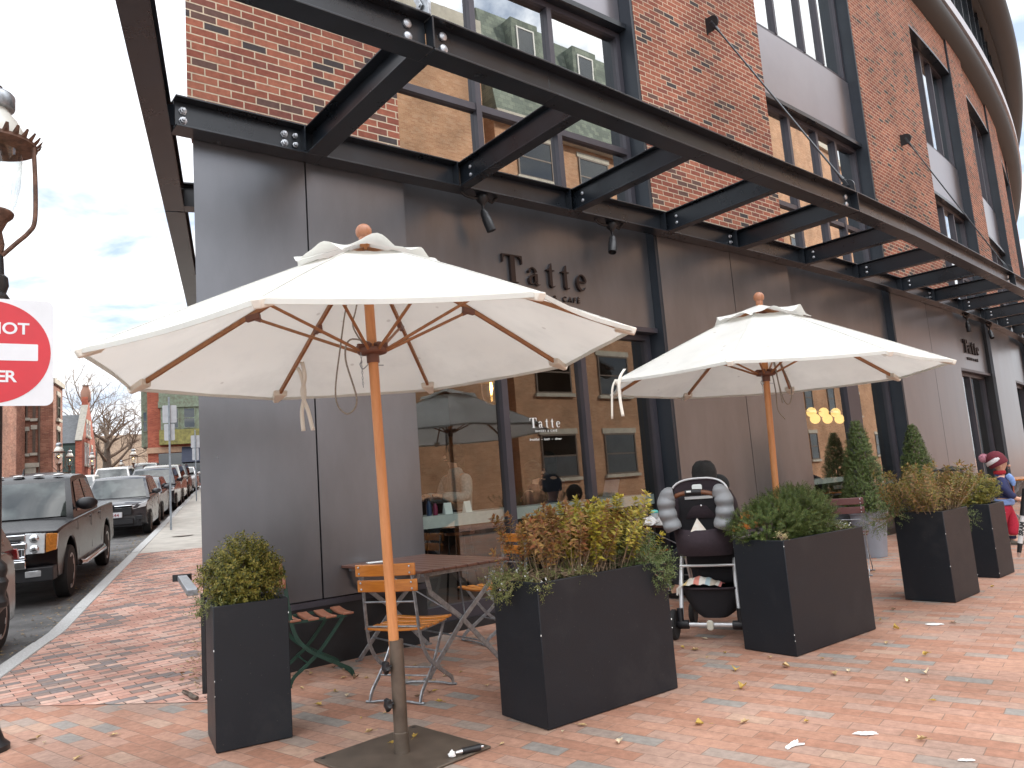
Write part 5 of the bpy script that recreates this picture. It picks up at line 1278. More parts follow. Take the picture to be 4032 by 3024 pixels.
# --- long low brown house beyond the tree
r = onstreet('brown_house', 'long low brown roofed house beyond the broad bare tree', 'house', 100, 12.5); g0 = gz(100)
m = MB(); housebox(m, -9, 5.4, 0, 8, -1, 2.9); m.build('wall', M['brick_gable'], r, uv=uvbox)
m = MB(); m.hexa([(-9.4, -.5, 2.9), (5.8, -.5, 2.9), (5.8, 8.5, 2.9), (-9.4, 8.5, 2.9)], [(-9, 3.4, 7.4), (5.4, 3.4, 7.4), (5.4, 4.6, 7.4), (-9, 4.6, 7.4)]); m.build('roof', pmat('brown_shingle', (.27, .19, .13), .9, var=.25, scale=8, bump=.4), r)
for x in (-6, -3.5, -1, 1.5, 3.8): win(r, x, 0, .9, .9, 1.4, -1, 'y', M['white_paint'])
m = MB(); housebox(m, -4.2, -3.4, 3.6, 4.4, 6.9, 8.3); m.build('chimney', M['brick_gable'], r, uv=uvbox)
# --- brick shop house with copper bays on the right
r = onstreet('bay_house', 'red brick corner shop house with weathered green copper bay windows', 'house', 60, 1.2); g0 = gz(60)
COP = pmat('green_copper', (.20, .26, .19), .7, var=.35, scale=5, col2=(.10, .095, .06)); TEAL = pmat('teal_copper', (.27, .43, .37), .65, var=.25, scale=4); OLV = pmat('olive_copper', (.22, .20, .06), .7, var=.25, scale=5)
m = MB(); housebox(m, -4.25, 8, 0, 10, -1, 9.0); m.build('wall', M['brick_gable'], r, uv=uvbox)
m = MB(); housebox(m, -4.3, 1.0, -.16, -.001, 2.35, 2.75); m.build('shop_fascia', pmat('tan_stone', (.42, .27, .18), .8), r)
m = MB(); housebox(m, -3.55, -.2, -.05, -.001, .05, 2.3); m.build('shop_window', M['win_dark'], r)
m = MB(); m.hexa([(-2.0, -1.0, 1.55), (.8, -1.0, 1.55), (.8, -.01, 1.55), (-2.0, -.01, 1.55)], [(-2.0, -.20, 2.7), (.8, -.20, 2.7), (.8, -.01, 2.7), (-2.0, -.01, 2.7)]); m.build('awning', pmat('navy_awning', (.02, .025, .045), .8), r)
for z0, mt, mt2 in ((3.0, COP, OLV), (6.1, TEAL, COP)):
    m = MB(); housebox(m, -3.45, .9, -.55, -.001, z0 - .1, z0 + .95); m.build('bay_base', mt2, r)
    m = MB(); housebox(m, -3.35, .8, -.50, -.001, z0 + .95, z0 + 2.55); m.build('bay_wall', mt, r)
    m = MB(); housebox(m, -3.5, .95, -.62, -.001, z0 + 2.55, z0 + 2.99); m.build('bay_cornice', COP, r)
    for x in (-2.55, -1.45, -.2): win(r, x, -.50, z0 + 1.0, .82, 1.5, -1, 'y', mt, sill=False, lintel=False, blind=.5 if z0 < 5 else 0)
    m = MB(); housebox(m, -4.75, -4.251, 1.0, 3.2, z0 - .1, z0 + 2.99); m.build('side_bay', COP, r)
    win(r, -4.5, .999, z0 + 1.0, .34, 1.5, -1, 'y', COP, sill=False, lintel=False, blind=.4)
# --- lamps, posts and signs
def lantern(r, z0, sc=1.0, lit=True, detail=True):
    """gas style lantern on top of a post, z0 = bottom of the glass"""
    q = lambda p: [(a * sc, z0 + b * sc) for a, b in p]
    m = MB(); m.lathe(q([(.001, -.30), (.05, -.30), (.06, -.2), (.045, -.12), (.075, -.05), (.105, -.02), (.11, .0), (.1, .012)]), 20); m.build('cup', M['rust'], r, smooth=40)
    m = MB(); m.lathe(q([(.088, .0), (.118, .06), (.142, .18), (.152, .32), (.152, .44)]), 28, cap=False); m.build('glass_globe', M['glass_clear'], r, smooth=60)
    m = MB(); m.lathe(q([(.20, .43), (.235, .445), (.23, .47), (.17, .485), (.155, .50), (.15, .44)]), 28)
    if detail:
        for k in range(26):
            a = 2 * PI * k / 26; d = V((math.cos(a), math.sin(a), 0)); s_ = V((-d.y, d.x, 0)) * .024 * sc; b = d * .218 * sc + V((0, 0, z0 + .45 * sc)); t_ = d * .262 * sc + V((0, 0, z0 + .51 * sc))
            m.add([b - s_, b + s_, t_ + s_ * .35, t_ - s_ * .35, (b + t_) / 2 + d * .012 + V((0, 0, -.004))], [(0, 1, 2, 3), (0, 4, 1), (1, 4, 2), (2, 4, 3), (3, 4, 0)])
    m.build('crown_rim', M['rust'], r, smooth=40)
    m = MB(); m.lathe(q([(.165, .49), (.16, .55), (.125, .62), (.085, .67), (.075, .70)]), 28); m.build('dome', M['dome'], r, smooth=50)
    m = MB(); m.lathe(q([(.07, .69), (.105, .70), (.11, .715), (.11, .785), (.10, .80), (.06, .825), (.03, .84)]), 28); m.build('cap', M['galv'], r, smooth=35)
    m = MB(); m.lathe(q([(.03, .84), (.04, .85), (.022, .865), (.016, .88), (.02, .895), (.006, .95), (.001, .965)]), 12); m.build('finial', M['rust'], r, smooth=50)
    m = MB(); m.lathe(q([(.012, .31), (.016, .30), (.03, .315), (.03, .36), (.02, .40), (.02, .46)]), 12); m.build('burner', M['rust'], r, smooth=50)
    m = MB(); m.ball((0, 0, z0 + .285 * sc), (.022 * sc, .022 * sc, .02 * sc), 12, 8); m.build('flame_bulb', M['flame'], r, smooth=80)
M['rust'] = pmat('rusty_brown_iron', (.155, .082, .055), .7, var=.3, scale=18, metal=.2); M['dome'] = pmat('cream_enamel', (.62, .61, .55), .4, var=.12, scale=6); M['flame'] = emat('lamp_flame', (1, .62, .22), 9)
def lamp_post(label, p, zg, sc=1.0, detail=True, arms=True):
    r = thing('street_lamp', label, 'street lamp', p, 0, 'gas style street lamps')
    lantern(r, zg, sc, detail=detail)
    m = MB(); m.lathe([(.115, 0), (.115, .03), (.085, .06), (.065, .12), (.050, .2), (.048, .76), (.07, .79), (.095, .81), (.10, .84), (.085, .87), (.085, .89), (.095, .93), (.10, .955), (.085, .985), (.095, 1.02), (.09, 1.055), (.06, 1.09), (.056, zg - .62), (.085, zg - .60), (.09, zg - .55), (.07, zg - .52), (.085, zg - .47), (.08, zg - .42), (.06, zg - .40), (.055, zg - .30), (.05, zg - .26)], 20); m.build('post', M['iron'], r, smooth=35)
    if arms:
        for a in (R_(12), R_(192)):
            d = V((math.cos(a), math.sin(a), 0)); P = [d * .05 + V((0, 0, zg - .28)), d * .13 + V((0, 0, zg - .20)), d * .20 * sc + V((0, 0, zg - .13)), d * .235 * sc + V((0, 0, zg - .05)), d * .236 * sc + V((0, 0, zg + .20)), d * .225 * sc + V((0, 0, zg + .44 * sc))]
            m = MB(); m.tube(smooth_path(P, 5), .0135, 8); m.build('side_arm', M['rust'], r, smooth=60)
    return r
M['iron'] = pmat('black_iron', (.016, .016, .017), .42, var=.2, scale=20, spec=.6)
lp = lamp_post('near rusty lantern street lamp at the left edge carrying a red sign', (-3.185, 4.605, 0), 3.245, 1.0)
lp_glass = None
for t, v, zt, lab in ((33, 5.95, 0, 'far lantern lamp with green street name signs in front of the red brick house'), (45, 7.7, 0, 'far lantern lamp against the red brick gable'), (52, 7.75, 0, 'far lantern lamp to the left of the broad bare tree'), (47, 4.95, 0, 'far lantern lamp with a white parking notice, left of the bay house'), (62, 7.4, 0, 'farthest small lantern lamp by the trunk of the broad bare tree')):
    p = Sp(t, v)
    top = {33: 4.27, 45: 4.9, 52: 5.25, 47: 4.95, 62: 5.3}[t]
    lamp_post(lab, p, top - .95 * .95 - p.z, .95, detail=False)
# do not enter sign on the near lamp: square plate facing the camera
RD = pmat('sign_red', (.56, .012, .022), .35, var=.04, coat=.3); WH = pmat('sign_white', (.70, .71, .73), .35, var=.03, coat=.3)
sg = thing('do_not_enter_sign', 'square white and red DO NOT ENTER sign fixed to the near lamp post', 'sign', (-3.145, 4.525, 2.335), 0)
sg.rotation_euler = (0, 0, R_(34))
def rrect(w_, h_, rr, n=5): return [(cx2 + rr * math.cos(a), cy2 + rr * math.sin(a)) for cx2, cy2, a0 in ((w_ / 2 - rr, h_ / 2 - rr, 0), (-w_ / 2 + rr, h_ / 2 - rr, 90), (-w_ / 2 + rr, -h_ / 2 + rr, 180), (w_ / 2 - rr, -h_ / 2 + rr, 270)) for a in [R_(a0 + 90 * i / n) for i in range(n + 1)]]
FX = Matrix(((1, 0, 0, 0), (0, 0, -1, 0), (0, 1, 0, 0), (0, 0, 0, 1)))
m = MB(); m.prism(rrect(.665, .665, .045), 0, .004, FX); m.build('plate', WH, sg)
m = MB(); m.prism([(.318 * math.cos(t), .318 * math.sin(t)) for t in [2 * PI * i / 64 for i in range(64)]], .0042, .0055, FX); m.build('red_disc', RD, sg)
m = MB(); m.prism(rrect(.50, .105, .006), .0056, .0066, FX); m.build('white_bar', WH, sg)
words('lettering', (('DO', -.115), ('NOT', .093)), WH, .100, .001, FX @ Matrix.Translation((0, .115, .0066)), sg, sp=1.0, bold=.002)
text('lettering', 'ENTER', WH, .100, .001, FX @ Matrix.Translation((0, -.185, .0066)), sg, sp=.88, bold=.002)
m = MB(); m.box((0, .035, .29), (.5, .012, .03)); m.box((0, .035, -.29), (.5, .012, .03)); m.build('bracket', M['galv'], sg)
def sign_post(label, p, h, plates):
    r = thing('sign_post', label, 'sign post', p, math.atan2(U2.y, U2.x) - PI / 2, 'parking sign posts on the pavement')
    m = MB(); m.bar((0, 0, -.05), (0, 0, h), .05, .035); m.build('post', M['post'], r)
    for w_, z0, z1, x in plates:
        m = MB(); m.prism(rrect(w_, z1 - z0, .03), 0, .004, Matrix.Translation((x, .03, (z0 + z1) / 2)) @ FX); m.build('sign_plate', M['signback'], r)
    return r
sign_post('nearer grey sign post with two parking signs seen from behind', Sp(22.99, 1.40), 3.65, [(.36, 2.93, 3.42, .01), (.27, 2.44, 2.90, -.0)])
sign_post('farther grey sign post with two small signs seen from behind, by the building corner', Sp(36.54, 1.32), 3.15, [(.36, 2.35, 2.9, .0), (.27, 1.8, 2.33, .0)])
# low silver rail and black post behind the square planter
rl = thing('low_barrier', 'silver flat rail on a thin black post behind the square planter', 'barrier', (0, 0, 0))
m = MB(); m.bar((-2.36, 5.50, .715), (-3.05, 6.90, .70), .075, .045); m.build('rail', M['galv'], rl, bevel=.004)
m = MB(); m.bar((-2.325, 5.60, .0), (-2.325, 5.60, .69), .03, .04); m.build('post', M['blackplastic'], rl)
m = MB(); m.box((-2.325, 5.60, .55), (.055, .055, .03)); m.box((-3.06, 6.92, .70), (.16, .03, .06)); m.build('clamp', M['blackplastic'], rl)
# street name blades on the far lamp
for k, (ang, lab) in enumerate(((10, 'green street name blade on the far lamp pointing left'), (75, 'green street name blade on the far lamp pointing along the street'))):
    p = Sp(33, 5.95); m = MB(); m.box((-.30 if k == 0 else .28, 0, 0), (.62, .008, .14)); o = m.build('street_name_sign', pmat('sign_green', (.01, .17, .10), .4)); o.location = (p.x, p.y, p.z + 1.35 - .02 * k - .0); o.rotation_euler = (0, 0, R_(ang)); tag(o, lab, 'sign')
# ------------------------------------------------------------------ cars
def arch_profile(pts, wheels, rad, zb):
    """close a side profile (front x<0 .. rear) with wheel arch cut-outs along the bottom"""
    bot = []
    for wx in sorted(wheels, reverse=True):
        bot.append((wx + rad, zb)); bot += [(wx + rad * math.cos(R_(a)), zb + max(0, (rad + .03) * math.sin(R_(a)) + .0)) for a in range(20, 180, 20)]; bot.append((wx - rad, zb))
    return pts + bot
def make_car(name, label, cat, spec, paint, loc_t, v_right, group='cars parked along the kerb', detail=2, M0=None):
    """spec: L,W,H lower profile (x from nose 0 back, z), cabin profile; nose points down the street at -y"""
    S = spec; r = thing(name, label, cat, group=group); L, Wd = S['L'], S['W']; hw = Wd / 2
    prof = arch_profile(S['low'], S['wheels'], S['arch'], S['zb'])
    # nose first along -y : x_local across, y = profile x
    K = [-1, -.93, -.72, -.36, 0, .36, .72, .93, 1]
    m = MB(); n = len(prof)
    def pt(x, z, k):
        a = abs(k); fx = max(0, 1 - x / 1.1); rx = max(0, 1 - (L - x) / .9)
        y = x + S.get('nose', .22) * a ** 3 * fx - S.get('tail', .14) * a ** 3 * rx
        tum = 1 - S.get('tumble', .05) * max(0, (z - S['belt'] + .35)) - .03 * max(0, .45 - z)
        zz = z - (S.get('crown', .05) * a ** 3 if z > S['belt'] - .18 else 0)
        return V((k * hw * tum * (1 - .05 * fx - .04 * rx), y, zz))
    m.grid([[pt(x, z, k) for k in K] for x, z in prof], closed_u=True)
    L_, R2 = [pt(x, z, -1) for x, z in prof], [pt(x, z, 1) for x, z in prof]
    m.add(L_, [list(range(n))]); m.add(R2, [list(range(n))[::-1]])
    o = m.build('body', paint, r); weld(o)
    bm = bmesh.new(); bm.from_mesh(o.data); bmesh.ops.recalc_face_normals(bm, faces=bm.faces); bm.to_mesh(o.data); bm.free()
    o.data.shade_smooth(); o.data.set_sharp_from_angle(angle=R_(42))
    if detail > 0:
        b = o.modifiers.new('edge', 'BEVEL'); b.width = .028; b.segments = 3; b.limit_method = 'ANGLE'; b.angle_limit = R_(40)
    # dark floor/inside of arches
    f = MB(); f.box((0, L / 2, S['zb'] + .22), (Wd * .80, L * .94, .34)); f.build('underbody', M['dark_trim'], r)
    # cabin
    cp = S['cab']; cb, ct = S['cabw']; z0c = cp[0][1]; z1c = max(z for _, z in cp)
    def cpt(x, z, k):
        t = (z - z0c) / (z1c - z0c); wv = hw * (cb + (ct - cb) * t)
        return V((k * wv, x + .10 * abs(k) ** 3 * max(0, 1 - abs(x - cp[0][0]) / .8) - .05 * abs(k) ** 3 * max(0, 1 - abs(x - cp[-1][0]) / .5), z - .03 * abs(k) ** 3 * (t > .9)))
    m = MB(); nc = len(cp)
    m.grid([[cpt(x, z, k) for k in K] for x, z in cp])
    m.add([cpt(x, z, -1) for x, z in cp], [list(range(nc))]); m.add([cpt(x, z, 1) for x, z in cp], [list(range(nc))[::-1]])
    o = m.build('cabin', paint, r); weld(o)
    bm = bmesh.new(); bm.from_mesh(o.data); bmesh.ops.recalc_face_normals(bm, faces=bm.faces); bm.to_mesh(o.data); bm.free(); o.data.shade_smooth(); o.data.set_sharp_from_angle(angle=R_(38))
    # windscreen, rear window, side windows: panes a few mm proud of the cabin
    def pane(nm, quad, nrm, mat=None):
        g = MB(); q = [V(p) + V(nrm).normalized() * .006 for p in quad]; g.quad(*q); g.quad(*[V(p) + V(nrm).normalized() * .003 for p in quad]); o = g.build(nm, [mat or M['glass_car'], M['cabin_dark']], r); 
        o.data.polygons[1].material_index = 1; return o
    wi = S['ws']  # indices of windscreen bottom, top
    (xa, za), (xb, zb2) = cp[wi[0]], cp[wi[1]]
    def lerp(a, b, t): return a + (b - a) * t
    ws = MB(); rows = []
    for t in (.06, .35, .65, .92):
        rows.append([cpt(lerp(xa, xb, t), lerp(za, zb2, t), k * .90) + V((0, -.010, .008)) for k in (-1, -.75, -.4, 0, .4, .75, 1)])
    ws.grid(rows); ws.build('windscreen', M['ws_glass'], r, smooth=80)
    if 'rw' in S:
        (xa2, za2), (xb3, zb3) = cp[S['rw'][0]], cp[S['rw'][1]]; rw = MB()
        rw.grid([[cpt(lerp(xa2, xb3, t), lerp(za2, zb3, t), k * .86) + V((0, .010, .006)) for k in (-1, -.5, 0, .5, 1)] for t in (.1, .5, .9)]); rw.build('rear_window', M['ws_glass'], r, smooth=80)
    for sd_ in (-1, 1):
        for quad in S['side']:
            g = MB(); P = [cpt(x, z, sd_) for x, z in quad]; P = [p + V((sd_ * .006, 0, .002)) for p in P]
            g.add(P, [list(range(len(P)))[::sd_]]); g.build('side_window', M['ws_glass'], r)
        # mirror
        mx = S['mirror']; mm = MB(); x_ = sd_ * (hw * S['cabw'][0] + .13)
        mm.ball((x_, mx[0] + .02, mx[1]), (.125, .06, .075) if S.get('bigmirror') is None else (.17, .085, .105), 14, 10); mm.build('wing_mirror', S.get('mirror_mat', paint), r, smooth=70)
        am = MB(); am.bar((sd_ * (hw * S['cabw'][0] - .03), mx[0] + .03, mx[1] - .06), (x_, mx[0] + .02, mx[1] - .04), .05, .035); am.build('mirror_arm', M['dark_trim'], r)
        if detail > 1:
            for hx in S['handles']:
                h = MB(); h.bar((sd_ * (hw + .012), hx, S['belt'] - .12), (sd_ * (hw + .012), hx + .17, S['belt'] - .11), .02, .03); h.build('door_handle', S.get('handle_mat', paint), r, bevel=.005)
            for dx in S['doors']:
                h = MB(); h.bar((sd_ * (hw + .002), dx, S['zb'] + .16), (sd_ * (hw * .985 + .002), dx, S['belt'] - .02), .004, .012, up=(0, 1, 0)); h.build('door_seam', M['dark_trim'], r)
    # wheels
    wr = S['wr']
    for sd_ in (-1, 1):
        for wx in S['wheels']:
            e = MB(); Mx = Matrix.Rotation(PI / 2 * sd_, 3, 'Y'); c = (sd_ * (hw - .20), wx, wr)
            e.lathe([(wr * .62, 0), (wr * .9, .0), (wr, .03), (wr, .17), (wr * .95, .20), (wr * .70, .205), (wr * .66, .19)], 28, c, Mx); w = e.build('wheel', M['rubber'], r, smooth=40)
            e = MB(); e.lathe([(.001, .15), (wr * .16, .155), (wr * .17, .13), (wr * .62, .10), (wr * .64, .19), (wr * .68, .198), (wr * .68, .12)], 28, c, Mx)
            ns = S.get('spokes', 5)
            for k in range(ns):
                a = 2 * PI * k / ns; d = Mx @ V((math.cos(a), math.sin(a), 0)); ax_ = Mx @ V((0, 0, 1))
                e.bar(V(c) + d * wr * .12 + ax_ * .165, V(c) + d * wr * .65 + ax_ * .178, wr * S.get('spw', .2), .03, up=ax_)
            e.build('rim', M['alloy'], w, smooth=40)
    # lights and grille
    for sd_ in (-1, 1):
        for pts, mt, nm in S['lamps']:
            g = MB(); q = [V((sd_ * x, y, z)) for x, y, z in pts]; c = sum(q, V()) / len(q); back = [p + V((0, .09, 0)) for p in q]
            nq = len(q); g.add(q + back, [list(range(nq)), list(range(nq, 2 * nq))[::-1]] + [(i, nq + i, nq + (i + 1) % nq, (i + 1) % nq) for i in range(nq)]); g.build(nm, mt, r, bevel=.008)
    for (x0, x1, y0, y1, z0, z1, mt, nm) in S['front']:
        g = MB(); g.box(((x0 + x1) / 2, (y0 + y1) / 2, (z0 + z1) / 2), (x1 - x0, abs(y1 - y0), z1 - z0)); g.build(nm, mt, r, bevel=.012)
    # place: right flank (local +x) at v_right
    a = math.atan2(U2.y, U2.x) - PI / 2
    t_mid = loc_t + L / 2; p = Sp(loc_t, v_right + hw, ZR); q = Sp(loc_t + L, v_right + hw, ZR); d = (q - p).normalized(); pitch = math.asin(d.z)
    r.location = p; r.rotation_euler = Euler((pitch, 0, a), 'XYZ')
    return r
M['cabin_dark'] = pmat('cabin_dark', (.02, .022, .024), .6)
def wsglass(name, refl, base):
    m, nt, out = newmat(name)
    p = N(nt, 'ShaderNodeBsdfPrincipled', i={'Base Color': c4(base), 'Roughness': .03, 'Specular IOR Level': refl, 'Coat Weight': .25, 'Coat Roughness': .02})
    tc = N(nt, 'ShaderNodeTexCoord'); n1 = N(nt, 'ShaderNodeTexNoise', i={'Scale': 2.2, 'Detail': 3}); nt.links.new(tc.outputs['Object'], n1.inputs['Vector'])
    rr = ramp(nt, [(.42, tuple(x * .35 for x in base)), (.6, base)]); nt.links.new(n1.outputs[0], rr.inputs[0]); nt.links.new(rr.outputs[0], p.inputs['Base Color'])
    nt.links.new(p.outputs[0], out.inputs[0]); return m
M['ws_glass'] = wsglass('car_window_glass', .45, (.075, .088, .082))
def suvspec(L=4.35, W=1.8, H=1.62, hood=1.02, zb=.24, wr=.345, cab0=1.05, roof0=1.75, wb=(.86, 3.48), rear=.35, tumble=.10):
    belt = hood + .03
    low = [(0.06, .34), (.0, .52), (.02, .78), (.10, .90), (.35, .965), (cab0 + .25, hood), (L - .55, belt + .02), (L - .06, belt - .02), (L, .80), (L - .02, .42), (L - .1, zb)]
    low = low + []
    cab = [(cab0, hood - .03), (roof0, H - .04), (roof0 + .35, H), (L - 1.1, H - .005), (L - .55, H - .06), (L - .12, belt - .02)]
    side = [[(cab0 + .42, belt + .03), (roof0 + .10, H - .12), (L * .47, H - .10), (L * .47, belt + .03)], [(L * .49, belt + .03), (L * .49, H - .10), (L - 1.35, H - .11), (L - 1.1, belt + .04)], [(L - 1.02, belt + .05), (L - 1.28, H - .12), (L - .82, H - .15), (L - .48, belt + .06)]]
    hw = W / 2
    lamps = [([(hw * .55, .05, .74), (hw * .93, .17, .80), (hw * .955, .33, .93), (hw * .56, .10, .84)], M['lens'], 'headlight')]
    front = [(-hw * .52, hw * .52, -.02, .10, .66, .80, M['dark_trim'], 'grille'), (-hw * .62, hw * .62, -.012, .10, .34, .58, M['dark_trim'], 'lower_grille'), (-.26, .26, -.035, .0, .50, .62, M['plate'], 'number_plate')]
    return dict(L=L, W=W, H=H, zb=zb, belt=belt, low=low, cab=cab, cabw=(.945, .74), ws=(0, 1), rw=(4, 5), side=side, mirror=(cab0 + .55, belt + .10), handles=[L * .42, L * .62], doors=[cab0 + .35, L * .48, L * .70], wr=wr, wheels=list(wb), arch=wr + .06, lamps=lamps, front=front, tumble=tumble)
M['plate'] = pmat('plate_white', (.62, .63, .66), .4, var=.05)
BLK = pmat('black_paint', (.0055, .005, .0065), .24, var=.05, scale=2, spec=.2, coat=.06, rvar=.04); CHAR = carpaint('charcoal_paint', (.052, .052, .057)); GREY = carpaint('grey_paint', (.17, .165, .155)); SILV = carpaint('silver_paint', (.36, .35, .32)); NAVY = carpaint('dark_blue_paint', (.018, .02, .028)); WHT = carpaint('white_paint', (.62, .62, .61))
# pickup
hw = 1.0
pk = dict(L=5.85, W=2.02, H=1.90, zb=.40, belt=1.24, tumble=.03, nose=.20, tail=.03, crown=.04,
    low=[(.10, .40), (.02, .52), (.0, .70), (.05, .98), (.10, 1.12), (.5, 1.17), (1.45, 1.21), (4.05, 1.25), (5.78, 1.24), (5.84, .9), (5.82, .45)],
    cab=[(1.38, 1.18), (2.12, 1.82), (2.4, 1.89), (3.35, 1.90), (3.72, 1.85), (3.98, 1.22)], cabw=(.95, .77), ws=(0, 1), rw=(4, 5),
    side=[[(1.85, 1.27), (2.28, 1.76), (2.82, 1.80), (2.82, 1.27)], [(2.92, 1.27), (2.92, 1.80), (3.55, 1.79), (3.78, 1.27)]],
    mirror=(1.85, 1.39), bigmirror=1, mirror_mat=M['blackplastic'], handles=[2.6, 3.55], handle_mat=M['blackplastic'], doors=[1.6, 2.87, 3.9], wr=.40, wheels=[.98, 4.62], arch=.50, spokes=6, spw=.26,
    lamps=[([(.60, -.02, .80), (.83, .04, .79), (.835, .06, 1.075), (.59, .01, 1.095)], M['lens'], 'headlight'), ([(.84, .05, .80), (.955, .17, .82), (.965, .21, 1.05), (.845, .07, 1.07)], M['amber'], 'turn_signal'), ([(.60, -.06, .47), (.80, -.03, .47), (.80, -.03, .56), (.60, -.06, .56)], M['lens'], 'fog_lamp')],
    front=[(-.60, .60, -.015, .10, .98, 1.085, M['chrome'], 'grille_bar'), (-.55, .55, -.022, .1, .985, 1.03, M['dark_trim'], 'grille_mesh'), (-.62, .62, -.045, .10, .875, .965, M['chrome'], 'grille_bar'), (-.55, .55, -.02, .1, .775, .87, M['dark_trim'], 'grille_mesh'), (-.60, .60, -.02, .10, .72, .77, M['chrome'], 'grille_bar'), (.545, .60, -.025, .1, .77, .98, M['chrome'], 'grille_bar'), (-.60, -.545, -.025, .1, .77, .98, M['chrome'], 'grille_bar'),
        (-.62, .62, -.10, .10, .60, .715, M['chrome'], 'bumper'), (-.95, .95, -.03, .25, .40, .60, M['dark_trim'], 'bumper_valance')])
PK = make_car('pickup_truck', 'black pickup truck with a chrome grille parked at the kerb facing the camera', 'pickup truck', pk, BLK, 13.0, 2.20)
for sd_ in (-1, 1):
    m = MB(); m.tube([(sd_ * 1.02, 1.6, .44), (sd_ * 1.06, 1.75, .42), (sd_ * 1.06, 3.85, .42), (sd_ * 1.02, 4.0, .44)], .05, 10); m.build('running_board', M['chrome'], PK, smooth=60)
m = MB(); m.bar((-.75, 1.52, 1.245), (.05, 1.50, 1.265), .02, .02); m.bar((.08, 1.50, 1.25), (.78, 1.53, 1.23), .02, .02); m.build('wiper', M['dark_trim'], PK)
m = MB(); m.tube([(.05, 2.35, 1.9), (.05, 2.40, 1.93), (.05, 2.43, 2.02)], [.025, .02, .008], 8); m.build('roof_antenna', M['dark_trim'], PK)
for x in (-.6, -.3, 0, .3, .6):
    m = MB(); m.ball((x, 2.3, 1.895), (.09, .06, .02), 12, 6); m.build('roof_marker_lamp', WHT, PK, smooth=60)
m = MB(); m.box((-.38, 1.80, 1.74), (.12, .01, .035)); m.build('parking_tag', M['white_print'], PK)
# grey suv at the left edge, only its rear quarter is in the picture
sp = suvspec(4.5, 1.85, 1.68, hood=1.05, wb=(.9, 3.58))
sp['lamps'] = sp['lamps'] + [([(.70, 4.47, .95), (.90, 4.36, .93), (.905, 4.25, 1.06), (.70, 4.44, 1.07)], M['redlens'], 'tail_light')]; sp['spokes'] = 5
make_car('grey_suv', 'grey suv at the left edge, its rear wheel beside the lamp post', 'suv', sp, GREY, 6.70, 2.25)
# charcoal crossover with a number plate
sp = suvspec(4.35, 1.79, 1.61)
hw = sp['W'] / 2
sp['front'] = [(-hw * .58, hw * .58, -.03, .10, .79, .865, M['chrome'], 'grille_bar'), (-hw * .56, hw * .56, -.012, .10, .60, .785, M['dark_trim'], 'grille'), (-hw * .60, hw * .60, -.012, .10, .36, .50, M['dark_trim'], 'lower_grille'), (-.27, .27, -.05, .0, .545, .69, M['plate'], 'number_plate'), (hw * .66, hw * .86, .04, .16, .46, .57, M['dark_trim'], 'side_intake'), (-hw * .86, -hw * .66, .04, .16, .46, .57, M['dark_trim'], 'side_intake')]
HR = make_car('charcoal_crossover', 'charcoal crossover behind the black pickup with a white number plate', 'suv', sp, CHAR, 23.2, 1.98)
text('plate_lettering', '9JT 544', pmat('plate_red', (.28, .06, .07), .5), .125, .002, FX @ Matrix.Translation((0, .575, .053)), HR, bold=.002)
m = MB()
for x in (-.055, .055): m.box((x, -.045, .83), (.022, .012, .085))
m.box((0, -.045, .83), (.09, .010, .018)); m.build('grille_emblem', M['chrome'], HR)
m = MB(); m.prism([(a, b) for a, b in rrect(.17, .13, .03)], 0, .006, FX @ Matrix.Translation((0, .83, .032))); m.build('emblem_plate', M['dark_trim'], HR)
sed = suvspec(4.4, 1.76, 1.45, hood=.95, zb=.2, wr=.32, cab0=1.15, roof0=2.0, wb=(.86, 3.5))
make_car('dark_sedan', 'dark sedan wedged between the charcoal crossover and the dark suv', 'car', sed, CHAR, 28.0, 2.05, detail=1)
sp = suvspec(4.6, 1.86, 1.70, hood=1.06, wb=(.92, 3.6)); 
make_car('dark_suv', 'dark suv with a pale roof third from the front in the parked row', 'suv', sp, NAVY, 32.8, 1.92, detail=1)
sp = suvspec(4.9, 1.95, 1.76, hood=1.05, cab0=.8, roof0=1.6, wb=(.95, 3.9))
make_car('silver_minivan', 'beige silver minivan behind the dark suv', 'minivan', sp, SILV, 37.7, 1.95, detail=1)
sp = suvspec(4.6, 1.86, 1.72, hood=1.06, wb=(.92, 3.6)); make_car('black_suv', 'black suv behind the silver minivan far up the street', 'suv', sp, BLK, 42.9, 1.95, detail=1)
sp = suvspec(4.4, 1.78, 1.5, hood=.98, cab0=1.1, roof0=1.9); make_car('white_car', 'white car farthest up the parked row by the building corner', 'car', sp, WHT, 47.6, 1.75, detail=1)
# cars farther left and up the hill
sp = suvspec(4.2, 1.85, 1.82, hood=1.12, cab0=1.15, roof0=1.45, wb=(.85, 3.3)); make_car('black_jeep', 'boxy black off road car behind the pickup on the far side of the street', 'off road car', sp, BLK, 27.5, 5.0, detail=1)
sp = suvspec(4.3, 1.75, 1.47, hood=.96, cab0=1.1, roof0=1.9); make_car('white_hatchback', 'small white car between the black off road car and the charcoal crossover', 'car', sp, WHT, 40, 5.9, detail=1)
sp = suvspec(4.7, 1.9, 1.75, hood=1.06); make_car('white_suv', 'white suv in the middle of the street beyond the charcoal crossover', 'suv', sp, WHT, 42, 4.6, detail=1)
sp = suvspec(4.7, 1.9, 1.75, hood=1.06); make_car('brown_suv', 'dark brown suv just beyond the white suv', 'suv', sp, carpaint('brown_paint', (.05, .035, .03)), 49, 4.6, detail=1)
sp = suvspec(4.9, 1.95, 1.85, hood=1.06); make_car('grey_suv', 'pale grey suv higher up the street in front of the low wall', 'suv', sp, SILV, 57, 4.55, detail=1)
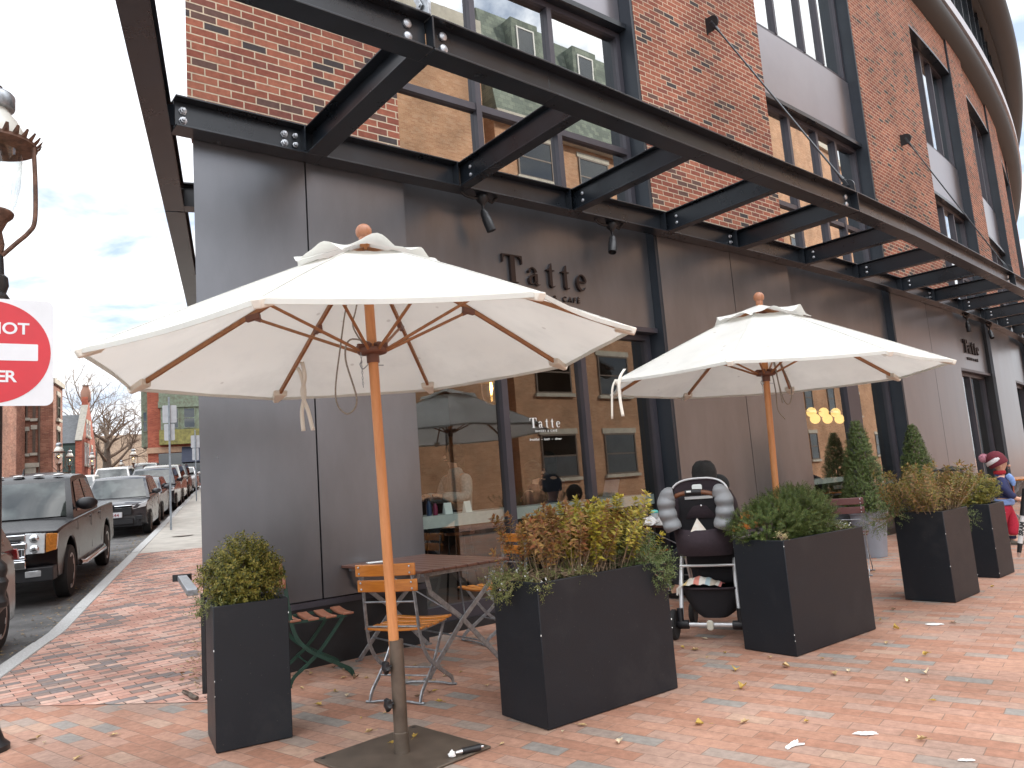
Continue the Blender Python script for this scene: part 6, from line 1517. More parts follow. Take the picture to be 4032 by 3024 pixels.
sp = suvspec(4.6, 1.86, 1.72, hood=1.06); sp['lamps'] = [([(.62, -.01, .85), (.90, .12, .85), (.90, .12, 1.0), (.62, -.01, 1.0)], M['redlens'], 'tail_light')]; make_car('white_suv', 'white suv with red tail lights turning at the top of the street', 'suv', sp, WHT, 62, 3.4, detail=1)
for sd_ in (-1, 1):
    for z in (.865, 1.015):
        m = MB(); m.lathe([(.001, .03), (.055, .02), (.062, -.005), (.05, -.012), (.001, -.016)], 18, (sd_ * .71, -.012, z), Matrix.Rotation(-PI / 2, 3, 'X')); m.build('headlamp_reflector', M['chrome'], PK, smooth=50)
# ------------------------------------------------------------------ people
def skinmesh(name, pts, edges, mat, parent, sub=2, smooth=True):
    """pts: list of (x,y,z,rx[,ry]); grown with a skin modifier into one continuous surface"""
    me = bpy.data.meshes.new(name); me.from_pydata([p[:3] for p in pts], edges, []); me.materials.append(mat)
    o = bpy.data.objects.new(name, me); COL.objects.link(o)
    if parent: o.parent = parent
    me.skin_vertices.new(name='skin') if hasattr(me.skin_vertices, 'new') else None
    sk = o.modifiers.new('skin', 'SKIN'); sk.use_smooth_shade = True; sk.branch_smoothing = .6
    if not me.skin_vertices:
        bpy.context.view_layer.objects.active = o
        bm = bmesh.new(); bm.from_mesh(me); bm.verts.layers.skin.verify(); bm.to_mesh(me); bm.free()
    L = me.skin_vertices[0].data
    for i, p in enumerate(pts):
        L[i].radius = (p[3], p[4] if len(p) > 4 else p[3]); L[i].use_root = (i == 0)
    if sub: s = o.modifiers.new('sub', 'SUBSURF'); s.levels = sub; s.render_levels = sub
    return o
def chain(n0, k): return [(n0 + i, n0 + i + 1) for i in range(k - 1)]
SKIN = pmat('skin', (.58, .34, .24), .55, var=.06, scale=20)
def cloth(name, c, var=.12, scale=40, bump=.3): return pmat(name, c, .9, var=var, scale=scale, bump=bump, bscale=220)
def puffer(name, c, band=28):
    m, nt, out = newmat(name)
    p = N(nt, 'ShaderNodeBsdfPrincipled', i={'Base Color': c4(c), 'Roughness': .5, 'Specular IOR Level': .4}); tc = N(nt, 'ShaderNodeTexCoord')
    w = N(nt, 'ShaderNodeTexWave', bands_direction='Z', i={'Scale': band, 'Distortion': 1.2, 'Detail': 1.5}); nt.links.new(tc.outputs['Object'], w.inputs['Vector'])
    b = N(nt, 'ShaderNodeBump', i={'Strength': .9, 'Distance': .012}); nt.links.new(w.outputs[0], b.inputs['Height']); nt.links.new(b.outputs[0], p.inputs['Normal']); nt.links.new(p.outputs[0], out.inputs[0]); return m
def head(parent, h, r, skin=SKIN):
    """face details on a head of radius r centred at h, looking along +Y"""
    h = V(h); P = MB()
    dark = M['dark_trim']
    for s in (-1, 1):
        e = MB(); e.ball(h + V((s * r * .36, r * .86, r * .06)), (r * .13, r * .07, r * .08), 10, 6); e.build('eye', dark, parent, smooth=80)
        e = MB(); e.ball(h + V((s * r * .86, -.02 * r, -r * .05)), (r * .10, r * .2, r * .28), 10, 7); e.build('ear', skin, parent, smooth=80)
        e = MB(); e.bar(h + V((s * r * .22, r * .93, r * .25)), h + V((s * r * .52, r * .84, r * .26)), .008, .006); e.build('eyebrow', dark, parent)
    n = MB(); n.ball(h + V((0, r * .98, -r * .14)), (r * .13, r * .20, r * .17), 10, 7); n.build('nose', skin, parent, smooth=80)
    n = MB(); n.ball(h + V((0, r * .88, -r * .48)), (r * .26, r * .07, r * .06), 10, 6); n.build('mouth', pmat('lips', (.42, .16, .14), .5), parent, smooth=80)
def hand(mb, c, d, up, s=1.0):
    """palm and five curled fingers as tubes rooted in the palm, d = finger direction"""
    c = V(c); d = V(d).normalized(); up = V(up).normalized(); sd_ = d.cross(up).normalized(); up = sd_.cross(d)
    mb.tube([c, c + d * .035 * s, c + d * .075 * s], [.020 * s, .033 * s, .030 * s], 10)
    for i, L in enumerate((.060, .070, .066, .052)):
        o = c + d * .066 * s + sd_ * (-.024 + .016 * i) * s; mb.tube([o, o + d * L * .45 * s - up * .004, o + d * L * .75 * s - up * .018 * s, o + d * L * .85 * s - up * .036 * s], [.0085 * s, .008 * s, .0075 * s, .006 * s], 7)
    o = c + d * .02 * s - sd_ * .026 * s; mb.tube([o, o - sd_ * .022 * s + d * .02 * s, o - sd_ * .028 * s + d * .045 * s - up * .01 * s], [.011 * s, .0095 * s, .007 * s], 7)
# --- child
ch = thing('person', 'child in navy quilted jacket, red trousers and maroon bobble hat, standing', 'person', (6.43, 10.35, 0), R_(-32 - 90))
k = 1.0
def S(*a): return tuple(a)
pts = [(0, 0, .56, .095, .08), (0, .0, .70, .095, .078), (0, .005, .84, .105, .078), (0, .0, .925, .05, .045), (0, .01, .985, .042, .042), (0, .02, 1.06, .088, .096), (0, .02, 1.135, .07, .08),
    (-.062, .02, .50, .066), (-.066, .05, .29, .052), (-.068, .03, .075, .036), (-.068, .10, .035, .034), (.062, -.03, .50, .066), (.066, -.08, .29, .052), (.068, -.13, .075, .036), (.068, -.06, .035, .034),
    (-.125, .0, .89, .042), (-.165, -.02, .74, .036), (-.15, .09, .62, .028), (-.14, .14, .595, .024), (.125, .0, .89, .042), (.165, .02, .74, .036), (.15, .13, .62, .028), (.14, .17, .60, .024)]
ed = [(0, 1), (1, 2), (2, 3), (3, 4), (4, 5), (5, 6), (0, 7), (7, 8), (8, 9), (9, 10), (0, 11), (11, 12), (12, 13), (13, 14), (2, 15), (15, 16), (16, 17), (17, 18), (2, 19), (19, 20), (20, 21), (21, 22)]
body = skinmesh('body', pts, ed, SKIN, ch)
NAVYJ = puffer('navy_quilted', (.018, .028, .115), 22); REDP = cloth('red_fleece', (.42, .018, .045)); LBL = cloth('light_blue_cotton', (.24, .38, .72)); MAR = cloth('maroon_knit', (.13, .014, .025)); PNK = cloth('pink_wool', (.55, .26, .32)); WHK = cloth('white_knit', (.62, .60, .60))
skinmesh('jacket', [(0, .0, .585, .15, .140), (0, .0, .70, .145, .135), (0, .005, .82, .142, .122), (0, .0, .90, .085, .07), (0, .0, .945, .062, .058), (-.12, .0, .88, .060), (-.185, -.02, .75, .062), (-.165, .07, .655, .052), (-.15, .105, .625, .042), (.12, .0, .88, .060), (.185, .02, .75, .062), (.158, .10, .655, .046), (.15, .14, .63, .038)],
    [(0, 1), (1, 2), (2, 3), (3, 4), (2, 5), (5, 6), (6, 7), (7, 8), (2, 9), (9, 10), (10, 11), (11, 12)], NAVYJ, ch)
skinmesh('trousers', [(0, 0, .57, .125, .115), (0, 0, .52, .122, .112), (-.064, .03, .45, .092), (-.068, .055, .29, .084), (-.070, .035, .115, .078), (.064, -.04, .45, .092), (.068, -.085, .29, .084), (.070, -.125, .115, .078)], [(0, 1), (1, 2), (2, 3), (3, 4), (1, 5), (5, 6), (6, 7)], REDP, ch)
m = MB(); m.lathe([(.125, .53), (.138, .55), (.138, .605), (.12, .61)], 22, wob=lambda p, i, kk: V((p.x, p.y * .86, p.z))); m.build('shirt_hem', LBL, ch, smooth=60)
for s, y in ((-1, .03), (1, -.13)):
    skinmesh('shoe', [(s * .07, y - .05, .045, .036, .042), (s * .07, y + .01, .042, .038, .045), (s * .07, y + .09, .035, .036, .032), (s * .07, y + .135, .03, .026, .024)], chain(0, 4), cloth('taupe_shoe', (.16, .14, .115)), ch)
    m = MB(); m.lathe([(.046, .08), (.044, .12)], 12, (s * .07, y, 0)); m.build('sock', cloth('navy_sock', (.012, .014, .04)), ch, smooth=60)
m = MB(); hand(m, (-.14, .135, .60), (.1, .9, -.25), (-1, 0, .2), .85); hand(m, (.14, .165, .605), (-.1, .9, -.25), (1, 0, .2), .85); m.build('hands', SKIN, ch, smooth=70)
head(ch, (0, .022, 1.055), .098)
hat = MB(); hat.lathe([(.116, 1.045), (.121, 1.07), (.121, 1.105), (.115, 1.16), (.09, 1.21), (.045, 1.24), (.001, 1.245)], 28)
hat.xform(Matrix.Translation((0, .02, 1.06)) @ Matrix.Rotation(R_(24), 4, 'X') @ Matrix.Translation((0, -.01, -1.045))); hb_ = hat.build('beanie', MAR, ch, smooth=70)
m = MB(); m.lathe([(.1225, 1.118), (.1245, 1.13), (.122, 1.155), (.1165, 1.17)], 28, cap=False); m.xform(Matrix.Translation((0, .0, 1.05)) @ Matrix.Rotation(R_(30), 4, 'X') @ Matrix.Translation((0, .01, -1.06))); m.build('hat_stripe', WHK, ch, smooth=70)
m = MB(); random.seed(5); m.ball((0, -.155, 1.165), .052, 18, 12); 
for i in range(500): u = rdir(); leaf(m, V((0, -.155, 1.165)) + u * .045, u + rdir() * .4, rdir(), .022, .008)
m.build('bobble', PNK, ch)
m = MB(); m.lathe([(.055, .93), (.075, .95), (.07, .985), (.05, .99)], 18); m.build('neck_scarf', cloth('red_scarf', (.38, .02, .03)), ch, smooth=60)
skinmesh('scarf', [(0, .075, .93, .024, .04), (.01, .115, .875, .020, .046), (0, .135, .81, .016, .034), (0, .13, .77, .008, .014)], chain(0, 4), LBL, ch)
m = MB(); m.tube(smooth_path([(-.02, .10, .93), (-.03, .125, .82), (-.035, .125, .70), (-.03, .135, .60)], 4), .006, 6); m.build('zip', cloth('orange_zip', (.55, .11, .05)), ch, smooth=60)
# --- seated guests beyond the stroller
def seated(label, x, y, deg, coat, hatm, hat, sc=1.0, lean=.0, hair=None, extra=None):
    r = thing('person', label, 'person', (x, y, 0), R_(deg - 90)); r.scale = (sc, sc, sc)
    b = [(0, -.02, .50, .14, .11), (0, -.03 + lean * .3, .70, .135, .10), (0, -.02 + lean * .7, .92, .16, .10), (0, lean, 1.02, .06, .055), (0, lean + .015, 1.10, .052, .055), (0, lean + .03, 1.19, .085, .098), (0, lean + .03, 1.28, .07, .085),
        (-.10, .06, .49, .085), (-.11, .40, .47, .062), (-.12, .42, .10, .045), (-.12, .52, .05, .042), (.10, .06, .49, .085), (.11, .40, .47, .062), (.12, .42, .10, .045), (.12, .52, .05, .042),
        (-.19, lean * .7, .96, .055), (-.24, .06 + lean * .5, .73, .045), (-.14, .28, .76, .033), (-.11, .34, .77, .028), (.19, lean * .7, .96, .055), (.24, .06 + lean * .5, .73, .045), (.14, .28, .76, .033), (.11, .34, .77, .028)]
    skinmesh('body', b, ed, SKIN, r)
    skinmesh('coat', [(0, -.03, .46, .185, .15), (0, -.03 + lean * .3, .68, .175, .135), (0, -.02 + lean * .7, .88, .185, .13), (0, lean * .9, 1.01, .10, .085), (0, lean, 1.085, .078, .078), (-.19, lean * .7, .95, .085), (-.25, .05 + lean * .5, .73, .073), (-.135, .30, .765, .052), (.19, lean * .7, .95, .085), (.25, .05 + lean * .5, .73, .073), (.135, .30, .765, .052)],
        [(0, 1), (1, 2), (2, 3), (3, 4), (2, 5), (5, 6), (6, 7), (2, 8), (8, 9), (9, 10)], coat, r)
    skinmesh('trousers', [(0, .0, .50, .15, .12), (-.10, .10, .49, .098), (-.11, .40, .48, .076), (-.12, .42, .12, .058), (.10, .10, .49, .098), (.11, .40, .48, .076), (.12, .42, .12, .058)], [(0, 1), (1, 2), (2, 3), (0, 4), (4, 5), (5, 6)], cloth('dark_trousers', (.03, .032, .04)), r)
    for s in (-1, 1): skinmesh('shoe', [(s * .12, .40, .05, .042), (s * .12, .48, .045, .045), (s * .12, .60, .035, .036)], chain(0, 3), M['blackplastic'], r)
    head(r, (0, lean + .032, 1.20), .10)
    m = MB(); hand(m, (-.12, .30, .775), (.3, .9, -.1), (0, 0, 1)); hand(m, (.12, .30, .775), (-.3, .9, -.1), (0, 0, 1)); m.build('hands', SKIN, r, smooth=70)
    m = MB()
    if hat: m.lathe([(.108, 1.17), (.118, 1.18), (.119, 1.225), (.122, 1.28), (.108, 1.335), (.075, 1.375), (.03, 1.385), (.001, 1.38)], 26, (0, lean + .02, 0), wob=lambda p, i, kk: V((p.x, p.y * 1.06, p.z + .010 * math.sin(kk * 1.3) * (i > 3)))); m.build('beanie', hatm, r, smooth=70)
    else: m.ball((0, lean + .004, 1.215), (.110, .120, .122), 22, 14); m.ball((0, lean - .035, 1.12), (.088, .07, .10), 18, 12); m.build('hair', hatm, r, smooth=70)
    return r
GCO = cloth('grey_coat', (.28, .30, .32)); BCO = puffer('black_jacket', (.022, .017, .018), 10)
p1 = seated('adult in grey coat and dark beanie seated behind the pushchair, back turned', 1.89, 7.80, 124, GCO, cloth('dark_grey_beanie', (.045, .047, .047), bump=1), True, 1.0)
p2 = seated('adult in a black jacket seated beside the one in the beanie, leaning in', 2.12, 8.02, 140, BCO, cloth('black_hood', (.018, .02, .022)), False, .93, lean=.06)
for x, y, d, l in ((1.91, 7.74, 124, 'orange slat folding chair under the person in the beanie, hidden by the stroller'), (2.15, 8.00, 140, 'orange slat folding chair under the person in the black jacket')):
    place(copy_tree(c1), x, y, d, l)
q = Wp(4.02, -1.05); p3 = seated('child seated at the window counter inside, face turned to the street', q.x, q.y, math.degrees(TH0) - 60, cloth('dark_red_top', (.07, .02, .022)), cloth('brown_hair', (.02, .014, .01)), False, 1.0); p3.location.z = .22
q = Wp(3.25, -1.5); p4 = seated('person inside the shop in a pale grey top behind the marble counter', q.x, q.y, math.degrees(TH0) + 180, cloth('pale_grey_top', (.42, .42, .40)), cloth('dark_hair', (.02, .015, .012)), False, 1.05); p4.location.z = .42
q = Wp(4.85, -1.7); p5 = seated('person inside the shop in dark clothes by the laptop', q.x, q.y, math.degrees(TH0) + 100, cloth('navy_top', (.012, .014, .03)), cloth('dark_hair', (.02, .015, .012)), False, 1.05); p5.location.z = .30
for (s, o, z, d) in ((4.02, -1.05, .20, -60), (3.25, -1.5, .40, 180), (4.85, -1.7, .28, 100)):
    p = Wp(s, o); t = thing('bar_stool', {4.02: 'dark stool under the child inside the shop window', 3.25: 'dark stool under the person in the pale grey top', 4.85: 'dark stool under the person in dark clothes inside'}[s], 'stool', p, 0, 'stools inside the shop window')
    m = MB(); m.lathe([(.001, .38 + z), (.17, .38 + z), (.175, .41 + z), (.001, .42 + z)], 20); m.build('seat', M['brown_slat'], t, smooth=40)
    for k2 in range(4): a = k2 * PI / 2 + .4; m = MB(); m.tube([(.12 * math.cos(a), .12 * math.sin(a), .38 + z), (.2 * math.cos(a), .2 * math.sin(a), .03)], .012, 8); m.build('leg', M['blackplastic'], t)
# ------------------------------------------------------------------ strollers
ST = thing('stroller', 'black pushchair with grey quilted muffs and brown handle between two planters', 'stroller', (1.385, 6.07, 0), R_(64 - 90))
BLKF = cloth('black_fabric', (.012, .011, .014), bump=.5); AUB = cloth('aubergine_fabric', (.036, .024, .031), bump=.4); ALU = pmat('white_alu_tube', (.66, .67, .68), .3, metal=.5, var=.05); LEA = pmat('brown_leather', (.16, .062, .028), .45, var=.15, scale=30); QU = puffer('grey_quilt', (.235, .245, .255), 3.4)
m = MB(); m.tube([(-.17, .0, .115), (.17, 0, .115)], .016, 12); m.build('axle', ALU, ST, smooth=60)
for s in (-1, 1):
    m = MB(); m.lathe([(.02, -.05), (.034, -.045), (.036, .03), (.024, .05)], 16, (s * .215, 0, .115), Matrix.Rotation(PI / 2 * s, 3, 'Y')); m.build('wheel_hub', M['blackplastic'], ST, smooth=40)
    for y, rr in ((.0, .115), (.62, .09)):
        m = MB(); m.lathe([(rr * .6, -.018), (rr * .9, -.022), (rr, -.01), (rr, .01), (rr * .9, .022), (rr * .6, .018)], 26, (s * .285, y, rr), Matrix.Rotation(PI / 2, 3, 'Y')); w = m.build('wheel', M['rubber'], ST, smooth=40)
        m = MB(); m.lathe([(.001, -.012), (rr * .62, -.012), (rr * .62, .012), (.001, .012)], 20, (s * .285, y, rr), Matrix.Rotation(PI / 2, 3, 'Y')); m.build('hub_cap', M['blackplastic'], w, smooth=40)
    m = MB(); m.tube([(s * .225, .01, .16), (s * .215, .05, .40), (s * .205, .12, .60), (s * .20, .20, .72)], .017, 10); m.build('rear_leg', ALU, ST, smooth=60)
    m = MB(); m.tube([(s * .23, -.005, .12), (s * .23, .0, .24)], .024, 10); m.build('leg_socket', M['blackplastic'], ST, smooth=60)
    m = MB(); m.tube([(s * .20, .20, .70), (s * .22, .42, .40), (s * .25, .62, .12)], .016, 10); m.build('front_leg', ALU, ST, smooth=60)
    m = MB(); m.tube([(s * .20, .22, .66), (s * .205, .08, .90), (s * .20, -.06, 1.06), (s * .185, -.085, 1.10)], .014, 10); m.build('push_bar', ALU, ST, smooth=60)
    # quilted muff, lumpy sleeve hanging from the handle end
    P = [(s * .155, -.10, 1.13), (s * .205, -.105, 1.115), (s * .225, -.105, 1.05), (s * .222, -.10, .98), (s * .205, -.095, .91), (s * .185, -.09, .85)]
    Q = smooth_path(P, 6); rr = [.042 + .020 * min(1, i / 7) + .009 * abs(math.sin(i * .42)) for i in range(len(Q))]
    m = MB(); m.tube(Q, rr, 18, cap=False); m.tube(Q[::-1][:6], [r_ * .86 for r_ in rr[::-1][:6]], 18, cap=False); m.build('hand_muff', QU, ST, smooth=75)
m = MB(); m.tube(smooth_path([(-.19, -.088, 1.075), (-.15, -.105, 1.108), (-.08, -.115, 1.128), (0, -.118, 1.133), (.08, -.115, 1.128), (.15, -.105, 1.108), (.19, -.088, 1.075)], 4), .0175, 12); m.build('handle', LEA, ST, smooth=60)
m = MB(); m.tube([(-.062, -.117, 1.131), (0, -.118, 1.134), (.062, -.117, 1.131)], .024, 12); m.build('handle_centre', M['blackplastic'], ST, smooth=50)
m = MB(); m.box((-.03, -.142, 1.14), (.036, .006, .014)); m.build('handle_button', M['white_print'], ST, bevel=.002)
m = MB(); m.tube([(-.20, .02, .56), (.22, .02, .56)], .010, 10); m.build('rear_crossbar', ALU, ST, smooth=60)
m = MB(); m.prism(rrect(.05, .075, .02), -.012, .012, Matrix.Translation((.0, -.022, .115)) @ FX); m.build('brake_pedal', pmat('cream_plastic', (.62, .60, .50), .4), ST, bevel=.006)
# hood
def hood(mb, w_, y0, y1, z0, z1, n=14, k=12, a0=20, a1=165):
    P = []
    for i in range(k + 1):
        a = R_(a0 + (a1 - a0) * i / k); row = []
        for j in range(n + 1):
            t = PI * j / n; x = -w_ * math.cos(t); e = math.sin(t) ** .55
            row.append((x * (1 - .10 * (1 - e)), (y0 + y1) / 2 - (y1 - y0) / 2 * math.cos(a) * (.35 + .65 * e), z0 + (z1 - z0) * math.sin(a) * e + .02 * math.sin(3 * a)))
        P.append(row)
    return mb.grid(P)
m = MB(); hood(m, .235, .02, .62, .83, 1.235, a0=12); o = m.build('hood', AUB, ST, smooth=70); so_ = o.modifiers.new('t', 'SOLIDIFY'); so_.thickness = .006
m = MB(); P = []
for j in range(17):
    t = PI * j / 16; c_ = math.cos(t); P.append((-.228 * math.copysign(abs(c_) ** .75, c_), .060 + .03 * math.sin(t), 1.10 + .135 * math.sin(t) ** .8))
m.tube(P, .009, 8); hb2 = MB(); hb2.grid([[(x * .985, y + .004, z) for x, y, z in P], [(x * .98, y + .012 + .03 * (1 - abs(x) / .23), z - .06 - .05 * (1 - abs(x) / .23)) for x, y, z in P], [(x * .95, .07, .93) for x, y, z in P]]); hb2.build('hood_back', AUB, ST, smooth=70); m.build('hood_trim', ALU, ST, smooth=60)
m = MB(); m.prism(rrect(.08, .046, .015), 0, .01, Matrix.Translation((-.01, .068, 1.165)) @ FX); m.build('hood_badge', M['white_print'], ST, bevel=.004)
# back panel, pouch, seat
m = MB(); m.hexa([(-.175, .02, .66), (.19, .02, .66), (.21, .16, .66), (-.20, .16, .66)], [(-.165, .05, 1.10), (.185, .05, 1.10), (.20, .20, 1.12), (-.19, .20, 1.12)]); m.build('back_panel', BLKF, ST, bevel=.02, seg=3)
m = MB(); m.box((0, .04, 1.085), (.22, .006, .022)); m.build('label_strip', ALU, ST)
m = MB(); m.ball((.015, .03, 1.02), (.01, .006, .01), 10, 6); m.build('press_stud', M['chrome'], ST, smooth=70)
P = []
for i in range(9):
    z = .64 + .21 * i / 8; e = math.sin(PI * (.12 + .70 * i / 8)); row = []
    for j in range(15):
        t = j / 14; x = -.225 + .47 * t; b = math.sin(PI * t) ** .5
        row.append((x * (.90 + .10 * i / 8), .02 - (.055 + .085 * e) * b, z + .03 * (1 - b) * (i / 8) - .012 * math.sin(PI * t) * (i == 8)))
    P.append(row)
m = MB(); m.grid(P); m.grid([[(x, y + .03, z - .005) for x, y, z in P[-1]], P[-1]]); o = m.build('storage_pouch', AUB, ST, smooth=70)
m = MB(); m.box((0.0, .06, .70), (.42, .05, .12)); m.build('seat_back', BLKF, ST, bevel=.02)
m = MB(); m.box((.03, .28, .60), (.40, .36, .16)); m.build('seat', BLKF, ST, bevel=.04, seg=3)
# basket: tapering bag
P = []
for i in range(9):
    z = .155 + .25 * i / 8; w_ = .10 + .125 * min(1, (i / 8 * 1.6) ** .6); row = []
    for j in range(24):
        a = 2 * PI * j / 24; c_, s_ = math.cos(a), math.sin(a); q = (abs(c_) ** 4 + abs(s_) ** 4) ** -.25
        row.append((.015 + w_ * c_ * q * 1.0, .20 + (.14 + .06 * i / 8) * s_ * q, z - .02 * (s_ < 0) * (i == 8)))
    P.append(row + [row[0]])
m = MB(); m.grid(P); m.add(P[0][:-1], [list(range(24))[::-1]]); m.build('basket', BLKF, ST, smooth=60)
m = MB(); m.tube([(x * 1.0, y, z) for x, y, z in P[-1][:-1]], .009, 8, closed=True); m.build('basket_rim', AUB, ST, smooth=60)
m = MB(); m.box((.06, .26, .47), (.33, .26, .14)); m.build('packed_bag', BLKF, ST, bevel=.05, seg=3)
bl = MB(); random.seed(9); Pb = []
for i in range(9):
    u = i / 8
    Pb.append([(-.20 + .31 * j / 14, -.02 + .20 * u, .405 + .065 * math.sin(PI * u * .9 + .25) * math.sin(PI * (j / 14) ** .8 * .93 + .1) + .006 * math.sin(j * 1.7 + i)) for j in range(15)])
bl.grid(Pb)
for i in range(16): p = V((-.20 + random.uniform(-.01, .02), -.02 + .012 * i * .6, .41)); bl.tube([p, p + V((-.025, -.01, -.02)), p + V((-.03 + random.uniform(-.01, .01), -.012, -.07))], .0025, 4)
def stripes(name):
    m, nt, out = newmat(name); p = N(nt, 'ShaderNodeBsdfPrincipled', i={'Roughness': .9}); tc = N(nt, 'ShaderNodeTexCoord'); sx_ = N(nt, 'ShaderNodeSeparateXYZ'); nt.links.new(tc.outputs['Generated'], sx_.inputs[0])
    r_ = ramp(nt, [(0, (.62, .60, .55)), (.16, (.60, .45, .20)), (.24, (.62, .58, .5)), (.40, (.60, .22, .17)), (.52, (.64, .61, .55)), (.66, (.36, .47, .50)), (.76, (.42, .36, .29)), (.88, (.62, .58, .52)), (.94, (.55, .18, .16))], 'CONSTANT'); nt.links.new(sx_.outputs[0], r_.inputs[0]); nt.links.new(r_.outputs[0], p.inputs[0]); nt.links.new(p.outputs[0], out.inputs[0]); return m
o = bl.build('striped_blanket', stripes('blanket_stripes'), None, smooth=75); o.location = ST.location; o.rotation_euler = ST.rotation_euler; tag(o, 'striped fringed blanket bunched in the basket under the black pushchair', 'blanket')
m = MB(); m.add([(-.075, -.10, .80), (.075, -.075, .815), (-.01, -.045, .93), (-.02, -.03, .80)], [(0, 1, 2), (1, 3, 2), (3, 0, 2), (0, 3, 1)]); o = m.build('paper_napkin', pmat('printed_napkin', (.70, .70, .66), .8, var=.12, scale=26, col2=(.62, .52, .42))); o.location = ST.location; o.rotation_euler = ST.rotation_euler; tag(o, 'white printed napkin sticking up from the pouch of the black pushchair', 'napkin')
# second pushchair, folded bike stand, far table
s2 = thing('stroller', 'dark pushchair with its hood up far back beside the child', 'stroller', (6.55, 11.75, 0), R_(-30))
m = MB(); hood(m, .24, -.1, .55, .62, 1.08, a0=8, a1=140); o = m.build('hood', BLKF, s2, smooth=70); o.modifiers.new('t', 'SOLIDIFY').thickness = .01
for s in (-1, 1):
    m = MB(); m.tube([(s * .23, -.25, 1.02), (s * .22, .1, .6), (s * .24, .55, .12)], .014, 8); m.build('frame_tube', M['galv'], s2, smooth=60)
    m = MB(); m.tube([(s * .23, .15, .62), (s * .25, -.2, .14)], .014, 8); m.build('rear_leg', M['galv'], s2, smooth=60)
    for y in (-.2, .55): m = MB(); m.lathe([(.06, -.02), (.11, -.02), (.12, 0), (.11, .02), (.06, .02)], 22, (s * .27, y, .12), Matrix.Rotation(PI / 2, 3, 'Y')); m.build('wheel', M['rubber'], s2, smooth=40)
m = MB(); m.tube([(-.23, -.25, 1.02), (.23, -.25, 1.02)], .018, 8); m.build('handle', M['blackplastic'], s2, smooth=60)
m = MB(); m.box((0, .15, .55), (.42, .5, .3)); m.build('seat', BLKF, s2, bevel=.06, seg=3)
t3 = make_table('orange wooden table at the dark wall behind the far pushchair', wood=M['chair_wood']); t3.location = (6.75, 12.45, 0); t3.rotation_euler = (0, 0, R_(45))
t4 = copy_tree(t3); t4.location = (8.35, 13.3, 0); t4.rotation_euler = (0, 0, R_(45)); t4['label'] = 'wooden table at the right edge behind the child'
bk = thing('bicycle_frame', 'white and black bicycle fork with bold black letters cut off by the right edge', 'bicycle', (5.63, 8.96, 0), 0)
ax1, ax2 = V((0, 0, .035)), V((.105, -.055, .56)); dd = (ax2 - ax1).normalized(); s_ = dd.cross(V((.3, .95, 0))).normalized()
m = MB(); m.tube([ax1 + dd * .0, ax1 + dd * .055], [.014, .021], 14); m.build('fork_end', M['chrome'], bk, smooth=50)
m = MB(); m.tube([ax1 + dd * .056, ax1 + dd * .16], [.022, .026], 14); m.build('fork_boot', M['blackplastic'], bk, smooth=50)
m = MB(); m.tube([ax1 + dd * .161, ax2], [.027, .029], 16); m.build('fork_leg', WHT, bk, smooth=50)
m = MB(); m.tube([ax2 - dd * .06, ax2 + dd * .25], .033, 14); m.build('crown', M['blackplastic'], bk, smooth=50)
m = MB(); m.tube([V((.14, -.03, .36)) + V((.34 * math.cos(t), .16 * math.sin(t) * 0 + .0, .34 * math.sin(t))) for t in [2 * PI * i / 40 for i in range(40)]], .024, 10, closed=True); w_ = m.build('wheel', M['rubber'], bk, smooth=60); w_.location = (.40, .06, -.0)
Mt = Matrix((( -s_.x, 0, 0, 0), (0, 1, 0, 0), (0, 0, 1, 0), (0, 0, 0, 1)))
zz = V((-.55, -.84, 0)).normalized(); yy = dd; xx = yy.cross(zz).normalized(); zz = xx.cross(yy)
fr = Matrix((xx, yy, zz)).transposed().to_4x4(); fr.translation = ax1 + dd * .33 + zz * .0292
text('fork_lettering', 'SRAM', M['dark_trim'], .062, .001, fr @ Matrix.Rotation(PI / 2, 4, 'Z') @ Matrix.Translation((0, -.02, 0)), bk, bold=.003)
# ------------------------------------------------------------------ inside the shop, things on tables
mc = MB()
for a, b in ((1.96, 5.30),): 
    f = FB(); f.slab(a, b, .945, 1.06, -.80, -.345); o = f.build('window_counter', M['marble']); tag(o, 'white marble counter running along inside the shop window', 'counter')
f = FB(); f.slab(8.5, 10.1, .945, 1.02, -.9, -.4); o = f.build('window_counter', M['marble']); tag(o, 'narrow stone counter behind the second shop window left of the door', 'counter')
f = FB(); f.slab(10.75, 11.9, .80, .86, -.9, -.35); o = f.build('window_counter', M['marble']); tag(o, 'stone counter behind the shop window right of the door', 'counter')
def on(s, off, z=1.061): return Wp(s, off, z)
for s, txt, lab, a in ((2.41, '1', 'white table number card with a single digit on the marble counter', .1), (2.64, '11', 'white table number card with double digits on the marble counter', .25)):
    r = thing('number_card', lab, 'card', on(s, -.42), TH0 + a)
    m = MB(); m.prism([(0, 0), (.055, 0), (.03, .11), (.025, .11)], -.045, .045, Matrix(((0, 0, 1, 0), (1, 0, 0, -.03), (0, 1, 0, 0), (0, 0, 0, 1)))); m.build('card', M['white_print'], r)
    text('numeral', txt, M['dark_trim'], .085, .001, Matrix.Translation((0, -.0215, .028)) @ Matrix.Rotation(R_(-13), 4, 'X') @ FX, r)
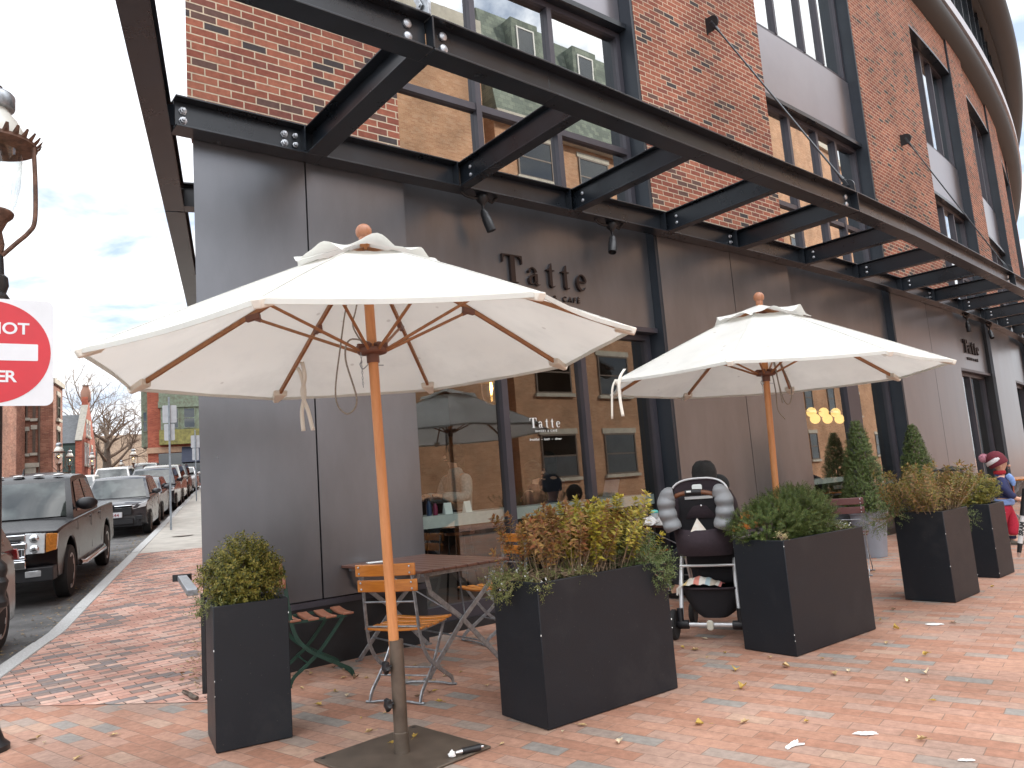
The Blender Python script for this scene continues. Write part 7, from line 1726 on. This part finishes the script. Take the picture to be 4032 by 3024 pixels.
for s, c, h, rr, lab in ((2.12, (.45, .50, .46), .10, .022, 'small pale jar at the left end of the marble counter'), (2.24, (.02, .05, .13), .15, .026, 'dark blue bottle on the marble counter'), (2.31, (.22, .015, .06), .12, .024, 'crimson jar beside the number card 1')):
    r = thing('bottle', lab, 'bottle', on(s, -.48)); m = MB(); m.lathe([(rr, 0), (rr, h * .7), (rr * .6, h * .82), (rr * .55, h)], 16); m.build('body', pmat('jar_' + lab[:5], c, .3), r, smooth=40); m = MB(); m.lathe([(rr * .62, h * .93), (rr * .62, h * 1.06), (.001, h * 1.07)], 14); m.build('cap', M['dark_trim'], r)
lp_ = thing('laptop', 'grey laptop with its lid open on the marble counter', 'laptop', on(4.66, -.58), TH0 + .2)
m = MB(); m.box((0, .0, .008), (.30, .21, .014)); m.build('base', M['signback'], lp_, bevel=.003)
m = MB(); m.hexa([(-.15, -.115, .016), (.15, -.115, .016), (.15, -.108, .016), (-.15, -.108, .016)], [(-.15, -.175, .205), (.15, -.175, .205), (.15, -.167, .205), (-.15, -.167, .205)]); m.build('lid', pmat('laptop_lid', (.20, .24, .31), .4, metal=.4), lp_, bevel=.003)
cu = thing('paper_cup', 'white paper cup beside the laptop on the marble counter', 'cup', on(4.36, -.45)); m = MB(); m.lathe([(.028, 0), (.038, .09), (.04, .092), (.001, .092)], 18); m.build('cup', M['white_print'], cu, smooth=40); m = MB(); m.lathe([(.041, .092), (.041, .1), (.001, .104)], 18); m.build('lid', M['white_print'], cu)
# pendant lamp with a clear bell and a glowing filament
BULB = emat('filament_glow', (1, .50, .14), 14); GLOBE = emat('globe_glow', (1, .62, .20), 1.15); SPOTE = emat('downlight_glow', (1, .72, .40), 6)
def pendant(s, off, z, lab):
    r = thing('pendant_lamp', lab, 'pendant lamp', Wp(s, off, z), TH0)
    m = MB(); m.lathe([(.001, .155), (.03, .15), (.17, .12), (.178, .112), (.165, .115), (.04, .14)], 26); m.build('brass_shade', pmat('tan_shade', (.50, .36, .20), .5, var=.1), r, smooth=40)
    m = MB(); m.lathe([(.11, .12), (.115, .0), (.10, -.09), (.06, -.15), (.001, -.17)], 24, cap=False); m.build('glass_bell', M['glass_clear'], r, smooth=60)
    m = MB(); m.tube([(0, 0, .10), (.004, 0, .03), (-.004, 0, -.04)], [.012, .018, .006], 8); m.build('filament_bulb', BULB, r, smooth=60)
    m = MB(); m.tube([(0, 0, .15), (0, 0, 3.85 - z)], .006, 6); m.build('cable', M['dark_trim'], r)
# seen through pane two at px height: behind the counter
pendant(3.55, -1.1, 2.38, 'clear bell pendant lamp with a glowing filament behind the shop window')
pendant(6.2, -2.2, 2.42, 'clear bell pendant lamp deeper inside the shop')
# cluster of glowing globes behind the second window
gi = 0
def globe_rail(s_list, off, z0, lab):
    r = thing('globe_chandelier', lab, 'chandelier', Wp(s_list[0], off, z0), 0); inv = Wp(s_list[0], off, z0)
    m = MB(); m.tube([Wp(s_list[0] - .3, off, z0 + .02) - inv, Wp(s_list[-1] + .75, off, z0 + .02) - inv], .012, 8); m.build('rail', pmat('brass_rail', (.45, .28, .09), .35, metal=.8), r)
    for s in s_list:
        for dz, do in ((.0, .0), (-.145, .10)):
            m = MB(); m.ball(Wp(s - (.09 if dz else 0), off + do, z0 + dz) - inv, .098, 22, 14); m.build('globe', GLOBE, r, smooth=80)
    m = MB(); m.ball(Wp(s_list[-1] + .80, off, z0 + .02) - inv, .035, 14, 9); m.build('end_bulb', BULB, r, smooth=80)
    m = MB(); m.tube([Wp(s_list[2], off, z0) - inv, Wp(s_list[2], off, 3.85) - inv], .008, 6); m.build('stem', M['dark_trim'], r)
globe_rail([12.60, 13.16, 13.74, 14.32, 15.2], -2.0, 2.27, 'row of glowing amber globe lamps hung behind the second shop window')
for s, off, z in ((3.1, -2.6, 3.8), (3.9, -3.2, 3.8), (4.7, -2.4, 3.8), (4.3, -4.4, 3.8), (9.6, -3, 3.8), (11, -3.4, 3.8), (5.4, -4.5, 3.8)):
    m = MB(); m.lathe([(.001, 0), (.06, 0), (.065, .02), (.001, .03)], 14, Wp(s, off, z)); tag(m.build('downlight', SPOTE), 'small warm downlight set in the dark shop ceiling', 'downlight', 'downlights in the shop ceiling')
# cafe tables inside
for s, off, lab in ((2.7, -2.3, 'dark wood cafe table inside behind the first pane'), (6.6, -3.2, 'dark wood cafe table deep inside the shop'), (9.2, -2.6, 'dark wood cafe table inside behind the second window')):
    t = thing('cafe_table', lab, 'table', Wp(s, off, .03), TH0); m = MB(); m.box((0, 0, .72), (.7, .7, .03)); m.build('tabletop', M['brown_slat'], t, bevel=.004)
    m = MB(); m.lathe([(.2, 0), (.2, .015), (.03, .03), (.025, .70), (.1, .705)], 16); m.build('pedestal', M['blackplastic'], t)
# food on the second outdoor table
WP = pmat('crumpled_paper', (.72, .70, .68), .85, var=.06, scale=12, bump=.5, bscale=20); random.seed(15)
for i, (x, y, sx_, lab) in enumerate(((1.36, 8.28, .075, 'crumpled white paper napkin at the left of the second table'), (1.50, 8.12, .09, 'pile of white paper wrapping on a plate on the second table'), (1.60, 8.22, .06, 'pinkish paper napkin beside the paper pile on the second table'))):
    m = MB(); m.lathe([(.001, 0), (sx_ * 1.0, .004), (sx_ * 1.1, .03), (sx_ * .7, .07), (.001, .085)], 13, wob=lambda p, i, k: V((p.x * random.uniform(.75, 1.3), p.y * random.uniform(.75, 1.3), p.z * random.uniform(.7, 1.3)))); o = m.build('paper_napkin', WP if i < 2 else pmat('pink_paper', (.70, .56, .58), .85)); o.location = (x, y, .770 if i == 1 else .754); tag(o, lab, 'napkin')
m = MB(); m.lathe([(.001, 0), (.07, .0), (.115, .012), (.112, .016), (.001, .006)], 26); o = m.build('plate', M['white_print'], smooth=50); o.location = (1.50, 8.12, .7535); tag(o, 'white plate under the paper pile on the second table', 'plate')
tb = thing('takeaway_cup', 'clear takeaway cup with a turquoise lid on the second table', 'cup', (1.44, 8.42, .7535)); m = MB(); m.lathe([(.03, 0), (.042, .12), (.001, .12)], 18); m.build('cup', pmat('frosted_plastic', (.6, .64, .66), .3), tb, smooth=40); m = MB(); m.lathe([(.044, .12), (.044, .135), (.03, .15), (.001, .155)], 18); m.build('lid', pmat('turquoise_lid', (.10, .50, .45), .4), tb, smooth=40)
m = MB(); m.box((0, 0, .012), (.24, .16, .022)); o = m.build('tray', pmat('maroon_tray', (.14, .02, .03), .5), bevel=.005); o.location = (1.72, 8.10, .7535); o.rotation_euler = (0, 0, .6); tag(o, 'maroon tray on the second table behind the stroller', 'tray')
